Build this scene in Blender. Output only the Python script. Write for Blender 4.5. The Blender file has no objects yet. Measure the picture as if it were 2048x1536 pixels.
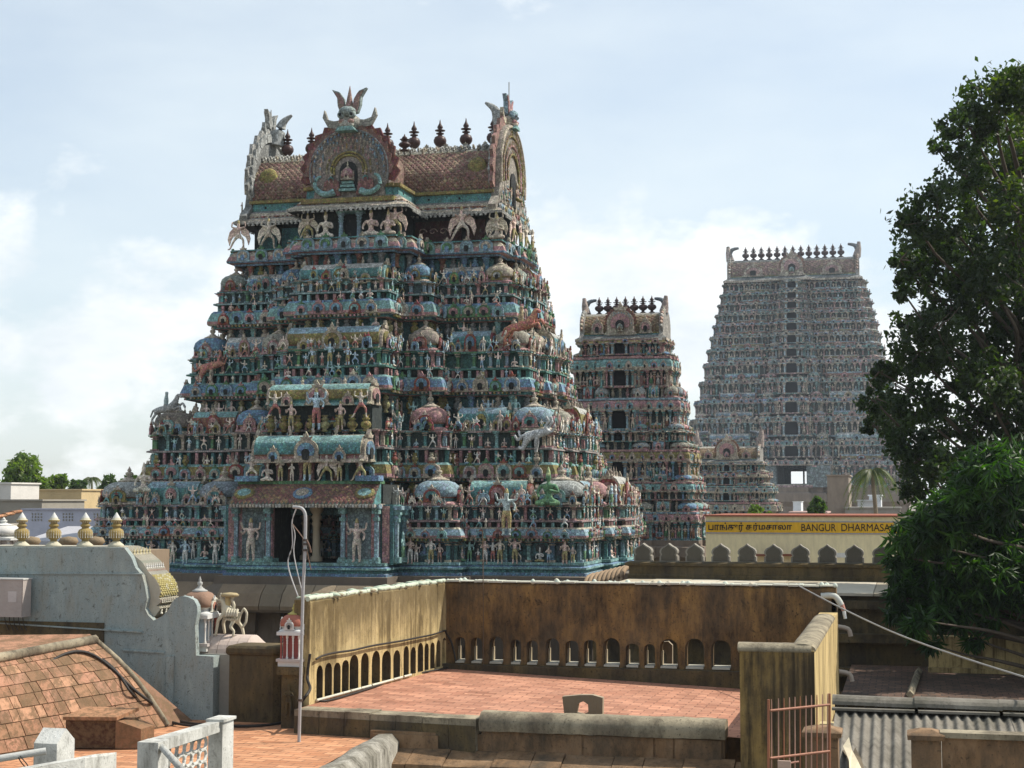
import bpy, bmesh, math, random
import numpy as np
from mathutils import Vector, Matrix

# ---------------------------------------------------------------- camera
F = 3110.0; YAW = math.atan(786/F); PITCH = math.atan(232/F)
sc = bpy.context.scene
col = sc.collection
camd = bpy.data.cameras.new("camera"); cam = bpy.data.objects.new("camera", camd); col.objects.link(cam)
camd.sensor_width = 36; camd.lens = F*36/2048; camd.clip_start = .1; camd.clip_end = 20000
cam.rotation_euler = (math.pi/2+PITCH, 0, YAW); cam.location = (0, 0, 0)
sc.camera = cam
# ---------------------------------------------------------------- sun, sky, exposure
SUN = Vector((.78, .36, 1.0)).normalized()
sd = bpy.data.lights.new("sun", 'SUN'); sd.energy = 4.9; sd.angle = math.radians(.5); sd.color = (1, .93, .82)
so = bpy.data.objects.new("sun", sd); col.objects.link(so)
so.rotation_euler = SUN.to_track_quat('Z', 'Y').to_euler()
world = bpy.data.worlds.new("World"); sc.world = world; world.use_nodes = True
SKY_STRENGTH = .13
def build_world():
    nt = world.node_tree; N = nt.nodes; L = nt.links; N.clear()
    out = N.new('ShaderNodeOutputWorld'); bg = N.new('ShaderNodeBackground'); bg.inputs[1].default_value = SKY_STRENGTH
    sky = N.new('ShaderNodeTexSky'); sky.sky_type = 'NISHITA'; sky.sun_disc = False
    sky.sun_elevation = math.asin(SUN.z); sky.sun_rotation = math.atan2(SUN.x, SUN.y)
    sky.air_density = 1.0; sky.dust_density = 1.2; sky.ozone_density = 1.0
    tc = N.new('ShaderNodeTexCoord'); sep = N.new('ShaderNodeSeparateXYZ'); L.new(tc.outputs['Generated'], sep.inputs[0])
    def noise(scale, sx, sy, sz, det, rough, loc=(0, 0, 0)):
        m = N.new('ShaderNodeMapping'); m.inputs['Scale'].default_value = (sx, sy, sz); m.inputs['Location'].default_value = loc
        L.new(tc.outputs['Generated'], m.inputs[0])
        n = N.new('ShaderNodeTexNoise'); n.inputs['Scale'].default_value = scale; n.inputs['Detail'].default_value = det
        n.inputs['Roughness'].default_value = rough; L.new(m.outputs[0], n.inputs['Vector']); return n
    def ramp(src, a, b, ca=(0, 0, 0, 1), cb=(1, 1, 1, 1)):
        r = N.new('ShaderNodeValToRGB'); r.color_ramp.elements[0].position = a; r.color_ramp.elements[1].position = b
        r.color_ramp.elements[0].color = ca; r.color_ramp.elements[1].color = cb; L.new(src, r.inputs[0]); return r
    def mth(op, a, b):
        m = N.new('ShaderNodeMath'); m.operation = op
        for i, x in enumerate((a, b)):
            if isinstance(x, (int, float)): m.inputs[i].default_value = x
            else: L.new(x, m.inputs[i])
        return m.outputs[0]
    # high thin veil, everywhere
    veil = ramp(noise(2.2, 1, 1, 3.0, 6, .55, (.3, .1, .2)).outputs[0], .34, .68)
    # cumulus near the horizon
    cum = noise(6.5, 1, 1, 1.7, 9, .58, (0.4, 1.7, .3))
    low = ramp(sep.outputs[2], .10, .235, (1, 1, 1, 1), (0, 0, 0, 1))
    thr = mth('SUBTRACT', cum.outputs[0], mth('SUBTRACT', .62, mth('MULTIPLY', low.outputs[0], .20)))
    cmask = ramp(thr, 0.0, .10)
    shade = ramp(noise(9, 1, 1, 2.2, 6, .6, (1.16, .42, .03)).outputs[0], .35, .65, (5.7, 6.1, 6.4, 1), (7.6, 7.7, 7.6, 1))
    m1 = N.new('ShaderNodeMixRGB'); L.new(mth('ADD', mth('MULTIPLY', veil.outputs[0], .40), .34), m1.inputs[0])
    L.new(sky.outputs[0], m1.inputs[1]); m1.inputs[2].default_value = (6.0, 6.55, 6.7, 1)
    m2 = N.new('ShaderNodeMixRGB'); L.new(mth('MULTIPLY', cmask.outputs[0], .88), m2.inputs[0])
    L.new(m1.outputs[0], m2.inputs[1]); L.new(shade.outputs[0], m2.inputs[2])
    L.new(m2.outputs[0], bg.inputs[0]); L.new(bg.outputs[0], out.inputs[0])
build_world()
vs = sc.view_settings; vs.view_transform = 'Standard'; vs.look = 'None'; vs.exposure = 0.30; vs.gamma = 1.0
vs.use_curve_mapping = False
sc.cycles.max_bounces = 6; sc.cycles.transparent_max_bounces = 8
sc.cycles.volume_bounces = 0

# ---------------------------------------------------------------- picture ray helpers (eye at the origin)
_fw = Vector((-math.sin(YAW)*math.cos(PITCH), math.cos(YAW)*math.cos(PITCH), math.sin(PITCH)))
_rt = Vector((math.cos(YAW), math.sin(YAW), 0)); _up = _rt.cross(_fw)
def ray(px, py): return _fw + _rt*((px-1024)/F) - _up*((py-768)/F)
def P(px, py, d): return ray(px, py)*d
def PZ(px, py, z): r = ray(px, py); return r*(z/r.z)
def PY(px, py, y): r = ray(px, py); return r*(y/r.y)
def PX(px, py, x): r = ray(px, py); return r*(x/r.x)
def PV(px, py, a, b):            # hit with the vertical plane through a and b
    n = Vector((b[1]-a[1], -(b[0]-a[0]), 0)); r = ray(px, py)
    return r*(n.dot(Vector((a[0], a[1], 0)))/n.dot(r))
GROUND = -11.0

# ---------------------------------------------------------------- mesh collecting
class T:                          # a template: verts, loops, sizes, slots, smooth flags
    def __init__(s, V, faces, slots=None, smooth=False):
        s.V = np.array(V, dtype=np.float64).reshape(-1, 3)
        s.loops = np.fromiter((i for f in faces for i in f), dtype=np.int64)
        s.sizes = np.array([len(f) for f in faces], dtype=np.int64)
        s.slots = np.zeros(len(faces), dtype=np.int64) if slots is None else np.array(slots, dtype=np.int64)
        s.smooth = np.full(len(faces), smooth, dtype=bool)
def join(*ts):                    # ts: (template, matrix or None, slot map or None)
    V = []; lo = []; si = []; sl = []; sm = []; n = 0
    for t in ts:
        t, M, mp = (t if isinstance(t, tuple) else (t, None, None))
        v = t.V
        if M is not None:
            A = np.array(M); v = v @ A[:3, :3].T + A[:3, 3]
        V.append(v); lo.append(t.loops+n); si.append(t.sizes); sm.append(t.smooth)
        sl.append(t.slots if mp is None else np.array(mp)[t.slots]); n += len(v)
    r = T([], []); r.V = np.concatenate(V); r.loops = np.concatenate(lo); r.sizes = np.concatenate(si)
    r.slots = np.concatenate(sl); r.smooth = np.concatenate(sm); return r
class MB:
    def __init__(s): s.V = []; s.L = []; s.S = []; s.C = []; s.M = []; s.n = 0
    def add(s, t, M=None, cols=((.5, .5, .5),)):
        v = t.V
        if M is not None:
            A = np.array(M); v = v @ A[:3, :3].T + A[:3, 3]
        c = np.array([tuple(x)[:3] for x in cols])
        s.V.append(v); s.L.append(t.loops+s.n); s.S.append(t.sizes)
        s.C.append(c[np.minimum(t.slots, len(c)-1)]); s.M.append(t.smooth); s.n += len(v)
    def face(s, pts, c, smooth=False): s.add(T(pts, [tuple(range(len(pts)))], smooth=smooth), None, (c,))
    def box(s, x0, x1, y0, y1, z0, z1, c=(.5, .5, .5), M=None):
        s.add(BOX, (M if M is not None else Matrix())@Matrix.Translation((x0, y0, z0))@Matrix.Diagonal((x1-x0, y1-y0, z1-z0, 1)), (c,))
    def build(s, name, mat, parent=None, loc=None):
        me = bpy.data.meshes.new(name)
        V = np.concatenate(s.V); L = np.concatenate(s.L); S = np.concatenate(s.S); C = np.concatenate(s.C); M = np.concatenate(s.M)
        o = bpy.data.objects.new(name, me); col.objects.link(o)
        base = Vector((0, 0, 0))
        if parent is not None:
            o.parent = parent; q = parent
            while q is not None: base += q.location; q = q.parent
        if loc is not None: o.location = Vector(loc)-base; base = Vector(loc)
        V = V-np.array(base)
        me.vertices.add(len(V)); me.vertices.foreach_set('co', V.ravel())
        me.loops.add(len(L)); me.loops.foreach_set('vertex_index', L.astype(np.int32))
        me.polygons.add(len(S)); st = np.concatenate(([0], np.cumsum(S)[:-1]))
        me.polygons.foreach_set('loop_start', st.astype(np.int32)); me.polygons.foreach_set('loop_total', S.astype(np.int32))
        me.polygons.foreach_set('use_smooth', M)
        a = me.attributes.new('tint', 'FLOAT_COLOR', 'FACE')
        a.data.foreach_set('color', np.concatenate([C, np.ones((len(C), 1))], 1).ravel())
        me.update(calc_edges=True); me.validate()
        me.materials.append(mat)
        return o
BOX = T([(0,0,0),(1,0,0),(1,1,0),(0,1,0),(0,0,1),(1,0,1),(1,1,1),(0,1,1)],
        [(0,3,2,1),(4,5,6,7),(0,1,5,4),(1,2,6,5),(2,3,7,6),(3,0,4,7)])
def lathe(prof, n=12, slots=None, sq=0, smooth=True, rot=0):   # prof [(r,z)], sq>0 squares the plan
    V = []; Fc = []; sl = []
    for r, z in prof:
        for k in range(n):
            a = 2*math.pi*(k+.5)/n+rot; c, s_ = math.cos(a), math.sin(a)
            q = 1
            if sq: q = 1/((abs(c)**sq+abs(s_)**sq)**(1/sq))
            V.append((r*c*q, r*s_*q, z))
    for i in range(len(prof)-1):
        for k in range(n):
            Fc.append((i*n+k, i*n+(k+1) % n, (i+1)*n+(k+1) % n, (i+1)*n+k)); sl.append(slots[i] if slots else 0)
    t = T(V, Fc, sl, smooth)
    caps = T(V, [tuple(range(n-1, -1, -1)), tuple((len(prof)-1)*n+k for k in range(n))], [sl[0], sl[-1]])
    return join(t, caps)
def prism(out, y0, y1, slot=0, smooth=False):    # outline in x,z (ccw seen from -y), extruded y0..y1
    n = len(out); V = [(x, y0, z) for x, z in out]+[(x, y1, z) for x, z in out]
    Fc = [tuple(range(n)), tuple(range(2*n-1, n-1, -1))]+[((i+1) % n, i, n+i, n+(i+1) % n) for i in range(n)]
    return T(V, Fc, [slot]*len(Fc), smooth)
def tube(mb, pts, r, c=(.5, .5, .5), n=8, r1=None):
    pts = [Vector(p) for p in pts]; V = []; Fc = []; m = len(pts)
    for i, p in enumerate(pts):
        d = (pts[min(i+1, m-1)]-pts[max(i-1, 0)]).normalized()
        a = d.cross(Vector((0, 0, 1)) if abs(d.z) < .95 else Vector((1, 0, 0))).normalized(); b = d.cross(a)
        rr = r if r1 is None else r+(r1-r)*i/(m-1)
        for k in range(n):
            t = 2*math.pi*k/n; V.append(p+a*(rr*math.cos(t))+b*(rr*math.sin(t)))
    for i in range(m-1):
        for k in range(n): Fc.append((i*n+k, i*n+(k+1) % n, (i+1)*n+(k+1) % n, (i+1)*n+k))
    mb.add(T(V, Fc, smooth=True), None, (c,)); mb.add(T(V, [tuple(range(n)), tuple((m-1)*n+k for k in reversed(range(n)))]), None, (c,))
def smoothpath(pts, k=6):
    pts = [Vector(p) for p in pts]; out = []
    for i in range(len(pts)-1):
        p0 = pts[max(i-1, 0)]; p1 = pts[i]; p2 = pts[i+1]; p3 = pts[min(i+2, len(pts)-1)]
        for j in range(k):
            t = j/k; out.append(.5*((2*p1)+(p2-p0)*t+(2*p0-5*p1+4*p2-p3)*t*t+(3*p1-p0-3*p2+p3)*t**3))
    return out+[pts[-1]]
def at(x, y, z, sx=1, sy=None, sz=None, rz=0):
    sy = sx if sy is None else sy; sz = sx if sz is None else sz
    return Matrix.Translation((x, y, z))@Matrix.Rotation(rz, 4, 'Z')@Matrix.Diagonal((sx, sy, sz, 1))
def thing(name, label, cat, loc=(0, 0, 0), group=None):
    o = bpy.data.objects.new(name, None); col.objects.link(o); o.location = loc; o.empty_display_size = .3
    return tag(o, label, cat, group)
def tag(o, label=None, cat=None, group=None, kind=None):
    if label: o['label'] = label
    if cat: o['category'] = cat
    if group: o['group'] = group
    if kind: o['kind'] = kind
    return o
def copy_tree(o, parent=None):
    c = o.copy(); col.objects.link(c)
    if parent is not None: c.parent = parent
    for ch in [x for x in o.children]: copy_tree(ch, c)
    return c
rnd = random.Random(7)

# ---------------------------------------------------------------- materials
def new_mat(name):
    m = bpy.data.materials.new(name); m.use_nodes = True; nt = m.node_tree; b = nt.nodes['Principled BSDF']
    b.inputs['Roughness'].default_value = .85; b.inputs['Specular IOR Level'].default_value = .25
    return m, nt, b
def _noise(nt, scale, det=6, rough=.6, stretch=(1, 1, 1), src='Object', dist=0):
    N = nt.nodes; L = nt.links; tc = N.new('ShaderNodeTexCoord'); mp = N.new('ShaderNodeMapping')
    mp.inputs['Scale'].default_value = stretch; L.new(tc.outputs[src], mp.inputs[0])
    n = N.new('ShaderNodeTexNoise'); n.inputs['Scale'].default_value = scale; n.inputs['Detail'].default_value = det
    n.inputs['Roughness'].default_value = rough; n.inputs['Distortion'].default_value = dist
    L.new(mp.outputs[0], n.inputs['Vector']); return n.outputs[0]
def _ramp(nt, src, stops):
    r = nt.nodes.new('ShaderNodeValToRGB'); e = r.color_ramp.elements
    while len(e) < len(stops): e.new(.5)
    for i, (p, c) in enumerate(stops):
        e[i].position = p; e[i].color = (c, c, c, 1) if isinstance(c, (int, float)) else (*c, 1)
    nt.links.new(src, r.inputs[0]); return r.outputs[0]
def _mix(nt, fac, a, b, mode='MIX'):
    m = nt.nodes.new('ShaderNodeMixRGB'); m.blend_type = mode
    for i, x in enumerate((fac, a, b)):
        if isinstance(x, (int, float)): m.inputs[i].default_value = x if i == 0 else (x, x, x, 1)
        elif isinstance(x, tuple): m.inputs[i].default_value = (*x, 1)
        else: nt.links.new(x, m.inputs[i])
    return m.outputs[0]
def _bump(nt, b, h, dist=.02, strength=.6):
    n = nt.nodes.new('ShaderNodeBump'); n.inputs['Distance'].default_value = dist; n.inputs['Strength'].default_value = strength
    nt.links.new(h, n.inputs['Height']); nt.links.new(n.outputs[0], b.inputs['Normal'])
def mat_tint(name, grime=.55, gcol=(.035, .035, .03), gs=1.4, fine=9, streak=1, bump=.02, rough=.85, lo=.42, hi=.66):
    """paint colour carried per face, under blotches and runs of dirt"""
    m, nt, b = new_mat(name); b.inputs['Roughness'].default_value = rough
    a = nt.nodes.new('ShaderNodeAttribute'); a.attribute_name = 'tint'
    n1 = _noise(nt, gs, 8, .65, (1, 1, .45 if streak else 1)); n2 = _noise(nt, fine, 5, .7, (1, 1, .3 if streak else 1))
    k = _mix(nt, .5, n1, n2)
    g = _ramp(nt, k, [(lo, 0), (hi, grime)])
    c = _mix(nt, g, a.outputs['Color'], gcol)
    c = _mix(nt, .35, c, _mix(nt, 1, c, _ramp(nt, n2, [(.3, .45), (.7, 1.3)]), 'MULTIPLY'))
    nt.links.new(c, b.inputs['Base Color']); _bump(nt, b, n2, bump); return m
def mat_carved(name, grime, gs, fine, cell, bump, dark=.8, sat=.96):
    """painted stucco carved all over with small scales and scrolls, weathered"""
    m, nt, b = new_mat(name); N = nt.nodes; L = nt.links
    a = N.new('ShaderNodeAttribute'); a.attribute_name = 'tint'
    tc = N.new('ShaderNodeTexCoord'); v = N.new('ShaderNodeTexVoronoi'); v.inputs['Scale'].default_value = cell; v.feature = 'DISTANCE_TO_EDGE'; L.new(tc.outputs['Object'], v.inputs['Vector'])
    v2 = N.new('ShaderNodeTexVoronoi'); v2.inputs['Scale'].default_value = cell; L.new(tc.outputs['Object'], v2.inputs['Vector'])
    n1 = _noise(nt, gs, 8, .65, (1, 1, .5)); n2 = _noise(nt, fine, 5, .7, (1, 1, .35))
    c = _mix(nt, 1, a.outputs['Color'], (dark, dark, dark), 'MULTIPLY')
    hs = N.new('ShaderNodeHueSaturation'); hs.inputs['Saturation'].default_value = 1.0; sp = N.new('ShaderNodeSeparateColor'); L.new(v2.outputs['Color'], sp.inputs[0])
    hv = N.new('ShaderNodeMath'); hv.operation = 'MULTIPLY_ADD'; L.new(sp.outputs[0], hv.inputs[0]); hv.inputs[1].default_value = .10; hv.inputs[2].default_value = .45; L.new(hv.outputs[0], hs.inputs['Hue'])
    vv = N.new('ShaderNodeMath'); vv.operation = 'MULTIPLY_ADD'; L.new(sp.outputs[1], vv.inputs[0]); vv.inputs[1].default_value = .9; vv.inputs[2].default_value = .5; L.new(vv.outputs[0], hs.inputs['Value'])
    L.new(c, hs.inputs['Color']); c = _mix(nt, .75, c, hs.outputs[0])
    ds = N.new('ShaderNodeHueSaturation'); ds.inputs['Saturation'].default_value = sat; L.new(c, ds.inputs['Color']); c = ds.outputs[0]
    c = _mix(nt, _ramp(nt, v.outputs['Distance'], [(.02, .6), (.11, 0)]), c, (.02, .025, .025))
    g = _ramp(nt, _mix(nt, .5, n1, n2), [(.40, 0), (.60, grime)]); c = _mix(nt, g, c, (.028, .028, .024))
    c = _mix(nt, _ramp(nt, n2, [(.56, 0), (.72, .28)]), c, (.34, .32, .27))
    L.new(c, b.inputs['Base Color']); _bump(nt, b, _mix(nt, .5, n2, v.outputs['Distance']), bump, .8); return m
M_STUCCO = mat_carved("painted_stucco", .50, 1.3, 9, 11, .03, .84)
M_STATUE = mat_carved("painted_statue", .34, 2.5, 16, 16, .015, 1.25, .8)
M_STUCCO_FAR = mat_carved("painted_stucco_far", .5, .5, 3, 2.2, .08, .86, .72)
M_PLAIN = mat_tint("weathered_paint", .25, streak=0)
M_METAL = mat_tint("aged_metal", .4, streak=0, rough=.5)
M_STONE = mat_tint("granite", .5, (.02, .018, .015), 1.1, 14, 1, .03)
M_BLACK = mat_tint("black_rubber", .2, (.1, .09, .07), 3, 30, 0, .003, .6)
# ---------------------------------------------------------------- temple tower templates
TEAL=(.13,.36,.36); TEAL2=(.10,.26,.27); BLUE=(.20,.36,.52); LBLUE=(.34,.50,.58); PINK=(.56,.30,.29); CREAM=(.60,.52,.40)
WHITE=(.62,.62,.57); OCHRE=(.34,.28,.09); GREEN=(.12,.30,.13); RED=(.38,.10,.07); RUST=(.33,.15,.10); DARK=(.018,.02,.022)
GREY=(.30,.31,.30); SKIN=(.60,.42,.33); AQUA=(.28,.52,.50); BLACKISH=(.05,.06,.06); MAROON=(.10,.035,.03); SAND=(.45,.38,.27)
def skin_figure(bones, radii, slots):
    """one continuous body grown over a joint skeleton; returns a template 1 m tall"""
    me = bpy.data.meshes.new('tmp'); bm = bmesh.new(); lay = bm.verts.layers.skin.verify()
    names = list(bones['p'].keys()); vs_ = {k: bm.verts.new(bones['p'][k]) for k in names}
    for a, b_ in bones['e']: bm.edges.new((vs_[a], vs_[b_]))
    for k in names:
        r = radii.get(k, .03); vs_[k][lay].radius = (r, r) if not isinstance(r, tuple) else r
        if k == 'hip': vs_[k][lay].use_root = True
    bm.to_mesh(me); bm.free()
    o = bpy.data.objects.new('tmp', me); col.objects.link(o); o.modifiers.new('s', 'SKIN')
    md = o.modifiers.new('b', 'SUBSURF'); md.levels = 1
    dg = bpy.context.evaluated_depsgraph_get(); ev = o.evaluated_get(dg); m2 = ev.to_mesh()
    V = [tuple(v.co) for v in m2.vertices]; Fc = [tuple(p.vertices) for p in m2.polygons]
    sl = [slots(p.center) for p in m2.polygons]; ev.to_mesh_clear()
    bpy.data.objects.remove(o); bpy.data.meshes.remove(me)
    return T(V, Fc, sl, True)
def figure(kind):
    p = dict(hip=(0,0,.50), waist=(0,0,.58), chest=(0,-.005,.68), neck=(0,0,.77), head=(0,-.012,.84), crown=(0,0,.93), tip=(0,0,1.0))
    e = [('hip','waist'),('waist','chest'),('chest','neck'),('neck','head'),('head','crown'),('crown','tip')]
    R = dict(hip=.085, waist=.06, chest=.085, neck=.035, head=.062, crown=.05, tip=.015)
    def arm(s, el, ha, tag=''):
        sx = 'l' if s < 0 else 'r'; p[sx+'s'+tag] = (s*.11,0,.735); p[sx+'e'+tag] = el; p[sx+'h'+tag] = ha
        e.extend([('chest', sx+'s'+tag), (sx+'s'+tag, sx+'e'+tag), (sx+'e'+tag, sx+'h'+tag)])
        R[sx+'s'+tag] = .036; R[sx+'e'+tag] = .026; R[sx+'h'+tag] = .024
    def leg(s, kn, an, ft):
        sx = 'l' if s < 0 else 'r'; p[sx+'t'] = (s*.06,0,.45); p[sx+'k'] = kn; p[sx+'a'] = an; p[sx+'f'] = ft
        e.extend([('hip', sx+'t'), (sx+'t', sx+'k'), (sx+'k', sx+'a'), (sx+'a', sx+'f')])
        R[sx+'t'] = .06; R[sx+'k'] = .042; R[sx+'a'] = .028; R[sx+'f'] = .026
    if kind in ('stand', 'pray', 'four'):
        leg(-1, (-.065,-.01,.26), (-.07,0,.04), (-.08,-.07,.02)); leg(1, (.065,-.01,.26), (.07,0,.04), (.08,-.07,.02))
        if kind == 'pray': arm(-1, (-.17,-.06,.62), (-.02,-.14,.68)); arm(1, (.17,-.06,.62), (.02,-.14,.68))
        elif kind == 'stand': arm(-1, (-.18,-.02,.60), (-.16,-.09,.72)); arm(1, (.18,0,.60), (.13,-.06,.49))
        else:
            arm(-1, (-.19,-.02,.62), (-.22,-.09,.70)); arm(1, (.19,0,.62), (.16,-.06,.49))
            arm(-1, (-.2,.02,.74), (-.24,-.02,.90), '2'); arm(1, (.2,.02,.74), (.24,-.02,.90), '2')
    elif kind == 'dance':
        leg(-1, (-.19,-.06,.30), (-.10,-.03,.06), (-.17,-.06,.02)); leg(1, (.24,-.06,.33), (.20,.0,.10), (.27,-.05,.05))
        arm(-1, (-.24,-.02,.70), (-.28,-.05,.88)); arm(1, (.23,-.02,.66), (.10,-.14,.62))
    elif kind == 'lunge':
        leg(-1, (-.17,-.02,.28), (-.30,0,.04), (-.37,-.03,.02)); leg(1, (.20,-.06,.33), (.20,-.02,.04), (.26,-.07,.02))
        arm(-1, (-.25,0,.78), (-.22,0,.95)); arm(1, (.25,0,.78), (.22,0,.95))
    elif kind == 'seat':
        for k in p: p[k] = (p[k][0], p[k][1], (p[k][2]-.42)*1.7)
        for k in ('hip','chest','head'): R[k] *= 1.35
        for s in (-1, 1):
            sx = 'l' if s < 0 else 'r'
            p[sx+'t'] = (s*.12,-.03,.10); p[sx+'k'] = (s*.31,-.12,.07); p[sx+'a'] = (s*.06,-.2,.05)
            e.extend([('hip', sx+'t'), (sx+'t', sx+'k'), (sx+'k', sx+'a')]); R[sx+'t'] = .09; R[sx+'k'] = .06; R[sx+'a'] = .05
            p[sx+'s'] = (s*.18,0,.52); p[sx+'e'] = (s*.27,-.05,.34); p[sx+'h'] = (s*(.05 if s > 0 else .2),-.2,.40 if s > 0 else .22)
            e.extend([('chest', sx+'s'), (sx+'s', sx+'e'), (sx+'e', sx+'h')]); R[sx+'s'] = .055; R[sx+'e'] = .04; R[sx+'h'] = .035
    hi = .87 if kind != 'seat' else .78; lo = .54 if kind != 'seat' else .2
    def sl(c): return 2 if c.z > hi and abs(c.x) < .09 else (1 if c.z < lo and (c.z > .16 or kind == 'seat') else 0)
    return skin_figure(dict(p=p, e=e), R, sl)
FIG = {k: figure(k) for k in ('stand', 'pray', 'four', 'dance', 'lunge', 'seat')}
WING = prism([(0,0),(.16,.02),(.34,.16),(.42,.40),(.34,.62),(.27,.44),(.2,.34),(.1,.3),(0,.22)], 0, .04)
FIG['garuda'] = join(FIG['lunge'], (WING, at(.07,.04,.78,.8,1,-1), [0]), (WING, at(-.07,.04,.78,-.8,1,-1), [0]))
def fig_cols():
    s = rnd.choice([(.72,.54,.44), SKIN, (.74,.66,.52), CREAM, (.52,.40,.33), LBLUE, WHITE, AQUA, (.25,.42,.50)])
    g = rnd.choice([OCHRE, RED, GREEN, WHITE, BLUE, RUST, TEAL, CREAM])
    return (s, g, rnd.choice([OCHRE, CREAM, (.5,.42,.2), s]))
def circle(r, n, a0=0, a1=360, cx=0, cz=0, sx=1):
    return [(cx+sx*r*math.cos(math.radians(a0+(a1-a0)*k/(n-1))), cz+r*math.sin(math.radians(a0+(a1-a0)*k/(n-1)))) for k in range(n)]
# horseshoe dormer (1 wide, about 1.25 high): rim, field, dark eye, crest
def nasi(n=13, eye=True):
    o = [(-.62,0),(-.30,0)]; o = [(.34,0),(.62,.02),(.50,.16)]+circle(.5, n, -12, 192, 0, .48)+[(-.50,.16),(-.62,.02),(-.34,0)]
    body = prism(o, -.10, 0.0, 0)
    crest = prism([(-.2,.94),(.2,.94),(.26,1.08),(.12,1.05),(0,1.3),(-.12,1.05),(-.26,1.08)], -.13, -.02, 2)
    field = prism(circle(.36, n-2, -30, 210, 0, .46), -.15, -.10, 1)
    parts = [body, crest, field]
    if eye: parts.append(prism([(.12,.10)]+circle(.17, 9, -20, 200, 0, .40)+[(-.12,.10)], -.17, -.15, 3))
    return join(*parts)
NASI = nasi(); NASI_S = nasi(8)
def petals(n, r0, r1, a0, a1, w, slot=0):      # ring of flame leaves, in x,z
    out = []
    for k in range(n):
        a = math.radians(a0+(a1-a0)*(k+.5)/n); c, s = math.cos(a), math.sin(a)
        pts = []
        for u, t in ((r0-.06, -w*.5), (r0+(r1-r0)*.45, -w*.62), (r1, w*.25), (r0+(r1-r0)*.55, w*.6), (r0-.06, w*.5)):
            pts.append((c*u-s*t, s*u+c*t))
        y = -.02*(k % 2)
        out.append(prism(pts, -.07+y, .07+y, slot))
    return join(*out)
FINIAL = lathe([(.20,0),(.24,.05),(.17,.10),(.10,.14),(.10,.20),(.22,.27),(.30,.36),(.31,.45),(.25,.55),(.12,.60),(.09,.63),
                (.19,.66),(.19,.69),(.07,.71),(.07,.75),(.25,.77),(.25,.79),(.07,.82),(.14,.87),(.13,.92),(.05,1.02),(.012,1.16)], 12)
SFIN = lathe([(.5,0),(.5,.12),(.22,.2),(.42,.36),(.42,.5),(.15,.6),(.25,.68),(.12,.84),(.02,1)], 8)
VASE = lathe([(.22,0),(.30,.06),(.16,.14),(.40,.28),(.46,.42),(.38,.56),(.18,.64),(.30,.70),(.34,.78),(.16,.84),(.26,.92),(.30,1)], 8)
BAL = BOX
PIL = join(T(*[BOX.V-np.array((.5,1,0)), [tuple(BOX.loops[i*4:i*4+4]) for i in range(6)]]))
def pilaster():
    b = lambda w, y, z0, z1, s: (PIL, at(0,0,z0,w,y,z1-z0), [s])
    return join(b(.9,.9,0,.1,1), b(.55,.55,.1,.72,0), b(.8,.75,.72,.78,1), b(.5,.5,.78,.84,0), b(1.0,.95,.84,.93,1), b(1.3,1.2,.93,1,0))
PILASTER = pilaster()
ROUNDCOL = lathe([(.5,0),(.5,.07),(.33,.1),(.30,.62),(.42,.66),(.3,.7),(.45,.78),(.3,.82),(.55,.9),(.55,1)], 10)
def diamonds(mb, fn, nu, nv, c1, c2, h=.03):
    """raised lozenge scales over a curved strip; fn(u,v) -> point, normal"""
    for j in range(nv):
        for i in range(nu):
            for q in (0, 1):
                u = (i+.5*(1+q))/nu; v = (j+.5*(1+q))/nv
                if u > 1-.4/nu or v > 1-.4/nv: continue
                p = []
                for du, dv in ((-.46,0),(0,-.46),(.46,0),(0,.46)):
                    a, nn = fn(u+du/nu, v+dv/nv); p.append(a+nn*.004)
                a, nn = fn(u, v); top = a+nn*h
                c = c1 if rnd.random() < .8 else c2
                mb.add(T(p+[top], [(0,1,4),(1,2,4),(2,3,4),(3,0,4)]), None, (c,))
# square bulbous dome with finial: unit half width 1 -> plan 2x2, height about 1.9 incl finial
KUTA = join(lathe([(1.08,0),(1.10,.06),(1.0,.12),(.82,.16),(.86,.30),(.98,.36),(1.02,.55),(.93,.82),(.70,1.02),(.46,1.10)], 20,
                  [3,3,3,2,4,1,1,1,1], sq=5), (lathe([(.50,0),(.54,.05),(.38,.1),(.28,.16)], 12), at(0,0,1.1), [0]), (SFIN, at(0,0,1.24,.42,.42,.62), [0]),
            *[(NASI_S, Matrix.Rotation(math.pi/2*k, 4, 'Z')@at(0,-1.0,.12,.8,1.0,.62), [5,6,7,8]) for k in range(4)])
def kuta_cols():
    d = rnd.choice([LBLUE, (.30,.36,.40), AQUA, (.45,.48,.46), PINK, CREAM, (.40,.34,.28), BLUE, (.36,.42,.36), (.44,.42,.34)]); n = rnd.choice([CREAM, PINK, AQUA, RED, OCHRE])
    return [CREAM, d, rnd.choice([PINK, CREAM, TEAL]), rnd.choice([CREAM, PINK]), rnd.choice([RUST, OCHRE, PINK, GREEN]), n, rnd.choice([TEAL, BLUE, PINK, WHITE]), CREAM, DARK]
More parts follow.
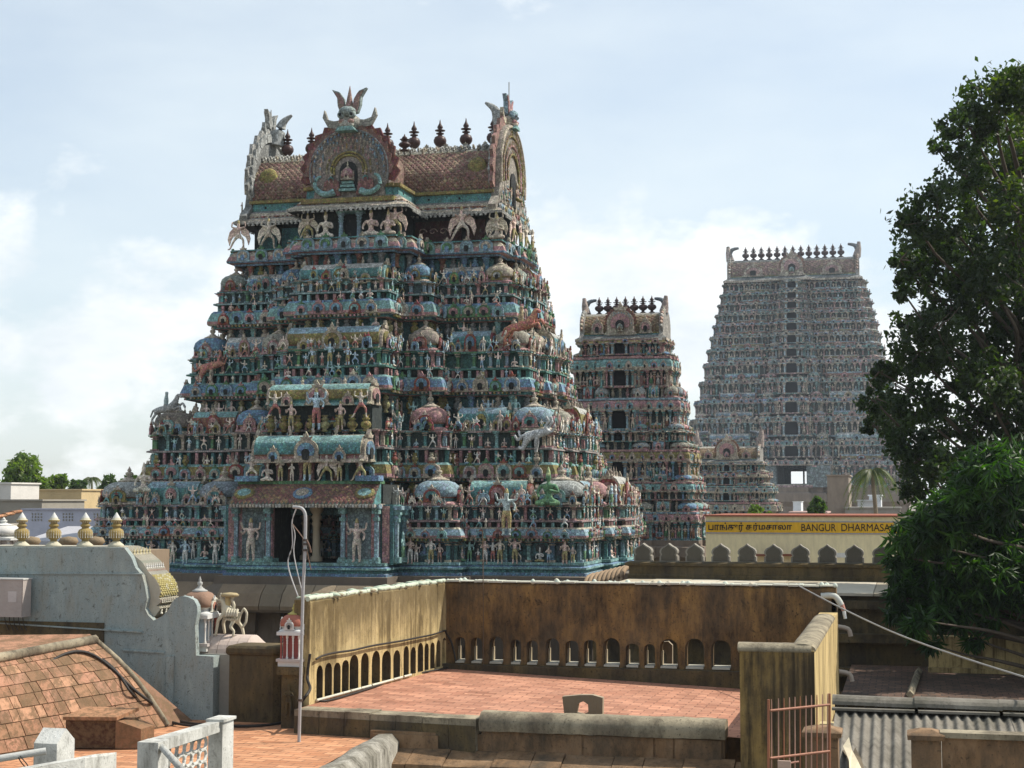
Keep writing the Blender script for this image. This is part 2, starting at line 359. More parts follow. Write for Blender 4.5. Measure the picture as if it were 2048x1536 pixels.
def sala_tpl(ratio):      # barrel roof, half length = ratio, half depth .8, height ~1.5
    sec = [(-.84,0),(-.86,.1),(-.70,.16),(-.72,.28),(-.84,.34),(-.86,.55),(-.78,.80),(-.56,1.0),(-.28,1.1),(0,1.13),(.28,1.1),(.56,1.0),(.78,.80),(.86,.55),(.84,.34),(.72,.28),(.70,.16),(.86,.1),(.84,0)]
    n = len(sec); V = [(-ratio, y, z) for y, z in sec]+[(ratio, y, z) for y, z in sec]
    slots = [3,3,2,4,1,1,5,5,0,0,5,5,1,1,4,2,3,3]
    b = T(V, [(i, n+i, n+i+1, i+1) for i in range(n-1)], slots, True)
    caps = T(V, [tuple(range(n)), tuple(range(2*n-1, n-1, -1))], [3,3])
    ts = [b, caps, (NASI, at(0,-.84,.02,1.05,1.1,.95), [6,7,8,9])]
    for s in (-1, 1):
        ts.append((NASI, Matrix.Translation((s*ratio,0,.05))@Matrix.Rotation(s*math.pi/2, 4, 'Z')@at(0,0,0,1.5,1.5,1.0), [6,7,8,9]))
        if ratio > 1.3: ts.append((NASI_S, at(s*ratio*.62,-.86,.0,.55,.8,.55), [8,7,6,9]))
    k = max(1, int(ratio*1.6))
    for i in range(k): ts.append((SFIN, at((i-(k-1)/2)*ratio*1.3/max(1, k),0,1.1,.2,.2,.42), [0]))
    return join(*ts)
SALA = {r: sala_tpl(r) for r in (1.0, 1.3, 1.7, 2.3)}
def sala_cols():
    return [CREAM, rnd.choice([RUST, TEAL, BLUE, OCHRE, LBLUE]), rnd.choice([TEAL, PINK]), rnd.choice([CREAM, AQUA, OCHRE]), rnd.choice([TEAL, GREEN, RUST]), rnd.choice([AQUA, LBLUE, WHITE]),
            rnd.choice([CREAM, PINK, RED, AQUA]), rnd.choice([BLUE, OCHRE, PINK]), CREAM, DARK]
# ---------------------------------------------------------------- plan outline and mouldings
def outline(cx, cy, hw, hd, fb, fp, p1, p2, sb, sp, q1, q2):
    o = [(-hw,-hd)]
    if p1 > 0: o += [(-fb,-hd),(-fb,-hd-p1)]
    if p2 > p1: o += [(-fp,-hd-p1),(-fp,-hd-p2),(fp,-hd-p2),(fp,-hd-p1)]
    if p1 > 0: o += [(fb,-hd-p1),(fb,-hd)]
    o += [(hw,-hd)]
    if q1 > 0: o += [(hw,-sb),(hw+q1,-sb)]
    if q2 > q1: o += [(hw+q1,-sp),(hw+q2,-sp),(hw+q2,sp),(hw+q1,sp)]
    if q1 > 0: o += [(hw+q1,sb),(hw,sb)]
    o += [(hw,hd),(-hw,hd)]
    if q1 > 0: o += [(-hw,sb),(-hw-q1,sb)]
    if q2 > q1: o += [(-hw-q1,sp),(-hw-q2,sp),(-hw-q2,-sp),(-hw-q1,-sp)]
    if q1 > 0: o += [(-hw-q1,-sb),(-hw,-sb)]
    return [(cx+x, cy+y) for x, y in o]
def offset(o, d):
    n = len(o); r = []
    for i in range(n):
        a, b, c = o[i-1], o[i], o[(i+1) % n]
        def nrm(p, q): dx, dy = q[0]-p[0], q[1]-p[1]; l = math.hypot(dx, dy) or 1; return (dy/l, -dx/l)
        n1, n2 = nrm(a, b), nrm(b, c); s = 1 if abs(n1[0]*n2[0]+n1[1]*n2[1]) < .5 else .5
        r.append((b[0]+d*(n1[0]+n2[0])*s, b[1]+d*(n1[1]+n2[1])*s))
    return r
def band(mb, o, prof, cols, cap=None, smooth=False):
    rings = [[(x, y, z) for x, y in offset(o, d)] for d, z in prof]; n = len(o); V = [p for r in rings for p in r]; Fc = []; sl = []
    for i in range(len(prof)-1):
        for k in range(n): Fc.append((i*n+k, i*n+(k+1) % n, (i+1)*n+(k+1) % n, (i+1)*n+k)); sl.append(i)
    if cap is not None: Fc.append(tuple((len(prof)-1)*n+k for k in range(n))); sl.append(len(prof)-1); cols = list(cols)[:len(prof)-1]+[cap]
    mb.add(T(V, Fc, sl, smooth), None, cols)
def edges(o, back=False):
    """visible wall runs: (matrix with x along the wall and -y outward, length, facing)"""
    n = len(o); r = []
    for i in range(n):
        a, b = o[i], o[(i+1) % n]; dx, dy = b[0]-a[0], b[1]-a[1]; l = math.hypot(dx, dy)
        if l < .05: continue
        nx, ny = dy/l, -dx/l
        if ny > .5 and not back: continue
        M = Matrix(((dx/l, -nx, 0, a[0]), (dy/l, -ny, 0, a[1]), (0, 0, 1, 0), (0, 0, 0, 1)))
        r.append((M, l, 'F' if ny < -.5 else ('R' if nx > .5 else ('L' if nx < -.5 else 'B'))))
    return r
class Figs:      # statues: the largest become parts of their own, the rest one part
    def __init__(s): s.l = []
    def add(s, kind, M, h, cols=None): s.l.append((h, len(s.l), kind, M@Matrix.Diagonal((h, h, h, 1)), cols or fig_cols()))
    def build(s, parent, mat, maxn=100, pref=None):
        s.l.sort(key=lambda t: (-t[0], t[1])); mb = MB()
        for i, (h, _, kind, M, c) in enumerate(s.l):
            if i < maxn:
                q = MB(); q.add(FIG[kind], M, c); q.build('statue', mat, parent, loc=M.translation)
            else: mb.add(FIG[kind], M, c)
        if mb.n: tag(mb.build('small_statues', mat, parent), kind='stuff')
def horse():
    p = dict(hip=(-.28,0,.52), belly=(0,0,.50), chest=(.26,0,.60), neck=(.40,0,.84), head=(.46,0,1.0), muz=(.62,0,.92), fa=(.34,-.07,.52), fb=(.56,-.07,.62), fc=(.60,-.07,.42), ga=(.34,.07,.52), gb=(.60,.07,.74), gc=(.70,.07,.56),
             ha=(-.32,-.08,.34), hb=(-.44,-.08,.18), hc=(-.38,-.08,.0), ia=(-.26,.08,.32), ib=(-.36,.08,.16), ic=(-.28,.08,.0), t=(-.44,0,.50), u=(-.54,0,.25), ra=(.02,0,.64), rb=(.03,0,.84), rc=(.04,0,1.0), rd=(.05,0,1.12))
    e = [('hip','belly'),('belly','chest'),('chest','neck'),('neck','head'),('head','muz'),('chest','fa'),('fa','fb'),('fb','fc'),('chest','ga'),('ga','gb'),('gb','gc'),('hip','ha'),('ha','hb'),('hb','hc'),('hip','ia'),('ia','ib'),('ib','ic'),('hip','t'),('t','u'),('belly','ra'),('ra','rb'),('rb','rc'),('rc','rd')]
    R = dict(hip=.14, belly=.12, chest=.15, neck=.09, head=.08, muz=.05, t=.035, u=.03, ra=.08, rb=.09, rc=.05, rd=.07)
    for k in p: R.setdefault(k, .045)
    return skin_figure(dict(p=p, e=e), R, lambda c: 1 if c.z > .66 and abs(c.x-.03) < .14 else 0)
FIG['horse'] = horse()
def pick(*a): return rnd.choice(a)
M_STONE2 = mat_tint('pale_granite', .3, (.08, .06, .04), 2, 14, 1, .02)
# ---------------------------------------------------------------- the near tower
def lin(a, b, t): return a+(b-a)*t
def near_tower():
    CX, CY = -21.2, 62.1
    tw = thing('temple_tower', 'nearest and largest carved temple tower, painted teal, pink and cream, with red-scaled barrel roof', 'temple tower', (CX, CY, GROUND))
    figs = Figs(); mat = M_STUCCO
    #      hw   hd   fb   fp   p1  p2  sb  sp  q1  q2
    lv = [(9.55, 6.35, 5.1, 2.75, .85, 2.3, 3.0, 1.3, .35, .7),
          (8.1, 4.9, 4.25, 2.3, .85, 2.4, 2.5, 1.2, .3, .55),
          (6.95, 3.8, 3.65, 2.0, .9, 2.5, 2.1, 1.0, .3, .6),
          (6.15, 3.05, 3.1, 1.8, 1.0, 2.4, 1.7, .9, .3, .5),
          (5.6, 2.65, 2.4, 1.9, 1.7, 2.1, 1.4, .9, .2, .4)]
    ys = [(1153, 1125, 1078, 1055, 1040, 1012, 960), (None, None, 958, 925, 895, 862, 812), (None, None, 785, 755, 735, 703, 657),
          (None, None, 637, 606, 589, 566, 528), (None, None, 512, 480, 480, 432, 405)]
    Z = []
    for (hw, hd, *_), yy in zip(lv, ys):
        x = CX+hw; yp = CY-hd; px = 1024+F*0  # find the corner column
        d = Vector((x, yp, 0)); u = d.dot(_rt)/d.dot(Vector((-math.sin(YAW), math.cos(YAW), 0))); px = 1024+F*u
        Z.append([None if v is None else PY(px, v, yp).z for v in yy])
    OUT = [outline(CX, CY, *l) for l in lv]
    ccols = [(LBLUE, PINK, CREAM), (OCHRE, PINK, AQUA), (BLUE, PINK, AQUA), (AQUA, PINK, BLUE), (TEAL, PINK, BLUE)]
    for i in range(4):
        hw, hd, fb, fp, p1, p2, sb, sp, q1, q2 = lv[i]; o = OUT[i]
        pb, wb, wt, ct, rt, st, top = Z[i]; mb = MB(); dn = MB()
        if i == 0:
            band(mb, o, [(.40,pb-.5),(.40,pb+.12),(.30,pb+.14),(.30,pb+.24),(.44,pb+.26),(.44,pb+.33),(.2,pb+.42),(.2,wb-.12),(.33,wb-.1),(.33,wb),(0,wb)],
                 [BLUE,LBLUE,TEAL,TEAL,AQUA,BLUE,TEAL2,TEAL,AQUA,TEAL], DARK)
            # the doorway: a real recess with columns in it
            k = 3.3; no = []; po_ = outline(CX, CY, *(lv[0][:5]+(0,)+lv[0][6:]))
            for p in po_:
                no.append(p)
                if abs(p[0]-(CX-fb)) < 1e-6 and abs(p[1]-(CY-hd-p1)) < 1e-6:
                    no += [(CX-k, p[1]), (CX-k, p[1]+2.6), (CX+k, p[1]+2.6), (CX+k, p[1])]
            wall_o = no
        else:
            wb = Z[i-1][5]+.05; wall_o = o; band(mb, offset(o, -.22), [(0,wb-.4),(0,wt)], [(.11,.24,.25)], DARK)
        C1, C2, C3 = ccols[i]
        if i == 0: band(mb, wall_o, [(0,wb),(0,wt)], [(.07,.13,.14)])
        # cornice, rail, upper wall
        h = ct-wt; ob = o; o = wall_o
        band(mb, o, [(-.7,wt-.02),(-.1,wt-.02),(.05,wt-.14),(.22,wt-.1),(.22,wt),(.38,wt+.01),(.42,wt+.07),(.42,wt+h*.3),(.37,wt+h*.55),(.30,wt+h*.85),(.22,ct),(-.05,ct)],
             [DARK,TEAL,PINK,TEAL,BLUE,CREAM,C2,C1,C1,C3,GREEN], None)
        hr = rt-ct
        ra, rc = [(PINK,(.46,.33,.33)),(GREY,(.46,.40,.38)),(TEAL,(.12,.30,.24)),(GREY,(.28,.42,.42))][i]
        band(mb, o, [(.0,ct),(.0,rt-.1),(.24,rt-.08),(.24,rt-.02),(.18,rt),(-.02,rt)], [BLACKISH,TEAL2,rc,ra,CREAM], None)
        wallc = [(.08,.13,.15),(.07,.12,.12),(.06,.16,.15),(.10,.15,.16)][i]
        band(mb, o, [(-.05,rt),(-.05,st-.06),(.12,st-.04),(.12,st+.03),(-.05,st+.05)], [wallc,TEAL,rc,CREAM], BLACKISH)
        hz0 = top-st
        # --- runs of detail along every visible wall
        for M, L, fc in edges(o):
            lo = L < .9
            # rail posts, with pale drops under them
            n = max(1, int(L/.33))
            for k in range(n):
                x = (k+.5)*L/n
                dn.add(PIL, M@at(x, -.04, ct, .11, .16, hr-.1), (pick(TEAL, AQUA, PINK, C2),))
                if i == 1 and k % 2 == 0: dn.add(VASE, M@at(x, -.24, ct+hr*.05, .16, .12, hr*.55), (pick(CREAM, WHITE, PINK),))
            # dentil beads under the cornice
            n = max(1, int(L/.16))
            for k in range(n): dn.add(PIL, M@at((k+.5)*L/n, -.34, wt-.07, .07, .12, .08), (pick(CREAM, OCHRE, PINK),))
            # dormers on the cornice
            n = max(1, round(L/.66)) if not lo else 1
            for k in range(n):
                x = (k+.5)*L/n+rnd.uniform(-.05, .05); w = min(pick(.46, .52, .62), L*.8)*(1 if i else .72)
                dn.add(NASI if w > .5 else NASI_S, M@at(x, -.39, wt+h*.06, w, .9, w*(.95 if i else .8)),
                       (pick(PINK, LBLUE, AQUA, CREAM, GREEN, WHITE, RED), pick(CREAM, BLUE, PINK, AQUA), pick(PINK, RED, GREEN, CREAM), DARK))
                if i == 1 and rnd.random() < .55: dn.add(VASE, M@at(x, -.42, ct-.05, .3, .25, .42), (pick(RED, OCHRE, CREAM, PINK),))
            # pilasters and figures: ground storey
            if i == 0 and fc in 'FR':
                bays = max(1, round(L/.95)); hh = wt-wb
                for k in range(bays+1):
                    x = min(max(k*L/bays, .16), L-.16)
                    if L > .5 or k == 0: dn.add(PILASTER, M@at(x, .03, wb, .26, .26, hh), (pick(TEAL, AQUA, LBLUE, BLUE), pick(CREAM, LBLUE, AQUA)))
                for k in range(bays):
                    if L < .8: break
                    x = (k+.5)*L/bays
                    dn.add(NASI_S, M@at(x, .03, wb+hh*.28, .62, .5, .55), (pick(TEAL2, BLUE, (.1,.12,.14)), (.05,.07,.08), TEAL, DARK))
                    r = rnd.random()
                    if r < .8: figs.add(pick('stand', 'pray', 'four', 'dance', 'stand'), M@at(x, -.2, wb-.03, 1), hh*rnd.uniform(.86, 1.02))
                    else: figs.add('seat', M@at(x, -.22, wb+.02, 1), hh*.66)
                    if rnd.random() < .35 and L/bays > .8:
                        figs.add(pick('pray', 'stand'), M@at(x+.34, -.25, wb-.03, 1), hh*rnd.uniform(.6, .8))
            # upper wall behind the shrines: short columns and figures
            hh = st-rt; bays = max(1, round(L/.62))
            for k in range(bays+1):
                x = min(max(k*L/bays, .1), L-.1); dn.add(PILASTER, M@at(x, .0, rt, .2, .24, hh), (pick(TEAL, AQUA, GREEN, PINK, LBLUE, CREAM), pick(CREAM, PINK, AQUA)))
            if fc in 'FRL' and L > .55:
                for k in range(bays):
                    x = (k+.5)*L/bays
                    if rnd.random() < .86:
                        kk = pick('stand', 'pray', 'seat', 'dance', 'lunge', 'stand', 'four')
                        figs.add(kk, M@at(x, -.2, rt, 1), hh*(rnd.uniform(.78, 1.0) if kk != 'seat' else rnd.uniform(.55, .7)))
        # clutter of small figures, crests and beasts over cornices and ledges
        for M, L, fc in edges(o):
            if fc == 'L' and i > 1: continue
            n = int(L*4.6)
            for k in range(n):
                x = rnd.uniform(.1, L-.1) if L > .3 else L/2; q_ = rnd.random()
                if q_ < .34: figs.add(pick('seat', 'pray', 'dance', 'stand', 'lunge'), M@at(x, -.42, ct-.05, 1), rnd.uniform(.34, .52))
                elif q_ < .6: figs.add(pick('stand', 'four', 'dance', 'lunge', 'garuda'), M@at(x, rnd.uniform(-.40, -.2), st+.02, 1), hz0*rnd.uniform(.35, .62))
                elif q_ < .8: dn.add(NASI_S, M@at(x, -.20, st+.02, rnd.uniform(.25, .4), .6, rnd.uniform(.3, .5)), (pick(PINK, AQUA, CREAM, GREEN, LBLUE, RED), pick(CREAM, BLUE, OCHRE), pick(CREAM, RED), DARK))
                else: dn.add(SFIN, M@at(x, -.25, st+.03, .12, .12, rnd.uniform(.25, .45)), (pick(CREAM, OCHRE, GREY, PINK),))
        # recess behind the shrines: squat vases and posts
        if i < 3:
            oo = offset(OUT[i+1], -.20); zb = st+.05; zt = Z[i+1][2]
            for M, L, fc in edges(oo):
                if fc == 'L': continue
                n = max(1, int(L/.5))
                for k in range(n):
                    x = (k+.5)*L/n
                    if k % 3 != 2: dn.add(VASE, M@at(x, -.2, zb+(zt-zb)*.45, .40, .4, (zt-zb)*.52), (pick(OCHRE, OCHRE, GREY, CREAM, (.4,.38,.18)),))
                    else: dn.add(ROUNDCOL, M@at(x, -.2, zb, .3, .3, zt-zb), (pick(TEAL, AQUA, BLUE),))
                    if rnd.random() < .6: figs.add(pick('stand', 'four', 'dance', 'pray'), M@at(x+.2, -.42, zb+(zt-zb)*.25, 1), (zt-zb)*rnd.uniform(.5, .72))
        else:
            oo = offset(OUT[4], -.3); zb = st+.05; zt = Z[4][2]
            band(mb, oo, [(0, zb-.2), (0, zt)], [TEAL2], DARK)
            for M, L, fc in edges(oo):
                n = max(1, int(L/.45))
                for k in range(n): dn.add(VASE if k % 2 else ROUNDCOL, M@at((k+.5)*L/n, -.15, lin(zb, zt, .5), .33, .33, (zt-zb)*.5), (pick(OCHRE, GREY, BLUE, RUST),))
        mb2 = mb
        tr = mb2.build('tier', mat, tw, loc=(CX, CY-hd, rt)); dn.build('tier_ornament', mat, tr)
        # --- shrines: domes at corners, barrel roofs between
        hz = top-st
        def dome(x, y, w):
            q = MB(); q.add(KUTA, at(CX+x, CY+y, st+.04, w/2, w/2, hz*.86), kuta_cols()); q.build('miniature_dome', mat, tw, loc=(CX+x, CY+y, st+.04))
            for s in (-1, 1): pass
        def barrel(x, y, ln, dep, rz=0, zz=None, hh=None):
            rr = min(SALA, key=lambda r: abs(r-ln/dep)); q = MB(); zb = st+.04 if zz is None else zz; hh = hz if hh is None else hh
            q.add(SALA[rr], at(CX+x, CY+y, zb, ln/2/rr, dep/2, hh*.86, rz), sala_cols()); return q.build('barrel_roof', mat, tw, loc=(CX+x, CY+y, zb))
        kw = [1.75, 1.5, 1.3, 1.1][i]
        for s in (-1, 1):
            dome(s*(hw-kw*.42), -(hd-kw*.42), kw)
            dome(s*(fb-kw*.45), -(hd+p1-kw*.42), kw*.92)
            wl = hw-fb-kw*.9
            barrel(s*((fb+hw-kw)/2+.12), -(hd-.5), wl*.74, 1.25-.1*i)
            dome(s*(hw-kw*.42), (hd-kw*.42), kw)
            dome(s*(hw+q1-kw*.42), -(sb-kw*.42), kw*.85)
            dome(s*(hw+q1-kw*.42), (sb-kw*.42), kw*.85)
            barrel(s*(hw-.4), -((sb+hd-kw)/2+.1), max(.9, hd-sb-kw), 1.0, math.pi/2)
            barrel(s*(hw-.4), ((sb+hd-kw)/2+.1), max(.9, hd-sb-kw), 1.0, math.pi/2)
            barrel(s*(hw+q2-.5), 0, 2*sp, 1.2, math.pi/2, None, hz*1.25)
        # guardians and dancers standing between the shrines
        for s in (-1, 1):
            for x, kk in ((s*(fb+.45), 'lunge'), (s*(hw-kw-.25), pick('dance', 'stand')), (s*(fb-kw-.1), 'four')):
                yy = -(hd+p1+.3) if abs(x) < fb else -(hd+.3)
                figs.add(kk, at(CX+x, CY+yy, st+.02, 1), hz*rnd.uniform(.62, .85))
        yv = -hd+kw
        while yv < hd-kw*.8:
            figs.add(pick('stand', 'lunge', 'four', 'pray', 'garuda'), at(CX+hw+.30+(q1 if abs(yv) < sb else 0), CY+yv, st-.02, 1, rz=math.pi/2), hz*rnd.uniform(.6, .95)); yv += .85
        for x in (fp+.3, fp+.85, -fp-.3, -fp-.85):
            if abs(x) < fb-kw: figs.add(pick('stand', 'dance', 'four'), at(CX+x, CY-hd-p1-.25, st, 1), hz*.8)
        # --- central stack of broad barrel roofs and the figures before them
        if i == 0:
            # deep scaled hood over the doorway
            za = PY(625, 1012, CY-hd-p2).z; zb = PY(625, 968, CY-hd-p2).z; w = 2.78; yf = CY-hd-p2
            hb = MB()
            def hood(u, v):
                x = CX-w+2*w*u; a = v; y = yf-.75+.85*a; z = za+.05+(zb-za)*(a**.8)
                return Vector((x, y, z)), Vector((0, -.6, .8))
            N = 8; pts = [hood(0, k/N)[0] for k in range(N+1)]
            for k in range(N):
                a0, a1 = hood(0, k/N)[0], hood(0, (k+1)/N)[0]; b0, b1 = hood(1, k/N)[0], hood(1, (k+1)/N)[0]
                hb.face([a0, b0, b1, a1], (.16,.17,.13), True)
            for xx, s in ((CX-w, -1), (CX+w, 1)):
                pp = [hood(0 if s < 0 else 1, k/N)[0] for k in range(N+1)]+[Vector((xx, yf+.1, za+.05))]
                hb.face(pp if s > 0 else pp[::-1], TEAL)
            diamonds(hb, hood, 34, 6, (.30,.13,.10), (.40,.24,.12), .025)
            for k in range(44): hb.add(PIL, at(CX-w+.07+k*2*w/43.5, yf-.66, za-.05, .09, .12, .12), (pick(CREAM, WHITE),))
            hb.box(CX-w-.02, CX+w+.02, yf-.70, yf+.1, za-.02, za+.045, CREAM); hb.box(CX-w, CX+w, yf+.0, yf+.5, zb, zb+.12, GREEN)
            disc = lathe([(.01,.0),(.30,.0),(.30,.05),(.2,.09),(.01,.10)], 18, [0,0,0,1]); TT = Matrix.Translation((CX-.05, yf-.38, lin(za, zb, .55)))@Matrix.Rotation(math.radians(42), 4, 'X')
            hb.add(disc, TT@Matrix.Diagonal((1.25,1,1,1)), (BLUE, CREAM))
            for s in (-1, 1): hb.add(disc, Matrix.Translation((CX+s*(w-.45), yf-.38, lin(za, zb, .55)))@Matrix.Rotation(math.radians(42), 4, 'X')@Matrix.Diagonal((1.3,1,1,1)), (OCHRE, AQUA))
            hb.build('door_hood', mat, tw, loc=(CX, yf, za)); wt0 = wt
            # columns standing in the doorway, piers beside it
            for x, y in ((-.05, 1.0), (-.95, 2.2)):
                q = MB(); q.add(ROUNDCOL, at(CX+x, yf+y, wb, .46, .46, za-wb+.05), (SAND,)); q.build('doorway_column', M_STONE2, tw, loc=(CX+x, yf+y, wb))
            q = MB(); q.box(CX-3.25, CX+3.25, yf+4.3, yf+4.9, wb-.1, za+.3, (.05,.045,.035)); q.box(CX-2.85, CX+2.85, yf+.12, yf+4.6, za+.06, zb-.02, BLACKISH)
            for s in (-1, 1): q.box(CX+s*2.3-.97, CX+s*2.3+.97, yf+.05, yf+4.28, wb-.05, za+.05, TEAL2)
            for s in (-1, 1):
                for yy_ in (.25, 1.15):
                    q.add(PILASTER, at(CX+s*3.25, yf+yy_, wb, .26, .26, za-wb, s*math.pi/2), (LBLUE, AQUA))
                figs.add('stand', at(CX+s*3.42, yf+.7, wb, 1, rz=s*math.pi/2), (za-wb)*.55); q.box(CX+s*3.0-.13, CX+s*3.0+.13, yf-.02, yf+.06, wb, za, PINK)
            wt = za+.06
            for s in (-1, 1):
                q.box(CX+s*2.05-.72, CX+s*2.05+.72, yf-.16, yf+.3, wb, wt-.12, PINK); q.box(CX+s*2.05-.45, CX+s*2.05+.45, yf-.19, yf+.1, wb, wt-.12, (.20,.27,.28)); q.box(CX+s*1.325-.004, CX+s*1.325+.004, yf+.06, yf+4.2, wb, za, (.03,.025,.02))  # thin linings, like the back wall, coloured near-black for the doorway's inner shade
                q.box(CX+s*2.05-.82, CX+s*2.05+.82, yf-.25, yf+.3, wt-.12, wt+.02, CREAM); q.box(CX+s*2.05-.8, CX+s*2.05+.8, yf-.3, yf+.3, wb-.1, wb+.14, AQUA)
                q.add(PILASTER, at(CX+s*1.45, yf-.1, wb, .28, .3, wt-wb), (LBLUE, AQUA)); q.add(PILASTER, at(CX+s*2.72, yf-.1, wb, .26, .3, wt-wb), (LBLUE, AQUA))
                figs.add('four', at(CX+s*2.05, yf-.42, wb+.03, 1), (za-wb)*.78, ((.52,.40,.32), (.50,.44,.34), OCHRE))
            q.build('door_piers', mat, tw); wt = wt0
            yr = yf+.2
            for x, kk, hh in ((-1.55, 'seat', .8), (-1.05, 'pray', .95), (-.6, 'pray', .72), (0, 'four', 1.5), (.75, 'garuda', 1.0), (1.25, 'pray', .95), (-2.2, 'dance', .95), (2.05, 'lunge', 1.0)):
                figs.add(kk, at(CX+x, yf-.1, zb+.1, 1), hh, (pick(CREAM, SAND, (.5,.42,.34)), pick(OCHRE, CREAM, RED), CREAM) if kk != 'four' else (LBLUE, OCHRE, OCHRE))
            for s in (-1, 1):
                q = MB(); q.box(CX+s*2.35-.45, CX+s*2.35+.45, yf-.25, yf+.3, zb+.1, zb+.3, BLUE); q.build('plinth_block', mat, tw)
            zs = PY(632, 926, yr).z; barrel(0, -hd-p2+.45, 4.15, 1.5, 0, zs, PY(632, 868, yr).z-zs)
            q = MB(); q.box(CX-1.9, CX+1.9, yf+.5, yf+1.4, zb+.1, zs+.05, (.05,.07,.07))
            for k in range(9): q.add(ROUNDCOL, at(CX-1.8+k*.45, yf+.42, zb+.12, .22, .22, zs-zb-.1), (pick(TEAL, PINK, RUST),))
            q.build('stack_wall', mat, tw)
            zn = PY(632, 862, yr).z; zs2 = PY(645, 812, yf+1.1).z
            q = MB(); q.box(CX-2.0, CX+2.0, yf+1.3, yf+2.4, zn, zs2+.05, (.05,.07,.07))
            for k in range(8):
                q.add(VASE, at(CX-1.9+k*.54, yf+.95, zn, .44, .44, .62), (pick(OCHRE, (.45,.42,.2)),))
            q.build('stack_wall', mat, tw)
            for x, kk, hh in ((-1.0, 'stand', 1.1), (0, 'four', 1.6), (.95, 'stand', 1.1), (-1.65, 'lunge', 1.05), (1.75, 'lunge', 1.05)):
                figs.add(kk, at(CX+x, yf+.75, zn+(.5 if abs(x) > 1.2 else .05), 1), hh, (LBLUE if x == 0 else pick(CREAM, SKIN), pick(OCHRE, RED), OCHRE))
            barrel(0, -hd-p2+1.45, 3.9, 1.4, 0, zs2, PY(645, 765, yf+1.1).z-zs2)
        elif i >= 2:
            yr = CY-hd-p2+.5; zs = PY(655 if i == 2 else 690, 705 if i == 2 else 572, yr).z; ze = PY(655, 652 if i == 2 else 528, yr).z
            barrel(0, -hd-p2+.55, 2*fp-.3, 1.3, 0, zs, (ze-zs))
            for x in (-.8, 0, .8): figs.add('stand' if x else 'four', at(CX+x*.9, CY-hd-p2-.25, rt, 1), (st-rt)*(1.5 if not x else 1.2), (pick(LBLUE, CREAM), OCHRE, OCHRE))
    # beasts and large painted figures that stand out on the front
    def spot(kk, px, py, y, h, cols, flip=1): p = PY(px, py, y); figs.add(kk, at(p.x, y, p.z, flip), h, cols)
    spot('horse', 1040, 690, CY-lv[2][1]-.4, 1.35, ((.42,.12,.05),(.30,.22,.10),OCHRE)); spot('horse', 425, 700, CY-lv[2][1]-.3, 1.2, ((.40,.14,.08),(.3,.25,.2),OCHRE), -1)
    spot('seat', 1097, 1012, CY-lv[0][1]-.5, 1.45, ((.07,.22,.08),(.10,.28,.10),(.3,.4,.15))); spot('four', 1013, 1072, CY-lv[0][1]-.75, 1.75, ((.42,.52,.50),(.45,.33,.10),OCHRE))
    spot('horse', 1075, 832, CY-lv[1][1]-.4, 1.25, ((.48,.50,.50),(.4,.4,.38),GREY), -1); spot('seat', 287, 985, CY-lv[0][1]-.4, 1.2, (CREAM,(.5,.48,.36),CREAM)); spot('horse', 330, 850, CY-lv[1][1]-.3, 1.2, (GREY,(.3,.4,.4),CREAM))
    for px, y_, h_ in ((790, 1128, 1.0), (820, 1128, 1.05), (862, 1128, 1.0), (1030, 1128, 1.05), (1000, 1128, 1.0), (970, 1128, .95), (1130, 1128, .9), (430, 1128, 1.0), (370, 1128, 1.0), (345, 1128, .95)):
        spot(pick('stand', 'pray', 'four'), px, y_, CY-lv[0][1]-(1.2 if px < 905 and px > 345 else .35), h_, (pick(CREAM, (.62,.58,.5), LBLUE, SKIN), pick(WHITE, OCHRE, CREAM), OCHRE))
    # ---------------- neck under the roof
    hw, hd, fb, fp, p1, p2, sb, sp, q1, q2 = lv[4]; o = OUT[4]; _, _, wt, ct, rt, nt_, ev = Z[4]
    mb = MB(); dn = MB(); h = ct-wt
    band(mb, o, [(-.6,wt-.02),(.1,wt-.02),(.12,wt+.06),(.34,wt+.08),(.36,wt+.16),(.28,wt+h*.55),(.1,ct-.08),(.2,ct-.06),(.2,ct),(-.3,ct)], [DARK,BLUE,PINK,BLUE,PINK,CREAM,RUST,TEAL,LBLUE], TEAL2)
    for M, L, fc in edges(o):
        n = max(1, round(L/.72))
        for k in range(n):
            if L > .3: dn.add(NASI, M@at((k+.5)*L/n, -.30, wt+.12, .55, 1, .52), (pick(LBLUE, GREEN, AQUA, LBLUE), pick(CREAM, GREEN, LBLUE), pick(CREAM, GREEN), pick(BLUE, DARK)))
        n = max(1, int(L/.2))
        for k in range(n): dn.add(VASE, M@at((k+.5)*L/n, -.12, ct-.22, .12, .1, .2), (pick(OCHRE, CREAM, SAND),))
    tr = mb.build('tier', mat, tw, loc=(CX, CY, wt)); dn.build('tier_ornament', mat, tr)
    no = outline(CX, CY, 5.15, 2.0, 1.85, 1.5, 2.1, 2.15, 1.0, .7, 0, 0)
    zt = PY(1000, 418, CY-2.9).z
    mb = MB(); band(mb, no, [(0,ct-.02),(0,zt)], [(.05,.055,.055)])
    for s in (-1, 1):
        # frieze panels with scrollwork
        for x0, x1 in ((1.95, 3.9), (4.1, 4.9)):
            a, b = (CX+s*x0, CX+s*x1) if s > 0 else (CX-x1, CX-x0)
            mb.box(a, b, CY-2.06, CY-1.99, ct+.12, zt-.22, MAROON if s > 0 else TEAL2)
            if s > 0 and x0 < 2:
                for k in range(4):
                    cx = a+.3+k*.45; tube(mb, smoothpath([(cx+.2*math.cos(t*.9)*(1-t*.11), CY-2.07, lin(ct+.12, zt-.22, .5)+.15*math.sin(t*.9)*(1-t*.11)) for t in range(8)], 2), .025, SKIN, 5)
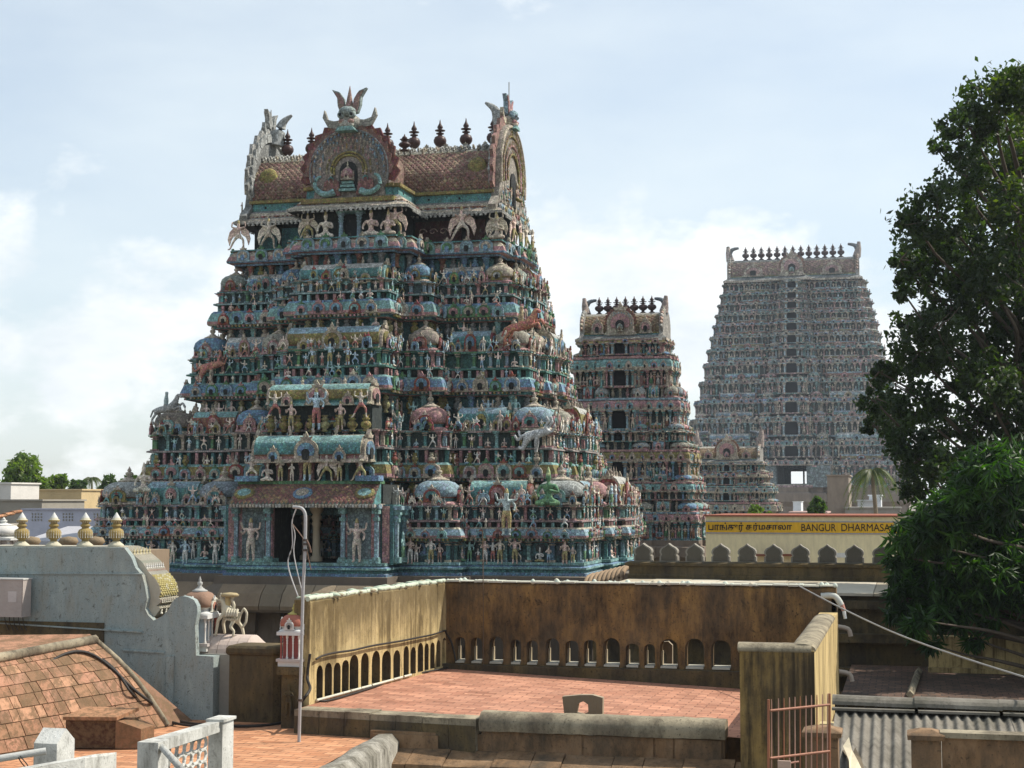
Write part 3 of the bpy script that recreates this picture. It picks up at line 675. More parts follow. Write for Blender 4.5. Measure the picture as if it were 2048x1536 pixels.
    for s in (-1, 1):
        mb.add(ROUNDCOL, at(CX+s*.38, CY-4.45, ct, .28, .28, 1.05), (LBLUE,)); mb.box(CX+s*1.05-.35, CX+s*1.05+.35, CY-4.16, CY-4.0, ct, zt-.1, BLACKISH)
    mb.box(CX-.27, CX+.27, CY-4.22, CY-4.0, ct, ct+1.0, DARK); mb.box(CX-.55, CX+.55, CY-4.6, CY-3.9, ct+1.02, ct+1.16, AQUA)
    mb.build('neck_wall', mat, tw, loc=(CX, CY-2, ct))
    yf = CY-2.75
    big = [(-5.5,-.1,'garuda',1.25),(-4.2,0,'garuda',1.3),(-2.45,-.2,'pray',1.2),(-1.75,-1.8,'garuda',1.1),(-.95,-1.9,'seat',1.5),(.95,-1.9,'seat',1.5),(1.95,-1.9,'garuda',1.2),(1.7,-2.0,'seat',1.35),
           (4.1,.05,'garuda',1.45),(5.6,-.05,'seat',1.35),(5.55,0,'garuda',1.15)]
    for x, y, kk, hh in big: figs.add(kk, at(CX+x, yf+y, ct, 1), hh*(.8 if kk == 'seat' else 1), (pick(CREAM, SKIN, SAND), pick(OCHRE, CREAM, SAND), OCHRE))
    for y in (-1.6, -.6, .5, 1.6): figs.add(pick('garuda', 'seat', 'stand'), at(CX+6.0, CY+y, ct, 1, rz=math.pi/2), 1.15, (pick(CREAM, SKIN), OCHRE, CREAM))
    figs.build(tw, M_STATUE)
    # ---------------- barrel roof
    zr = lambda y: PY(990, y, CY-2.0).z
    ze, zn0, zb0, zt = zr(432), zr(400), zr(380), PY(940, 303, CY).z
    ro = outline(CX, CY, 5.2, 2.15, 1.95, 1.7, 2.1, 2.2, 1.1, .8, 0, 0)
    mb = MB()
    band(mb, ro, [(-.3,ze+.02),(.58,ze),(.62,ze+.10),(.45,ze+.22),(.30,ze+.30),(.28,ze+.36),(.12,ze+.52),(.0,ze+.62)], [DARK,WHITE,CREAM,GREY,RUST,CREAM,GREY])
    band(mb, ro, [(.0,ze+.60),(-.02,zb0-.14),(.10,zb0-.12),(.10,zb0)], [TEAL,OCHRE,OCHRE], GREY)
    for M, L, fc in edges(ro):
        n = max(1, int(L/.19))
        for k in range(n):
            mb.add(SFIN if k % 2 else VASE, M@at((k+.5)*L/n, -.57, ze-.08, .16, .1, .2), (WHITE,))
            mb.add(PIL, M@at((k+.5)*L/n, -.28, ze+.26, .08, .1, .09), (pick(CREAM, RUST),))
        if L > 2:
            for k in range(int(L/1.3)): mb.box(-.04, .04, -.01, .03, 0, .09, DARK, M@Matrix.Translation((.6+k*1.3, .0, ze+.72)))
    H = zt-zb0; D = 2.05
    def sect(v):            # v 0..1 front foot to ridge
        a = v*math.pi/2; s = math.sin(a)
        return -D*(math.cos(a)**.72)*(1+.10*math.sin(min(1, v*2.2)*math.pi)), H*(s**1.05)
    def brl(u, v, w=5.3):
        y, z = sect(v); y2, z2 = sect(min(1, v+.01)); y1, z1 = sect(max(0, v-.01)); t = Vector((0, y2-y1, z2-z1)).normalized()
        return Vector((CX-w+2*w*u, CY+y, zb0+z)), Vector((0, -t.z, t.y))
    N = 16
    for side in (1, -1):
        for k in range(N):
            q = [brl(0, k/N)[0], brl(1, k/N)[0], brl(1, (k+1)/N)[0], brl(0, (k+1)/N)[0]]
            if side < 0: q = [Vector((p.x, 2*CY-p.y, p.z)) for p in q][::-1]
            mb.face(q, (.38,.34,.22) if k < 11 else (.48,.46,.38), True)
    diamonds(mb, lambda u, v: brl(u, v*.68+.0), 46, 9, (.33,.18,.14), (.42,.30,.20), .04)
    for r_, vv in ((0, .70), (1, .80), (2, .90)):
        for k in range(40):
            p, nn = brl((k+.5)/40, vv)
            if rnd.random() < .93: mb.add(VASE, Matrix.Translation(p)@Matrix.Rotation(.5+.3*r_, 4, 'X')@Matrix.Diagonal((.16,.2,.2,1)), (pick(WHITE, CREAM, WHITE),))
    for s in (-1, 1):       # side rosettes
        p, nn = brl(.5+s*.43, .33); mb.add(FINIAL if 0 else lathe([(.01,.0),(.42,.0),(.36,.08),(.2,.12),(.01,.14)], 14), Matrix.Translation(p)@Matrix.Rotation(math.radians(80), 4, 'X'), (OCHRE,))
    mb.box(CX-5.3, CX+5.3, CY-.22, CY+.22, zt-.08, zt+.06, WHITE)
    for k in range(5):
        p = (CX+1.9+k*.85, CY-.35, zt-.06); mb.add(NASI_S, at(*p, .34, .6, .3), (WHITE, CREAM, CREAM, GREY))
    mb.build('roof', mat, tw, loc=(CX, CY, zb0))
    # ridge finials
    M_COP = mat_tint('dark_copper', .3, (.02, .02, .02), 3, 20, 0, .004, .42)
    xs = [PY(x, 300, CY).x for x in (575, 623, 674, 724, 775, 828, 880, 932, 986)]
    for x in xs:
        q = MB(); q.add(FINIAL, at(x, CY, zt+.0, .88, .88, 1.24), ((.055,.026,.022),)); q.build('finial', M_COP, tw, loc=(x, CY, zt))
    q = MB(); q.add(FINIAL, at(PY(806, 300, CY-1.8).x, CY-1.6, zt-.2, .8, .8, .62), ((.055,.026,.022),)); q.build('finial', M_COP, tw)
    # ---------------- horned lion mask used on the arches
    def lion(mb, M, sc_=1.0, c=(CREAM, LBLUE, RUST)):
        S = M@Matrix.Diagonal((sc_, sc_, sc_, 1)); a, b, c3 = c
        ball = lathe([(.02,-1),(.5,-.87),(.87,-.5),(1,0),(.87,.5),(.5,.87),(.02,1)], 12)
        mb.add(ball, S@at(0,-.05,.22,.34,.26,.26), (a,)); mb.add(ball, S@at(0,-.28,.12,.22,.14,.13), (a,)); mb.add(ball, S@at(0,-.22,.50,.26,.2,.16), (b,))
        for s in (-1, 1):
            mb.add(ball, S@at(s*.17,-.28,.40,.11,.1,.11), (b,)); mb.add(ball, S@at(s*.17,-.37,.40,.05,.04,.05), (DARK,)); mb.add(ball, S@at(s*.13,-.3,.20,.1,.12,.08), (c3,))
            lf = [(.06,.45),(.26,.5),(.34,.72),(.36,.95),(.52,1.2),(.30,1.12),(.16,.92),(.12,.7)]; mb.add(prism([(s*x, z) for x, z in (lf if s > 0 else lf[::-1])], -.10, .06), S, (b,)); mb.add(prism([(s*(x*.8+.03), z*.9+.05) for x, z in (lf if s > 0 else lf[::-1])], -.14, -.10), S, (c3,))
            mb.add(prism([(0,0),(.38,.06),(.55,.36),(.50,.58),(.40,.30),(.2,.24),(0,.26)] if s > 0 else [(0,.26),(-.2,.24),(-.40,.30),(-.50,.58),(-.55,.36),(-.38,.06),(0,0)], -.06, .08), S@at(s*.26,0,.05), (a,))
        tube(mb, [S@Vector(p) for p in ((0,-.05,.6),(0,-.05,.95),(0,-.02,1.3))], .14*sc_, c3, 8, .01)
        mb.add(prism([(-.3,0),(.3,0),(.2,.12),(-.2,.12)], -.42, -.1), S@at(0,0,-.08), (AQUA,))
    # ---------------- front arch: transverse barrel with horseshoe face
    ya = CY-4.45; c0 = PY(709, 342, ya); R = 1.68
    mb = MB(); out = [(.9,-1.12),(1.5,-1.05),(1.42,-.72)]+circle(R, 26, -18, 198)+[(-1.42,-.72),(-1.5,-1.05),(-.9,-1.12)]
    C = Matrix.Translation((CX-.02, ya, c0.z))
    inner = circle(1.5, 22, -25, 205)
    V = []; n = len(inner); back = CY+.2
    for k in range(n-1):
        (x0, z0), (x1, z1) = inner[k], inner[k+1]
        mb.face([(CX+x0, ya, c0.z+z0), (CX+x0, back, c0.z+z0), (CX+x1, back, c0.z+z1), (CX+x1, ya, c0.z+z1)], (.32,.20,.15), True)
    mb.add(prism(out, -.12, .25), C, ((.34,.30,.26),))
    mb.add(petals(15, R, R+.42, -12, 192, .52), C, ((.24,.07,.06),)); mb.add(petals(14, R-.05, R+.20, -5, 185, .40), C@at(0,-.08,0), ((.30,.16,.13),))
    for rr, n, hh, cc in ((1.47, 30, .36, (LBLUE, CREAM, GREY, BLUE)), (1.20, 25, .34, (PINK, CREAM, LBLUE, SKIN)), (.93, 18, .32, (CREAM, SKIN, OCHRE, PINK))):
        for k in range(n):
            a = math.radians(-12+204*(k+.5)/n)
            mb.add(FIG['pray'], C@Matrix.Translation((rr*math.cos(a), -.16, rr*math.sin(a)-.1))@Matrix.Rotation(0, 4, 'Y')@Matrix.Diagonal((hh, hh, hh, 1)), (pick(*cc), pick(*cc), pick(*cc)))
    ring = lambda r: [C@Vector((r*math.cos(t), -.15, r*math.sin(t))) for t in [math.radians(-15+210*k/30) for k in range(31)]]
    for r, w, cc in ((1.64, .04, GREY), (.74, .05, OCHRE), (.62, .05, OCHRE)): tube(mb, ring(r), w, cc, 6)
    # niche with a tiny shrine, flanking makaras
    mb.add(prism([(.36,-.85)]+circle(.36, 9, 0, 180, 0, .0)+[(-.36,-.85)], -.20, -.12), C, (DARK,))
    mb.add(KUTA, C@at(0,-.28,-.42,.24,.16,.42), (CREAM, PINK, PINK, CREAM, RUST, CREAM, PINK, CREAM, DARK))
    for dz, w in ((-.85,.34), (-.7,.28), (-.56,.22)): mb.box(-w, w, -.36, -.14, dz, dz+.1, AQUA, C)
    for s in (-1, 1):
        tube(mb, smoothpath([C@Vector(p) for p in ((s*.55,-.26,-.85),(s*.80,-.3,-.95),(s*1.12,-.3,-.88),(s*1.36,-.3,-.62),(s*1.30,-.3,-.32),(s*1.12,-.28,-.22))], 4), .15, AQUA, 8, .05)
        mb.add(FIG['dance'], C@at(s*.72,-.24,-.5,.5), fig_cols()); mb.add(prism([(-.4,0),(.4,0),(.3,.6),(0,.75),(-.3,.55)], -.2, -.1), C@at(s*.72,0,-1.0), ((.35,.16,.14),))
    mb.box(-1.95, 1.95, -.35, .5, -1.30, -1.12, OCHRE, C); mb.box(-1.85, 1.85, -.25, .5, -1.45, -1.30, CREAM, C)
    ao = mb.build('front_arch', mat, tw, loc=(CX, ya, c0.z))
    mb = MB(); lion(mb, Matrix.Translation((CX-.02, ya-.05, c0.z+1.62)), 1.4, ((.45,.44,.38), (.36,.44,.42), (.42,.27,.23))); mb.build('lion_mask', mat, ao)
    # ---------------- end gables
    for s in (1, -1):
        xg = CX+s*5.3; zc = zb0+.75; mb = MB(); M = Matrix.Translation((xg, CY, zc))@Matrix.Rotation(s*math.pi/2, 4, 'Z')
        out = [(1.3,-1.35),(2.6,-1.75),(2.75,-1.45),(2.2,-1.0)]+circle(2.25, 24, -14, 194, 0, .1, .95)+[(-2.2,-1.0),(-2.75,-1.45),(-2.6,-1.75),(-1.3,-1.35)]
        mb.add(prism(out, -.22, .1), M, (GREY if s < 0 else (.42,.38,.32),))
        mb.add(petals(15, 2.10, 2.66, -16, 196, .70), M@at(0,.02,.1), ((.50,.50,.47) if s < 0 else (.42,.24,.20),))
        mb.add(petals(20, 2.15, 2.48, -16, 196, .44), M@at(0,.12,.1), ((.50,.52,.50),))
        for r, w, cc in ((2.15,.07,CREAM),(1.75,.05,OCHRE),(1.35,.05,PINK),(1.0,.06,OCHRE)):
            tube(mb, [M@Vector((.95*r*math.cos(t), -.26, .1+r*math.sin(t))) for t in [math.radians(-14+208*k/24) for k in range(25)]], w, cc, 6)
        for rr, n, hh in ((1.85,30,.30),(1.45,24,.28),(1.08,16,.26)):
            for k in range(n):
                a = math.radians(-12+204*(k+.5)/n); mb.add(FIG['pray'], M@at(.95*rr*math.cos(a), -.3, .1+rr*math.sin(a)-.12, hh), (pick(CREAM, SKIN, OCHRE, WHITE), pick(OCHRE, PINK, CREAM), CREAM))
        mb.add(prism([(.42,-1.1)]+circle(.42, 9, 0, 180, 0, -.1)+[(-.42,-1.1)], -.28, -.2), M, (DARK,)); mb.add(FIG['seat'], M@at(0,-.42,-.9,.9), (SKIN, OCHRE, CREAM))
        for k in range(34):
            a = rnd.uniform(-2.4, 2.4); h_ = rnd.uniform(-1.6, -.55)
            if abs(a) > .5 and abs(a) < 1.75-h_*.45: mb.add(FIG[pick('seat', 'pray', 'stand', 'dance')], M@at(a, -.32, h_, rnd.uniform(.3, .5)), fig_cols())
        for k in range(9): mb.add(NASI_S, M@at(-2.2+k*.55, -.28, -1.72, .5, .8, .42), (pick(CREAM, PINK, AQUA, WHITE), pick(OCHRE, LBLUE, RUST), CREAM, DARK))
        g = mb.build('gable_arch', mat, tw, loc=(xg, CY, zc))
        mb = MB(); lion(mb, M@at(0,.0,2.25), 1.12, (CREAM, LBLUE, PINK) if s > 0 else ((.45,.46,.44),)*3)
        tube(mb, smoothpath([M@Vector(p) for p in ((0,.25,2.1),(0,.35,2.6),(0,.55,3.1),(0,.95,3.4))], 4), .40, (.50,.52,.50), 10, .05)
        mb.build('lion_mask', mat, g)
    mb = MB(); p = PX(1022, 215, CX+5.3); tube(mb, [(CX+5.3, CY+.3, zt+1.5), (CX+5.3, CY+.3, PY(1022, 164, CY+.3).z)], .022, GREY, 6)
    mb.build('lightning_rod', M_METAL, tw)
    # ---------------- granite storey below the stucco
    o = outline(CX, CY, 10.1, 7.0, 5.5, 2.9, .8, 2.0, 3.4, 1.5, .75, 1.6); zp = Z[0][0]
    mb = MB(); band(mb, o, [(.2,GROUND),(.2,zp-3.2),(.0,zp-3.0),(.0,zp-1.35),(.3,zp-1.2),(1.15,zp-1.22),(1.2,zp-1.08),(.95,zp-.62),(.5,zp-.30),(.42,zp-.26),(.42,zp+.02)], [(.16,.13,.10)]*10, (.2,.17,.13))
    for M, L, fc in edges(o):
        n = max(1, int(L/.9))
        for k in range(n+1):
            x = min(max(k*L/n, .15), L-.15); mb.add(PILASTER, M@at(x, .03, zp-5.5, .34, .3, 4.2), ((.15,.12,.09),))
        xx = 0
        while xx < L-.1:
            w_ = min(rnd.choice((.8, 1.1, 1.4, 1.7)), L-xx); j = rnd.uniform(0, .05); a_, b_ = xx+.015, xx+w_-.015
            sec_ = [(1.24+j, zp-1.12-j), (1.28+j, zp-.98-j), (1.03, zp-.56), (.60, zp-.26)]
            V_ = [(x_, -d_, z_) for x_ in (a_, b_) for d_, z_ in sec_]
            mb.add(T(V_, [(0,4,5,1),(1,5,6,2),(2,6,7,3),(0,1,2,3),(7,6,5,4)]), M, (rnd.choice(((.24,.18,.12),(.28,.22,.15),(.20,.16,.11),(.26,.20,.15))),)); xx += w_
    mb.box(CX-1.0, CX+1.2, CY-hd-p2-2.4, CY-7, GROUND, zp-2.0, (.01,.01,.01))
    mb.build('stone_storey', M_STONE, tw, loc=(CX, CY, GROUND))
    return tw
near_tower()
# ---------------------------------------------------------------- the towers further away
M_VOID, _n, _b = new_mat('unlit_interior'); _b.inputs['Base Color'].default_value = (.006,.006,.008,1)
M_COP2 = mat_tint('dark_copper_far', .3, (.02, .02, .02), 3, 20, 0, .004, .45)
def far_tower(label, xc, Y0, hdr, rows, roof, pal, bay, fin, cell=1.0, figh=1, door=None, maxfig=60, gate=None, mat=None, ov=None):
    ov = ov or cell
    """rows, lowest first: (y_bottom, y_walltop, y_cornicetop, half_width_px); roof: (y_eave, y_ridge, y_finialtop, half_width_px)"""
    mat = mat or M_STUCCO; k = (PY(xc+100, 900, Y0).x-PY(xc, 900, Y0).x)/100      # metres per pixel
    CX = PY(xc, 900, Y0).x; hw0 = rows[0][3]*k; hd0 = hw0*hdr; CY = Y0+hd0
    tw = thing('temple_tower', label, 'temple tower', (CX, CY, GROUND)); figs = Figs()
    nrow = len(rows)
    for i, (yb, yt, yc, hp) in enumerate(rows):
        hw = hp*k; hd = max(hd0-(hw0-hw)*.8, 1.6); yf = CY-hd
        zb, zt, zc = (PY(xc, v, yf).z for v in (yb, yt, yc))
        nz = PY(xc, rows[i+1][0], yf).z if i+1 < nrow else PY(xc, roof[0], yf).z
        b0, b2 = (bay[0], bay[2]) if bay[0] > 0 else ((22+max(0, yb-570)*.135)/hp, (13+max(0, yb-570)*.07)/hp)
        bw = b0*hw; p1 = bay[1]*hw; bw2 = b2*hw
        o = outline(CX, CY, hw, hd, bw, bw2, p1, p1*1.8, hd*.45, hd*.2, p1*.6, p1)
        mb = MB(); dn = MB(); DB = MB(); h = zc-zt; c1, c2, c3 = pal[i % len(pal)]
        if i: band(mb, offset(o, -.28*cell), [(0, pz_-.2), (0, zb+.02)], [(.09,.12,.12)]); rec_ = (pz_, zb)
        pz_ = zc
        if gate and i == gate[0]:        # an open passage right through this storey
            g = gate[1]*k
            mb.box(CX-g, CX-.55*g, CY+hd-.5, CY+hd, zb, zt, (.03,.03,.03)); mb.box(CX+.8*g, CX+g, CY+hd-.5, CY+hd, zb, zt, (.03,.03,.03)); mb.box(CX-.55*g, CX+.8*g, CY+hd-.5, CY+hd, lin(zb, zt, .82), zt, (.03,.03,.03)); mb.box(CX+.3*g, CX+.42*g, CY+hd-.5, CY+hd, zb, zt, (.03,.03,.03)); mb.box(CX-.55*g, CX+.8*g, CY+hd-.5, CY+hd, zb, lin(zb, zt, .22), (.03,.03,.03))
            for s in (-1, 1):
                a, b = (CX+g, CX+hw) if s > 0 else (CX-hw, CX-g)
                mb.box(a, b, CY-hd, CY+hd, zb, zt, (.18,.2,.2))
                a, b = (CX+g, CX+bw) if s > 0 else (CX-bw, CX-g); mb.box(a, b, CY-hd-p1*1.8, CY-hd, zb, zt, (.22,.3,.32))
            wo = None
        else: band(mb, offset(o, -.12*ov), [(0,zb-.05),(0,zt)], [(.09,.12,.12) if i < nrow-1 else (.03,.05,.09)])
        band(mb, o, [(.12*ov,zb-.02),(.12*ov,zb+.1*(zt-zb)),(-.1*ov,zb+.14*(zt-zb))], [c2, c3], None)
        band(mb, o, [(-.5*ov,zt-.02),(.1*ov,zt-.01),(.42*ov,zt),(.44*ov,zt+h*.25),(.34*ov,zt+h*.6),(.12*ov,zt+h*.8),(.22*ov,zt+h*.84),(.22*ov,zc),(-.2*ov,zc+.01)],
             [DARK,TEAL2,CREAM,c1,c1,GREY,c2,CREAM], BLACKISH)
        for M, L, fc in edges(o):
            if fc == 'L': continue
            n = max(1, round(L/(.48*cell))); hh = zt-zb
            ctr = fc == 'F' and L > 2*bw2*.9 and L < 2*bw2*1.1 and abs(M.translation.y-(CY-hd-p1*1.8)) < .02
            for q in range(n+1):
                if gate and i == gate[0] and ctr: continue
                x = min(max(q*L/n, min(.1*cell, L*.3)), L-min(.1*cell, L*.3))
                if ctr and door and abs(x-L/2) < door[i]*k+.05*cell: continue
                dn.add(PILASTER, M@at(x, .02, zb, .22*cell, .3*cell, hh), (pick(*pal[(i+q) % len(pal)], CREAM), pick(CREAM, c2, TEAL)))
            if not ctr:
                for q in range(n):
                    if rnd.random() < .8 and L/n > .34*cell: figs.add(pick('stand', 'pray', 'four', 'seat'), M@at((q+.5)*L/n, -.1*cell, zb+hh*.08, 1), hh*rnd.uniform(.6, .85))
            n = max(1, round(L/(.8*cell)))
            for q in range(n):
                w = min(.5*cell, L*.7); dn.add(NASI_S, M@at((q+.5)*L/n, -.38*ov, zt+h*.12, w, cell*.7, min(w, h)), (pick(PINK, c2, CREAM, AQUA), pick(c1, CREAM, BLUE), CREAM, DARK))
        if i and rec_[1]-rec_[0] > .25*cell:
            for M, L, fc in edges(offset(o, -.25*cell)):
                if fc != 'L':
                    n = max(1, round(L/(.5*cell)))
                    for q in range(n): dn.add(VASE if (q+i) % 2 else ROUNDCOL, M@at((q+.5)*L/n, -.1*cell, rec_[0], .32*cell, .3*cell, rec_[1]-rec_[0]), (pick(CREAM, GREY, TEAL, PINK, SAND),))
        # shrines standing on the cornice, before the next wall
        hs = (nz-zc)+(0 if i+1 >= nrow else .62*(PY(xc, rows[i+1][1], yf).z-PY(xc, rows[i+1][0], yf).z)); hs *= .9
        if i+1 < nrow:
            kw = min((1.5 if cell < 2 else .9)*cell, (hw-bw)*.42)
            pts = [(s*(hw-kw*.45), -(hd-kw*.45)) for s in (-1, 1)]+[(s*(bw-kw*.4), -(hd+p1-kw*.45)) for s in (-1, 1)]+[(hw-kw*.45, hd-kw*.45), (hw+p1*.6-kw*.4, hd*.4), (hw+p1*.6-kw*.4, -hd*.4)]
            for x, y in pts:
                dn.add(KUTA, at(CX+x, CY+y, zc, kw/2, kw/2, hs*.55), kuta_cols())
            for s in (-1, 1):
                wl = (hw-bw-kw*1.5); nb = max(1, round(wl/(3.2*cell)))
                for q in range(nb):
                    ln = wl/nb*.72; dep = .9*cell; rr = min(SALA, key=lambda r: abs(r-ln/dep))
                    dn.add(SALA[rr], at(CX+s*(bw+kw*.25+(q+.5)*wl/nb), CY-hd+.3*cell, zc, ln/2/rr, dep/2, hs*.62), sala_cols())
        # a near-black box painting the central opening's shade, its jambs and two guardians
        if door and not (gate and i == gate[0]):
            dw = door[i]*k; yy = CY-hd-p1*1.8
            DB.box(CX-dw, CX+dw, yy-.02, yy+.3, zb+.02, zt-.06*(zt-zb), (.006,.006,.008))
            for s in (-1, 1):
                dn.add(PILASTER, at(CX+s*(dw+.15*cell), yy-.06*cell, zb, .26*cell, .4*cell, (zt-zb)), (LBLUE, CREAM))
                if bw2 > dw+.7*cell: figs.add('four', at(CX+s*(dw+.55*cell), yy-.2*cell, zb, 1), (zt-zb)*.85, (SKIN, CREAM, CREAM))
        tr = mb.build('tier', mat, tw, loc=(CX, yf, zb)); dn.build('tier_ornament', mat, tr)
        if DB.n: DB.build('opening_shade', M_VOID, tr)
    figs.build(tw, mat, maxfig)
    # roof
    ye, yr, yfn, hp = roof; hw = hp*k; hd = max(hd0-(hw0-hw)*.8, 1.3); yf = CY-hd
    ze, zr = PY(xc, ye, yf).z, PY(xc, yr, CY).z; H = zr-ze; mb = MB()
    o = outline(CX, CY, hw, hd, abs(bay[0])*hw*.8, 0, bay[1]*hw, 0, 1, 1, 0, 0)
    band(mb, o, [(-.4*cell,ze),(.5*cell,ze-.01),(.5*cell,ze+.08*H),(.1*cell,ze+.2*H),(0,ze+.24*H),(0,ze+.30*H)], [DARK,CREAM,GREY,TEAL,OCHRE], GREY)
    D = hd*.92; z0 = ze+.28*H; hh = H*.72
    def brl(u, v):
        a = v*math.pi/2; return Vector((CX-hw+2*hw*u, CY-D*math.cos(a)**.7*(1+.08*math.sin(min(1, v*2.2)*math.pi)), z0+hh*math.sin(a))), Vector((0, -math.cos(a), math.sin(a)))
    for q in range(12):
        for s in (1, -1):
            f = [brl(0, q/12)[0], brl(1, q/12)[0], brl(1, (q+1)/12)[0], brl(0, (q+1)/12)[0]]
            if s < 0: f = [Vector((p.x, 2*CY-p.y, p.z)) for p in f][::-1]
            mb.face(f, (.34,.28,.20) if q < 8 else (.48,.46,.40), True)
    diamonds(mb, lambda u, v: brl(u, v*.62), max(10, int(2*hw/(.42*cell))), 6, (.40,.22,.18) if fin[2] else (.34,.22,.12), (.44,.32,.2), .04*cell)
    for x, w in ((-.62, .7), (.62, .7)): mb.add(NASI, at(CX+x*hw, CY-D*1.05, z0-.05*hh, min(hw*.3, 2.2*cell), cell*2, hh*.62), (CREAM, PINK, CREAM, DARK))
    mb.build('roof', mat, tw, loc=(CX, CY, z0))
    q = MB(); yy = CY-hd-bay[1]*hw-.1; R = hh*fin[3]
    q.add(NASI, at(CX, yy, z0-.12*hh, R*2, cell*2.2, R*1.9), (CREAM, PINK, CREAM, DARK)); q.add(petals(14, .5, .62, -10, 190, .12), at(CX, yy, z0+R*.78, R*2, 1, R*1.9), (RUST,))
    for w, r_ in ((.34,12),(.42,16)):
        for t in range(r_):
            a = math.radians(200*t/(r_-1)-10); q.add(NASI_S, at(CX+w*2*R*math.cos(a), yy-.15*cell, z0-.1*hh+R*.86+w*1.9*R*math.sin(a), R*.13, cell*.6, R*.13), (pick(CREAM, LBLUE, SKIN),))
    q.add(KUTA, at(CX, yy-.3*cell, z0+.02*hh, R*.22, R*.22, R*.5), kuta_cols()); q.build('front_arch', mat, tw, loc=(CX, yy, z0))
    for s in (-1, 1):
        g = MB(); M = Matrix.Translation((CX+s*hw, CY, z0))@Matrix.Rotation(s*math.pi/2, 4, 'Z'); r = hd*1.1
        g.add(prism([(.5*r,-.35*hh),(1.25*r,-.42*hh),(1.0*r,0)]+circle(1, 18, 0, 180, 0, .30*hh, 1.02*r)+[(-1.0*r,0),(-1.25*r,-.42*hh),(-.5*r,-.35*hh)] if False else
                    [(.5*r,-.35*hh),(1.25*r,-.42*hh),(1.0*r,0)]+[(1.02*r*math.cos(math.radians(a)), .3*hh+.86*hh*math.sin(math.radians(a))) for a in range(0, 181, 10)]+[(-1.0*r,0),(-1.25*r,-.42*hh),(-.5*r,-.35*hh)], -.2*cell, .1*cell), M, ((.40,.38,.34),))
        for a in range(-5, 190, 11):
            a_ = math.radians(a); g.add(SFIN, M@Matrix.Translation((1.0*r*math.cos(a_), -.05, .3*hh+.84*hh*math.sin(a_)))@Matrix.Rotation(-(a_-math.pi/2), 4, 'Y')@Matrix.Diagonal((.22*r,.3*cell,.16*hh,1)), (pick(CREAM, WHITE, SKIN),))
        hx = fin[4]*k
        pts = smoothpath([(CX+s*hw*.99, CY, zr-.1), (CX+s*(hw+.1*hx), CY, zr+hx*.5), (CX+s*(hw-.15*hx), CY, zr+hx*1.0), (CX+s*(hw-.75*hx), CY, zr+hx*1.15)], 5)
        tube(g, pts, hx*.33, (.22,.26,.30), 8, hx*.1); tube(g, [(CX+s*hw, CY-.2, zr), (CX+s*(hw+.15*hx), CY-.2, zr+hx*.7), (CX+s*(hw+.2*hx), CY-.2, zr+hx*1.3)], hx*.36, (.42,.34,.30), 8, hx*.14)
        g.build('gable_arch', mat, tw, loc=(CX+s*hw, CY, z0))
    n, sp, _, _, _ = fin; fh = PY(xc, yfn, CY).z-zr
    for q in range(n):
        f = MB(); x = CX+(q-(n-1)/2)*sp*k; f.add(FINIAL, at(x, CY, zr-.03, fh/1.16*.95, fh/1.16*.95, fh/1.16), ((.06,.035,.035),)); f.build('finial', M_COP2, tw, loc=(x, CY, zr))
    # granite storey
    hw = rows[0][3]*k; hd = hd0; zb = PY(xc, rows[0][0], CY-hd).z; mb = MB()
    o = outline(CX, CY, hw+.1*cell, hd+.1*cell, abs(bay[0])*hw, bay[2]*hw, bay[1]*hw, bay[1]*hw*1.8, hd*.4, hd*.2, .3, .5)
    band(mb, o, [(.2*cell,GROUND),(.1*cell,zb-1.6*cell),(.5*cell,zb-1.2*cell),(.45*cell,zb-.5*cell),(.2*cell,zb-.4*cell),(.2*cell,zb)], [(.24,.19,.15)]*6, GREY)
    if gate and len(gate) > 2:
        g = gate[2]*k; mb.box(CX-g, CX+g, CY-hd-bay[1]*hw*1.8-.4*cell, CY-hd, GROUND, zb-2.2*cell, (.01,.01,.012))
    mb.build('stone_storey', M_STONE, tw, loc=(CX, CY, GROUND)); return tw
far_tower('middle temple tower with seven dark finials, standing between the nearest and the tallest tower', 1236, 84, .62,
    [(1080,1044,1024,152), (1000,984,964,142), (960,924,900,134), (884,866,862,124), (862,822,797,114), (776,742,714,97), (711,688,680,84)],
    (683, 628, 592, 80), [(PINK, LBLUE, AQUA), (AQUA, PINK, CREAM), (OCHRE, PINK, BLUE), (CREAM, TEAL, RUST)], (.42, .07, .30),
    (7, 18.3, False, .62, 26), cell=.75, ov=.5, door=[8, 8, 12, 7, 13, 12, 10], maxfig=40)
far_tower('small ochre and grey temple tower low between the middle and tallest towers', 1452, 150, .62,
    [(1040,1022,1005,92), (1002,986,972,84), (970,955,946,74), (944,930,925,66)], (926, 893, 884, 62), [(SAND, PINK, CREAM), (GREY, AQUA, SAND)], (.45, .06, .3),
    (7, 15, False, .85, 26), cell=1.0, door=[4, 5, 5, 4], maxfig=0)
rws = []
yy = [(975,932,921),(916,893,882),(874,845,834),(829,806,796),(790,766,757),(750,729,720),(716,700,692),(689,673,666),(664,649,643),(641,628,622),(620,607,602),(600,588,582),(580,566,562)]
for a, b, c in yy: rws.append((a, b, c, 134+(b-566)*.232))
BIGP = [((.32,.38,.40), PINK, CREAM), (TEAL, (.42,.30,.27), GREY), ((.40,.34,.26), LBLUE, (.45,.4,.34)), (BLUE, PINK, CREAM), ((.36,.30,.27), AQUA, PINK)]
far_tower('tallest temple tower, far off, dark windows up its middle', 1585, 335, .42, rws,
    (563, 518, 490, 132), BIGP, (-.26, .10, .13), (13, 16.6, True, .62, 24), cell=2.5, ov=.8, door=[30]+[12,12,11,11,10,10,9,9,8.5,8,7.5,7], maxfig=0, gate=(0, 30, 33), mat=M_STUCCO_FAR)
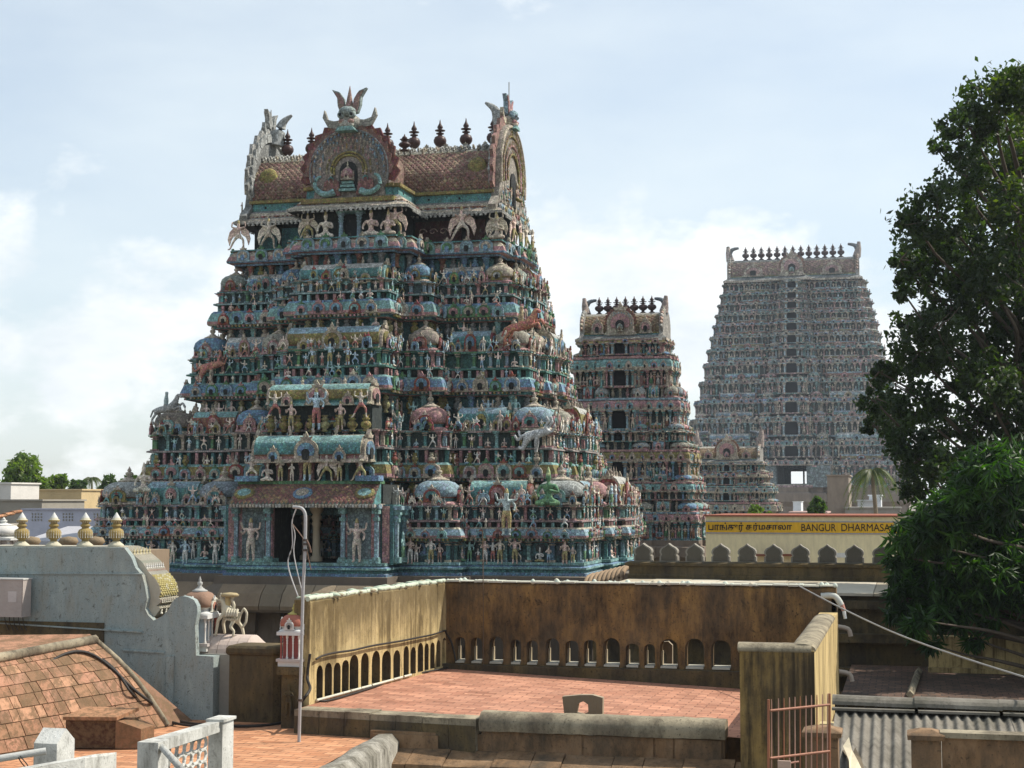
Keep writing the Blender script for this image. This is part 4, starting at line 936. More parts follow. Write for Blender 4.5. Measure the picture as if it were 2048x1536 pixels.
# ---------------------------------------------------------------- ground
M_GROUND, nt, b = new_mat('ground'); nt.links.new(_ramp(nt, _noise(nt, .05, 6), [(.3, (.16,.13,.10)), (.7, (.24,.21,.16))]), b.inputs['Base Color'])
mb = MB(); mb.face([(-6000,-300,GROUND),(6000,-300,GROUND),(6000,9000,GROUND),(-6000,9000,GROUND)], (.2,.18,.14))
tag(mb.build('ground', M_GROUND), kind='structure')
# ---------------------------------------------------------------- materials of the roofs and walls
def mat_plaster(name, top, mid, low, stain=(.05,.035,.015), bias=.5, vert=.35, spots=.5, zmul=0.0, zoff=0.0, sc_=1.0):
    """limewashed wall: vertical black-brown runs from the coping, mottling and pock marks"""
    m, nt, b = new_mat(name); n1 = _noise(nt, 1.3*sc_, 8, .65, (1, 1, .5)); n2 = _noise(nt, 7*sc_, 7, .7, (1, 1, vert*.5)); n3 = _noise(nt, 22*sc_, 4, .6)
    base = _ramp(nt, n1, [(.3, top), (.5, mid), (.7, low)])
    k = _mix(nt, .55, n1, n2)
    if zmul:
        tc = nt.nodes.new('ShaderNodeTexCoord'); sp = nt.nodes.new('ShaderNodeSeparateXYZ'); nt.links.new(tc.outputs['Object'], sp.inputs[0])
        ma = nt.nodes.new('ShaderNodeMath'); ma.operation = 'MULTIPLY_ADD'; nt.links.new(sp.outputs[2], ma.inputs[0]); ma.inputs[1].default_value = zmul; ma.inputs[2].default_value = zoff
        ad = nt.nodes.new('ShaderNodeMath'); ad.operation = 'ADD'; nt.links.new(k, ad.inputs[0]); nt.links.new(ma.outputs[0], ad.inputs[1]); k = ad.outputs[0]
    c = _mix(nt, _ramp(nt, k, [(bias-.05, 0), (bias+.14, .93)]), base, stain)
    c = _mix(nt, _ramp(nt, n3, [(.60, 0), (.66, spots)]), c, tuple(x*.35 for x in stain))
    n4 = _noise(nt, 4.2*sc_, 6, .75, (1, 1, .8), dist=.6); c = _mix(nt, _ramp(nt, n4, [(.58, 0), (.66, spots*.85)]), c, tuple(x*.6 for x in stain))
    n5 = _noise(nt, .7*sc_, 5, .7); c = _mix(nt, _ramp(nt, n5, [(.35, 0), (.7, .3)]), c, _mix(nt, .65, (.30,.29,.24), low))
    c = _mix(nt, .5, c, _ramp(nt, n2, [(.3, .55), (.7, 1.0)]), 'MULTIPLY')
    if vert < .4:
        n6 = _noise(nt, 7*sc_, 5, .65, (1, 1, .05)); c = _mix(nt, _ramp(nt, _mix(nt, .35, n6, n1), [(.49, 0), (.60, .72)]), c, tuple(x*.9 for x in stain))
    nt.links.new(c, b.inputs['Base Color']); _bump(nt, b, _mix(nt, .5, n2, n3), .02, .7); b.inputs['Roughness'].default_value = .93; return m
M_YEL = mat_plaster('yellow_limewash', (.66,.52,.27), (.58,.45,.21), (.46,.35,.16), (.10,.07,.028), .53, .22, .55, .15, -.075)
M_YELDK = mat_plaster('mouldy_shaded_limewash', (.34,.20,.06), (.23,.135,.05), (.13,.085,.04), (.028,.019,.011), .45, .45, .9)  # mould, with the back wall's shade also put into its base colour
M_YELDK2 = mat_plaster('black_streaked_shaded_limewash', (.42,.28,.09), (.36,.23,.07), (.28,.18,.06), (.028,.02,.012), .42, .25, .5)  # black streaks over a base colour darkened for the pier's shaded front
M_YELST = mat_plaster('streaked_limewash', (.66,.50,.24), (.58,.44,.20), (.50,.36,.16), (.11,.08,.03), .54, .12, .3)
M_DARKW = mat_plaster('blackened_shaded_plaster', (.17,.12,.05), (.11,.08,.035), (.07,.05,.03), (.02,.015,.01), .50, .4, .7)
M_BLUEW = mat_plaster('blue_grey_plaster', (.36,.41,.39), (.27,.33,.33), (.36,.37,.32), (.06,.055,.045), .575, .4, .9, sc_=1.7)
M_BLOCK = mat_plaster('old_masonry', (.33,.22,.13), (.24,.14,.07), (.15,.10,.06), (.035,.025,.015), .50, .6, .5)
M_COPING = mat_plaster('pale_coping', (.42,.36,.25), (.30,.26,.18), (.20,.16,.11), (.04,.032,.022), .51, .8, .6)
M_WHITE2 = mat_plaster('lichened_whitewash', (.42,.40,.35), (.34,.32,.27), (.26,.24,.19), (.05,.045,.035), .47, .6, .7, sc_=1.6)
M_WHITE = mat_plaster('stained_whitewash', (.70,.70,.66), (.60,.60,.56), (.48,.48,.44), (.07,.065,.055), .53, .7, .45, sc_=1.6)
def mat_tiles(name, tx, ty, c1, c2, c3, mortar, stain, bias=.6, rot=0, off=.5):
    m, nt, b = new_mat(name); N = nt.nodes; L = nt.links; tc = N.new('ShaderNodeTexCoord'); mp = N.new('ShaderNodeMapping')
    mp.inputs['Rotation'].default_value = (0, 0, rot); L.new(tc.outputs['Object'], mp.inputs[0])
    br = N.new('ShaderNodeTexBrick'); L.new(mp.outputs[0], br.inputs[0]); br.inputs['Scale'].default_value = 1; br.offset = off
    br.inputs['Brick Width'].default_value = tx; br.inputs['Row Height'].default_value = ty; br.inputs['Mortar Size'].default_value = .016
    br.inputs['Color1'].default_value = (*c1, 1); br.inputs['Color2'].default_value = (*c2, 1); br.inputs['Mortar'].default_value = (*mortar, 1); br.inputs['Mortar Smooth'].default_value = .4
    vo = N.new('ShaderNodeTexVoronoi'); vo.inputs['Scale'].default_value = 1.0/tx; L.new(mp.outputs[0], vo.inputs['Vector'])
    n1 = _noise(nt, 1.1, 8, .65); n2 = _noise(nt, 14, 6, .7)
    c = _mix(nt, .55, br.outputs['Color'], _mix(nt, 1, br.outputs['Color'], _ramp(nt, vo.outputs['Color'], [(.2, .70), (.8, 1.25)]), 'MULTIPLY'))
    c = _mix(nt, _ramp(nt, n1, [(.35, 0), (.7, .5)]), c, c3)
    c = _mix(nt, _ramp(nt, _mix(nt, .4, n1, n2), [(bias-.04, 0), (bias+.1, .85)]), c, stain)
    L.new(c, b.inputs['Base Color']); _bump(nt, b, _mix(nt, .5, n2, br.outputs['Fac']), .012, .6); return m
M_TERR = mat_tiles('terracotta_paving', .42, .21, (.30,.13,.08), (.50,.25,.16), (.42,.22,.15), (.16,.08,.05), (.16,.08,.05), .60, math.radians(0))
M_TERR2 = mat_tiles('terracotta_paving_lower', .42, .21, (.36,.15,.07), (.55,.28,.15), (.48,.25,.14), (.18,.09,.05), (.16,.08,.04), .58, math.radians(4))
M_CORR = mat_plaster('asbestos_sheet', (.26,.24,.20), (.20,.18,.15), (.14,.13,.10), (.05,.045,.035), .52, .8, .4)
M_CLAY = mat_tint('fired_clay', .80, (.13,.085,.045), 3.4, 13, 0, .03, lo=.44, hi=.55)

# ---------------------------------------------------------------- tiled terrace and its arcaded walls
ZT = -4.0
corner = PZ(892, 1335, ZT); near = PZ(618, 1410, ZT)
yb = corner.y
zr = PY(1475, 1374, yb+.0).z            # paving falls towards the right
rb = PY(1700, 1389, yb); rf = PZ(1590, 1500, -4.22)
kl = PZ(598, 1420, ZT); yk0 = PZ(965, 1436, -4.0).y
tp = T([corner+Vector((-.3,.3,0)), (rb.x-.6, yb+.3, rb.z), (rf.x-.1, yk0+.05, rf.z), (kl.x-.1, kl.y+.12, ZT)], [(0,3,2,1)])
mb = MB(); mb.add(tp, None, ((.5,.3,.2),)); tag(mb.build('terrace_floor', M_TERR, loc=(corner.x, yb, ZT)), kind='structure')
def arcade(mb, a, b, zs, holes, zsill, zspring, ztop, thick, c=(.5,.5,.5), pointed=1.0, jit=.03, seed=1, rv=None):
    """wall from a to b (2-D), openings given as (u0,u1) in metres from a; zs = (bottom at a, bottom at b)"""
    r = random.Random(seed); a = Vector((a[0], a[1])); b = Vector((b[0], b[1])); L = (b-a).length; d = (b-a)/L; n = Vector((d.y, -d.x))   # n: front
    def pt(u, z, y): p = a+d*u-n*y; return (p.x, p.y, z)
    us = sorted(set([0, L]+[k*.35 for k in range(1, int(L/.35))])); tops = {}
    zb = lambda u: zs[0]+(zs[1]-zs[0])*u/L
    zs_ = zsill if callable(zsill) else (lambda u: zsill)
    holes = sorted(holes); hi = zspring+max((h[1]-h[0]) for h in holes)*.5*pointed+.12
    for y, fl in ((0, 0), (thick, 1)):
        def quad(u0, u1, z00, z01, z10, z11):
            p = [pt(u0, z00, y), pt(u1, z01, y), pt(u1, z11, y), pt(u0, z10, y)]
            mb.face(p[::-1] if fl else p, c)
        prev = 0
        for u0, u1 in holes+[(L, L)]:
            quad(prev, u0, zb(prev), zb(u0), hi, hi)
            if u1 > u0:
                quad(u0, u1, zb(u0), zb(u1), zs_(u0), zs_(u0)); rad = (u1-u0)/2; m = (u0+u1)/2; K = 10
                rj = random.Random(int(m*997)); pj = pointed*rj.uniform(.82, 1.12); zj = zspring+rj.uniform(-.05, .03); ej = rj.uniform(.75, 1.05)
                ar = [(m-rad*math.cos(math.pi*k/K), zj+rad*pj*math.sin(math.pi*k/K)**ej) for k in range(K+1)]
                for k in range(K): quad(ar[k][0], ar[k+1][0], ar[k][1], ar[k+1][1], hi, hi)
                if y == 0:
                    pr = [(u0, zs_(u0))]+ar+[(u1, zs_(u0))]
                    for k in range(len(pr)):
                        p, q = pr[k], pr[(k+1) % len(pr)]
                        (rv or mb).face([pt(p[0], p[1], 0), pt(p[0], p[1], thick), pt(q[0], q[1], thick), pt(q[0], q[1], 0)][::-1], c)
            prev = u1
    for i, u in enumerate(us): tops[u] = ztop+r.uniform(-jit, jit)
    for u0, u1 in zip(us[:-1], us[1:]):
        A, B = tops[u0], tops[u1]
        mb.face([pt(u0,hi,0), pt(u1,hi,0), pt(u1,B-.05,0), pt(u0,A-.05,0)], c); mb.face([pt(u1,hi,thick), pt(u0,hi,thick), pt(u0,A-.05,thick), pt(u1,B-.05,thick)], c)
        mb.face([pt(u0,A-.05,0), pt(u1,B-.05,0), pt(u1,B,.05), pt(u0,A,.05)], c); mb.face([pt(u0,A,.05), pt(u1,B,.05), pt(u1,B,thick-.05), pt(u0,A,thick-.05)], c)
        mb.face([pt(u0,A,thick-.05), pt(u1,B,thick-.05), pt(u1,B-.05,thick), pt(u0,A-.05,thick)], c)
    for u, s in ((0, 0), (L, 1)):
        p = [pt(u, zb(u), 0), pt(u, zb(u), thick), pt(u, tops[u], thick), pt(u, tops[u], 0)]; mb.face(p[::-1] if s == 0 else p, c)
    return pt, L, tops
# wall at the back of the terrace
ztb = PY(893, 1164, yb).z; xr = PY(1672, 1200, yb).x
def bu(px, y=1300): return PY(px, y, yb).x-corner.x
oz = [(160,225),(262,335),(378,468),(515,582),(618,690),(740,828),(865,950),(985,1065),(1108,1215),(1252,1338),(1370,1440),(1470,1585),(1632,1755),(1800,1925)]
hol = [(bu(860+a/3.2), bu(860+b/3.2)) for a, b in oz]+[(bu(1482), bu(1510)), (bu(1539), bu(1577)), (bu(1602), bu(1640))]
zsi = PY(1200, 1331, yb).z; zsp = PY(1200, 1293, yb).z
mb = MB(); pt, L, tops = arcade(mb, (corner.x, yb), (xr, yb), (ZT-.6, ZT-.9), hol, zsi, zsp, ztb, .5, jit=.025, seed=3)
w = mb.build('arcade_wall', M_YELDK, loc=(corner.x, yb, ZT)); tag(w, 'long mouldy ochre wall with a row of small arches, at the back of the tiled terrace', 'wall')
q = MB()
for u0, u1 in hol[:15]: q.box(corner.x+u0+.02, corner.x+u1-.02, yb-.03, yb+.52, zsi-.02, zsi+.025, (.52,.50,.42))
for u0, u1 in hol[:12]: q.box(corner.x+u0+.004, corner.x+u0+.02, yb+.25, yb+.49, zsi+.02, zsp-.1, (.40,.33,.22))
q.build('sill', M_PLAIN, w)
# lime blobs and shells bedded along its top
q = MB(); r = random.Random(5)
blob = lathe([(.02,-.6),(.6,-.5),(1,0),(.7,.6),(.02,.9)], 8)
for k in range(70):
    u = r.uniform(0, 1); u = u*u*L if k < 45 else u*L; s = r.uniform(.03, .075); q.add(blob, at(corner.x+u, yb+r.uniform(.05,.4), ztb+s*.3, s, s, s*r.uniform(.7,1.5)), ((.55,.60,.52) if r.random() < .8 else (.5,.45,.35),))
for k in range(26): u = k*L/26; q.box(corner.x+u, corner.x+u+L/26-.02, yb-.03, yb+.42, ztb-.0+r.uniform(.0,.02), ztb+.035+r.uniform(0,.02), (.5,.5,.42))
q.build('broken_coping', M_PLAIN, w)
q = MB(); q.box(corner.x-.2, xr, yb-.20, yb-.003, rb.z-.8, ZT+.10, (.4,.3,.2)); q.build('wall_footing', M_DARKW, w)
# red-and-white cornice ends breaking away at its right end
q = MB(); a = PY(1642, 1192, yb); tube(q, smoothpath([a, a+Vector((.3,0,.0)), a+Vector((.45,0,-.2))], 5), .07, (.5,.52,.48), 8); tube(q, [a+Vector((.45,0,-.15)), a+Vector((.5,0,-.32))], .05, (.5,.25,.2), 8); tube(q, [a+Vector((.5,0,-.32)), a+Vector((.53,0,-.5))], .04, (.75,.75,.72), 8)
q.box(xr-.1, a.x+.35, yb, yb+.5, a.z-.9, a.z-.05, (.10,.07,.04)); q.build('cornice_end', M_PLAIN, w)
# wall on the left of the terrace
aP = (near.x, near.y); bP = (corner.x, corner.y); D2 = Vector((bP[0]-aP[0], bP[1]-aP[1])).length
def lu(px): p = PV(px, 1330, aP, bP); return math.hypot(p.x-aP[0], p.y-aP[1])
lz = [(840,890),(905,962),(975,1030),(1040,1095),(1100,1170),(1190,1250),(1275,1340),(1355,1425),(1445,1498),(1525,1567),(1580,1622),(1637,1680),(1690,1723),(1735,1770),(1783,1815),(1830,1862)]
hol = [(lu(420+a/3.94), lu(420+b/3.94)) for a, b in lz]
zt2 = (PV(611, 1200, aP, bP).z+PV(893, 1163, aP, bP).z)/2
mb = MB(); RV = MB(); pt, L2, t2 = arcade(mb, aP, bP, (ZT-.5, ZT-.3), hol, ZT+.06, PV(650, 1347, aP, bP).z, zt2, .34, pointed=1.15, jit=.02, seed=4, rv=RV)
w2 = mb.build('arcade_wall', M_YEL, loc=(near.x, near.y, ZT)); tag(w2, 'sunlit yellow wall with narrow pointed arches along the left of the tiled terrace', 'wall'); RV.build('arch_reveal', M_DARKW, w2)  # dark reveals: stain plus the shade inside the arches, put into colour
q = MB()
for k in range(60):
    u = (k+r.random())/60*L2; p = pt(u, zt2+.02, r.uniform(0,.4)); s = r.uniform(.04, .08); q.add(blob, at(*p, s*2, s, s*.8), ((.45,.52,.40) if r.random() < .7 else (.4,.36,.25),))
for k in range(24): a = pt(k*L2/24, zt2, .0); b_ = pt((k+.96)*L2/24, zt2, .0); tube(q, [Vector(a)+Vector((-.05,0,.01)), Vector(b_)+Vector((-.05,0,.01+r.uniform(-.01,.02)))], .055, (.50,.56,.44), 6)
q.build('broken_coping', M_PLAIN, w2)
# raised sill slabs under its arches
q = MB()
for u0, u1 in hol[:10]:
    a = Vector(pt(u0-.05, ZT+.06, -.03)); b_ = Vector(pt(u1+.05, ZT+.06, -.03)); tube(q, [a, b_], .03, (.6,.58,.48), 5)
q.build('sill', M_PLAIN, w2)
# near left pier-end of that wall
e0 = PZ(583, 1412, ZT-.45)
mb = MB(); d = (Vector((near.x, near.y, 0))-Vector((corner.x, corner.y, 0))).normalized(); M = Matrix.Translation((near.x, near.y, 0))
mb.box(-.62, -.02, -.18, .35, ZT-.6, PY(600, 1330, near.y).z, (.3,.25,.15), M)
(lambda *a: bpy.data.objects.remove(a[0]))(mb.build('wall_stump', M_DARKW, loc=(near.x-.3, near.y, ZT)), 'short dark plaster stump joining the near end of the sunlit arched wall', 'wall')

# ---------------------------------------------------------------- right pier wall of the terrace
pf = PZ(1480, 1500, -4.22); yp = P(1480, 1400, 26.3).y; x0 = PY(1480, 1400, yp).x; x1 = PY(1630, 1400, yp).x; ztp = PY(1480, 1299, yp).z
xw = x1; yfar = PX(1668, 1240, xw).y
mb = MB(); th = .40
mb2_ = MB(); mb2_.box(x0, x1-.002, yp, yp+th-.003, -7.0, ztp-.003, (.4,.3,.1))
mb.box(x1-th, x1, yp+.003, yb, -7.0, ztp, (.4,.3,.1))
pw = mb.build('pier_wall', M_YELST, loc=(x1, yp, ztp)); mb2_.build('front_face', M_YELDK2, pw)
tag(pw, 'L-shaped limewashed wall end with a dark streaked face, standing right of the tiled terrace', 'wall')
q = MB()      # rounded cap following the L
for A, B in (((x0-.03, yp+th/2), (x1-.05, yp+th/2)), ((x1-th/2, yp+.06), (x1-th/2, min(yfar, yb)))):
    A = Vector((*A, ztp)); B = Vector((*B, ztp)); n = 14
    tube(q, [A+(B-A)*k/n+Vector((0,0,r.uniform(-.006,.006))) for k in range(n+1)], .225, (.5,.44,.32), 14)

for v_ in q.V: v_[:, 2] = ztp+(v_[:, 2]-ztp)*np.where(v_[:, 2] > ztp, .50, .30)
q.build('rounded_cap', M_COPING, pw)

# ---------------------------------------------------------------- low parapet in front of the terrace
yk = PZ(965, 1436, -4.0).y; kx0 = PY(965, 1436, yk).x; kx1 = PY(1453, 1450, yk).x; kxl = PY(598, 1420, yk+.6).x
mb = MB()
mb.box(kx0+.02, kx1-.02, yk-.15, yk+.22, -7.2, -4.10, (.3,.2,.1)); mb.box(PZ(770,1450,-4.3).x, kx0+.02, yk-.13, yk+.25, -7.2, -4.28, (.3,.2,.1))
pa = mb.build('parapet', M_BLOCK, loc=(kx0, yk, -4.1)); tag(pa, 'low stained masonry parapet with a thick rounded coping along the front of the terrace', 'parapet')
q = MB(); sec = [(-.24,-.18),(-.27,-.05),(-.23,.07),(-.10,.14),(.10,.15),(.24,.08),(.26,-.02),(.24,-.18)]
n = 24; V = []; 
for k in range(n+1):
    x = kx0+(kx1-kx0)*k/n; w_ = 1.0+r.uniform(-.03,.03)
    V += [(x, yk+y*w_, -4.02+z+r.uniform(-.008,.008)) for y, z in sec]
m8 = len(sec); Fc = [(i*m8+j, (i+1)*m8+j, (i+1)*m8+j+1, i*m8+j+1) for i in range(n) for j in range(m8-1)]
q.add(T(V, [f[::-1] for f in Fc], smooth=True), None, ((.5,.45,.35),)); q.add(T(V, [tuple(range(m8)), tuple(n*m8+j for j in reversed(range(m8)))]), None, ((.4,.35,.25),))
q.build('coping', M_COPING, pa)
q = MB(); r2 = random.Random(12)
for row in range(3):
    x = PZ(775,1450,-4.3).x
    while x < kx1-.1:
        wd = r2.choice([.35,.6,.95,1.3,.8]); x2 = min(x+wd, kx1-.05); zt_ = -4.22-.42*row if x > kx0 else -4.33-.40*row; rough = r2.uniform(.01,.05)
        if r2.random() < .8: q.box(x+.02, x2-.02, yk-.15-rough, yk-.14, zt_-.38, zt_, r2.choice([(.34,.22,.12),(.30,.17,.10),(.24,.15,.09),(.36,.26,.16)]))
        x = x2
q.build('stone_blocks', M_BLOCK, pa)
# flat kerb running on to the left
mb = MB(); A = PZ(600, 1416, -4.0); B = Vector((kx0-.03, yk, -4.0))
dv = (B-A); dv.z = 0; dv.normalize(); nv = Vector((dv.y, -dv.x, 0))
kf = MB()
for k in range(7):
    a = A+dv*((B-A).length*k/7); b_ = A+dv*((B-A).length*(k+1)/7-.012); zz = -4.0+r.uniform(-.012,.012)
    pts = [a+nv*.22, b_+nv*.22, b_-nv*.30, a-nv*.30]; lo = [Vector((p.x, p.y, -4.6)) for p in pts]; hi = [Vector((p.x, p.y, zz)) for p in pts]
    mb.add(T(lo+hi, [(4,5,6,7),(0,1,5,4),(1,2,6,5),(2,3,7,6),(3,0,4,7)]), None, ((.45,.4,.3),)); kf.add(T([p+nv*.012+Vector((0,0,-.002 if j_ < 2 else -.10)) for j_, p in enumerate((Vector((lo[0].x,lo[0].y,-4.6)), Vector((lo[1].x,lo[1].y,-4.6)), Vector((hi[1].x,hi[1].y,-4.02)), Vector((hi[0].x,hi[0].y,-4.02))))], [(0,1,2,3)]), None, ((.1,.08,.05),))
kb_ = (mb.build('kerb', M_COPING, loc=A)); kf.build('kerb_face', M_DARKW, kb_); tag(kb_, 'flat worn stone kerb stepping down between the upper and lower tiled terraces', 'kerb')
# stone eave slabs at the foot of the parapet
sl = thing('stone_eave', 'row of worn stone eave slabs at the foot of the masonry parapet', 'eave', (kx0, yk-.6, -4.95))
x = PZ(790,1500,-4.9).x+.15; ze_ = PY(1000, 1503, yk-.2).z
while x < kx1+1.0:
    wd = r2.choice([.55,.7,.9,.8]); q = MB(); a0, a1 = x+.008, x+wd-.008; dz = r2.uniform(-.02,.02)
    V = [(a0,yk-.16,ze_+dz),(a1,yk-.16,ze_+dz),(a1,yk-.75,ze_-.20+dz),(a0,yk-.75,ze_-.20+dz),(a0,yk-.16,ze_-.14+dz),(a1,yk-.16,ze_-.14+dz),(a1,yk-.80,ze_-.34+dz),(a0,yk-.80,ze_-.34+dz)]
    q.add(T(V, [(0,3,2,1),(3,7,6,2),(0,4,7,3),(1,2,6,5),(4,5,6,7)]), None, ((.4,.35,.26),)); q.build('eave_slab', M_BLOCK, sl); x += wd
# holed stone blocks on the paving
def holed(px, py, w, h, z, label, grp):
    p = PZ(px, py, z); mb = MB(); hw = w/2
    o = [(-hw,0),(hw,0),(hw*1.02,h*.9),(hw*.9,h),(-.02,h*.985),(-hw*.98,h),(-hw*1.03,h*.85),(-hw*.88,h*.5)]
    hp = [(-.15*w,.28*h),(.02*w,.22*h),(.15*w,.32*h),(.14*w,.62*h),(.02*w,.74*h),(-.11*w,.64*h)]
    # ring of faces between outline and hole
    import itertools
    oo = [(-hw*.9,0),(hw,0),(hw*1.02,h*.9),(hw*.5,h),(-.05*w,h*.985),(-hw*1.03,h*.9)]
    for y, fl in ((0,0),(.14,1)):
        for k in range(6):
            a, b_, c_, d_ = oo[k], oo[(k+1)%6], hp[(k+1)%6], hp[k]; f = [(p.x+u, p.y+y, z+v) for u, v in (a, b_, c_, d_)]; mb.face(f[::-1] if fl else f, (.2,.15,.10))
    for L_, fl in ((oo,0),(hp,1)):
        for k in range(6):
            a, b_ = L_[k], L_[(k+1)%6]; f = [(p.x+b_[0],p.y,z+b_[1]),(p.x+a[0],p.y,z+a[1]),(p.x+a[0],p.y+.14,z+a[1]),(p.x+b_[0],p.y+.14,z+b_[1])]; mb.face(f[::-1] if fl else f, (.34,.28,.2))
    tag(mb.build('holed_stone', M_STONE, loc=p), label, 'stone', grp)
holed(1165, 1440, .74, .46, -4.03, 'dark stone slab with a hole through it, standing on the tiled terrace behind the parapet', 'holed stones on the terrace')
holed(1329, 1358, .37, .88, -4.2, 'smaller holed stone leaning at the foot of the arched back wall', 'holed stones on the terrace')
# ================================================================ left: plastered shrine wall, vaulted tile roof
ZL = -4.45
yw = PZ(425, 1441, ZL).y
def pz(px, py, y=None): p = PY(px, py, yw if y is None else y); return (p.x, p.z)
e1_ = PZ(800,1448,ZL); e2_ = PZ(520,1600,ZL); mb = MB(); mb.face([(-22, e2_.y, ZL), (e2_.x, e2_.y, ZL), (e1_.x, e1_.y, ZL), (e1_.x, yw+1.2, ZL), (-22, yw+1.2, ZL)], (.5,.3,.2))

tag(mb.build('lower_terrace_floor', M_TERR2, loc=(-10, yw, ZL)), kind='structure')
sh = thing('rooftop_shrine', 'plain blue-grey plaster back of a rooftop shrine, topped by four gilded finials', 'shrine', (PZ(300,1441,ZL).x, yw, ZL))
prof = [(-140,1455),(425,1455),(427,1313),(392,1311),(390,1251),(395,1225),(394,1212),(388,1200),(376,1194),(365,1192),(354,1195),(344,1204),(338,1218),(325,1232),(307,1241),(296,1230),
        (290,1218),(294,1197),(290,1173),(284,1151),(271,1136),(262,1114),(248,1095),(-140,1094)]
mb = MB(); pr = [pz(*q) for q in prof]; mb.add(prism(pr, yw, yw+.16), None, ((.3,.4,.4),))
a = pz(425,1455); b_ = pz(427,1313); c_ = pz(392,1311)
mb.box(b_[0]-1.3, b_[0]-.001, yw+.162, yw+.75, ZL, b_[1]-.003, (.3,.4,.4))
# string lines and slight steps in the plaster
for (xa, ya, xb, yb_), dz, dy in (((-140,1146,288,1147), .02, .03), ((-140,1236,285,1263), .025, .06), ((245,1299,330,1304), .03, .03)):
    A = pz(xa, ya); B = pz(xb, yb_); mb.add(T([(A[0],yw-dy,A[1]-dz),(B[0],yw-dy,B[1]-dz),(B[0],yw-dy,B[1]),(A[0],yw-dy,A[1]),(A[0],yw+.01,A[1]-dz),(B[0],yw+.01,B[1]-dz),(B[0],yw+.01,B[1]+.01),(A[0],yw+.01,A[1]+.01)],
            [(0,1,2,3),(3,2,6,7),(0,4,5,1),(1,5,6,2)]), None, ((.4,.45,.42),))
A = pz(300,1262); B = pz(338,1440); mb.box(pz(335,1300)[0], pz(350,1300)[0], yw-.05, yw, ZL, pz(335,1312)[1], (.3,.4,.4))
mb.build('wall', M_BLUEW, sh, loc=(a[0], yw, ZL))
mb = MB(); mb.box(pz(-140,1290)[0], pz(208,1290)[0], yw-.03, yw-.002, ZL, pz(0,1241)[1], (.05,.035,.03)); mb.build('recess_shade', M_DARKW, sh)  # dark panel standing proud; a hollow's shade is put into its colour
# gilded barrel roof beyond the plain wall
mb = MB(); y0, y1 = yw+.162, yw+.98
path = [((240,1094),(.55,.5,.38)),((258,1100),(.6,.55,.4)),((270,1112),(.7,.68,.6)),((282,1122),(.30,.42,.36)),((287,1127),(.75,.73,.68)),((295,1140),(.42,.12,.08)),((297,1144),(.6,.62,.6)),((303,1150),(.36,.30,.13)),
        ((312,1160),(.36,.30,.13)),((319,1172),(.36,.30,.13)),((322,1186),(.36,.30,.13)),((318,1196),(.7,.66,.5)),((322,1200),(.4,.15,.1)),((322,1206),(.62,.6,.5)),((314,1212),(.7,.66,.5)),((322,1218),(.7,.66,.5)),((312,1232),(.6,.55,.4)),((302,1240),(.5,.45,.3))]
pp = [pz(q[0][0]-8, q[0][1]) for q in path]
for k in range(len(pp)-1):
    (xa, za), (xb, zb_) = pp[k], pp[k+1]; mb.face([(xa,y0,za),(xb,y0,zb_),(xb,y1,zb_),(xa,y1,za)], path[k][1], False)
mb.add(prism([(p[0], p[1]) for p in pp[::-1]]+[(pp[0][0]-3.2, pp[0][1]), (pp[0][0]-3.2, pp[-1][1]-.1)], y0+.003, y1-.003), None, ((.45,.42,.34),))
ys_, xs_ = [p[1] for p in pp[7:12]], [p[0] for p in pp[7:12]]
def gsc(u, v):
    t = v*(len(xs_)-1); k = min(int(t), len(xs_)-2); f = t-k; return Vector((xs_[k]+(xs_[k+1]-xs_[k])*f, y0+(y1-y0)*u, ys_[k]+(ys_[k+1]-ys_[k])*f)), Vector((ys_[k]-ys_[k+1], 0, xs_[k+1]-xs_[k])).normalized()
diamonds(mb, gsc, 8, 7, (.42,.36,.15), (.52,.48,.32), .035)
def bead(k0, n, c, s=.035, d=0.0):
    (xa, za), (xb, zb_) = pp[k0], pp[k0+1]
    for i in range(n): mb.add(SFIN, at((xa+xb)/2+.02, y0+(i+.5)*(y1-y0)/n, (za+zb_)/2-.04, s, s, s*3), (c,))
bead(4, 9, (.75,.74,.7)); bead(1, 6, (.6,.52,.3), .05); bead(12, 9, (.72,.68,.55)); bead(15, 4, (.75,.72,.6), .06)
for s in range(0):      # flame-edged gable rim on the far side
    t = s/8; k = 5+t*5; i = int(k); x = pp[i][0]; z = pp[i][1]; mb.add(SFIN, Matrix.Translation((x+.06, y1+.03, z))@Matrix.Rotation(math.radians(100-70*(1-t)), 4, 'Y')@Matrix.Diagonal((.07,.05,.12,1)), ((.5,.24,.18),))
tube(mb, smoothpath([(pz(330,1216)[0], yw+.6, pz(0,1216)[1]), (pz(338,1203)[0], yw+.6, pz(0,1203)[1]), (pz(350,1200)[0], yw+.55, pz(0,1198)[1]), (pz(357,1192)[0], yw+.5, pz(0,1189)[1])], 4), .05, (.62,.58,.48), 8, .02)
mb.build('gilded_roof', M_PLAIN, sh)
GF = lathe([(.62,0),(.66,.03),(.60,.06),(.46,.10),(.30,.15),(.25,.19),(.30,.21),(.52,.27),(.60,.34),(.60,.42),(.50,.50),(.30,.54),(.27,.57),(.38,.60),(.40,.64),(.28,.67),(.26,.71),(.46,.76),(.46,.79),(.34,.82),(.30,.86),(.16,.94),(.03,1.02)], 18,
           [0,0,0,0,2,2,1,1,1,1,1,2,2,1,1,2,2,1,0,0,3,3])
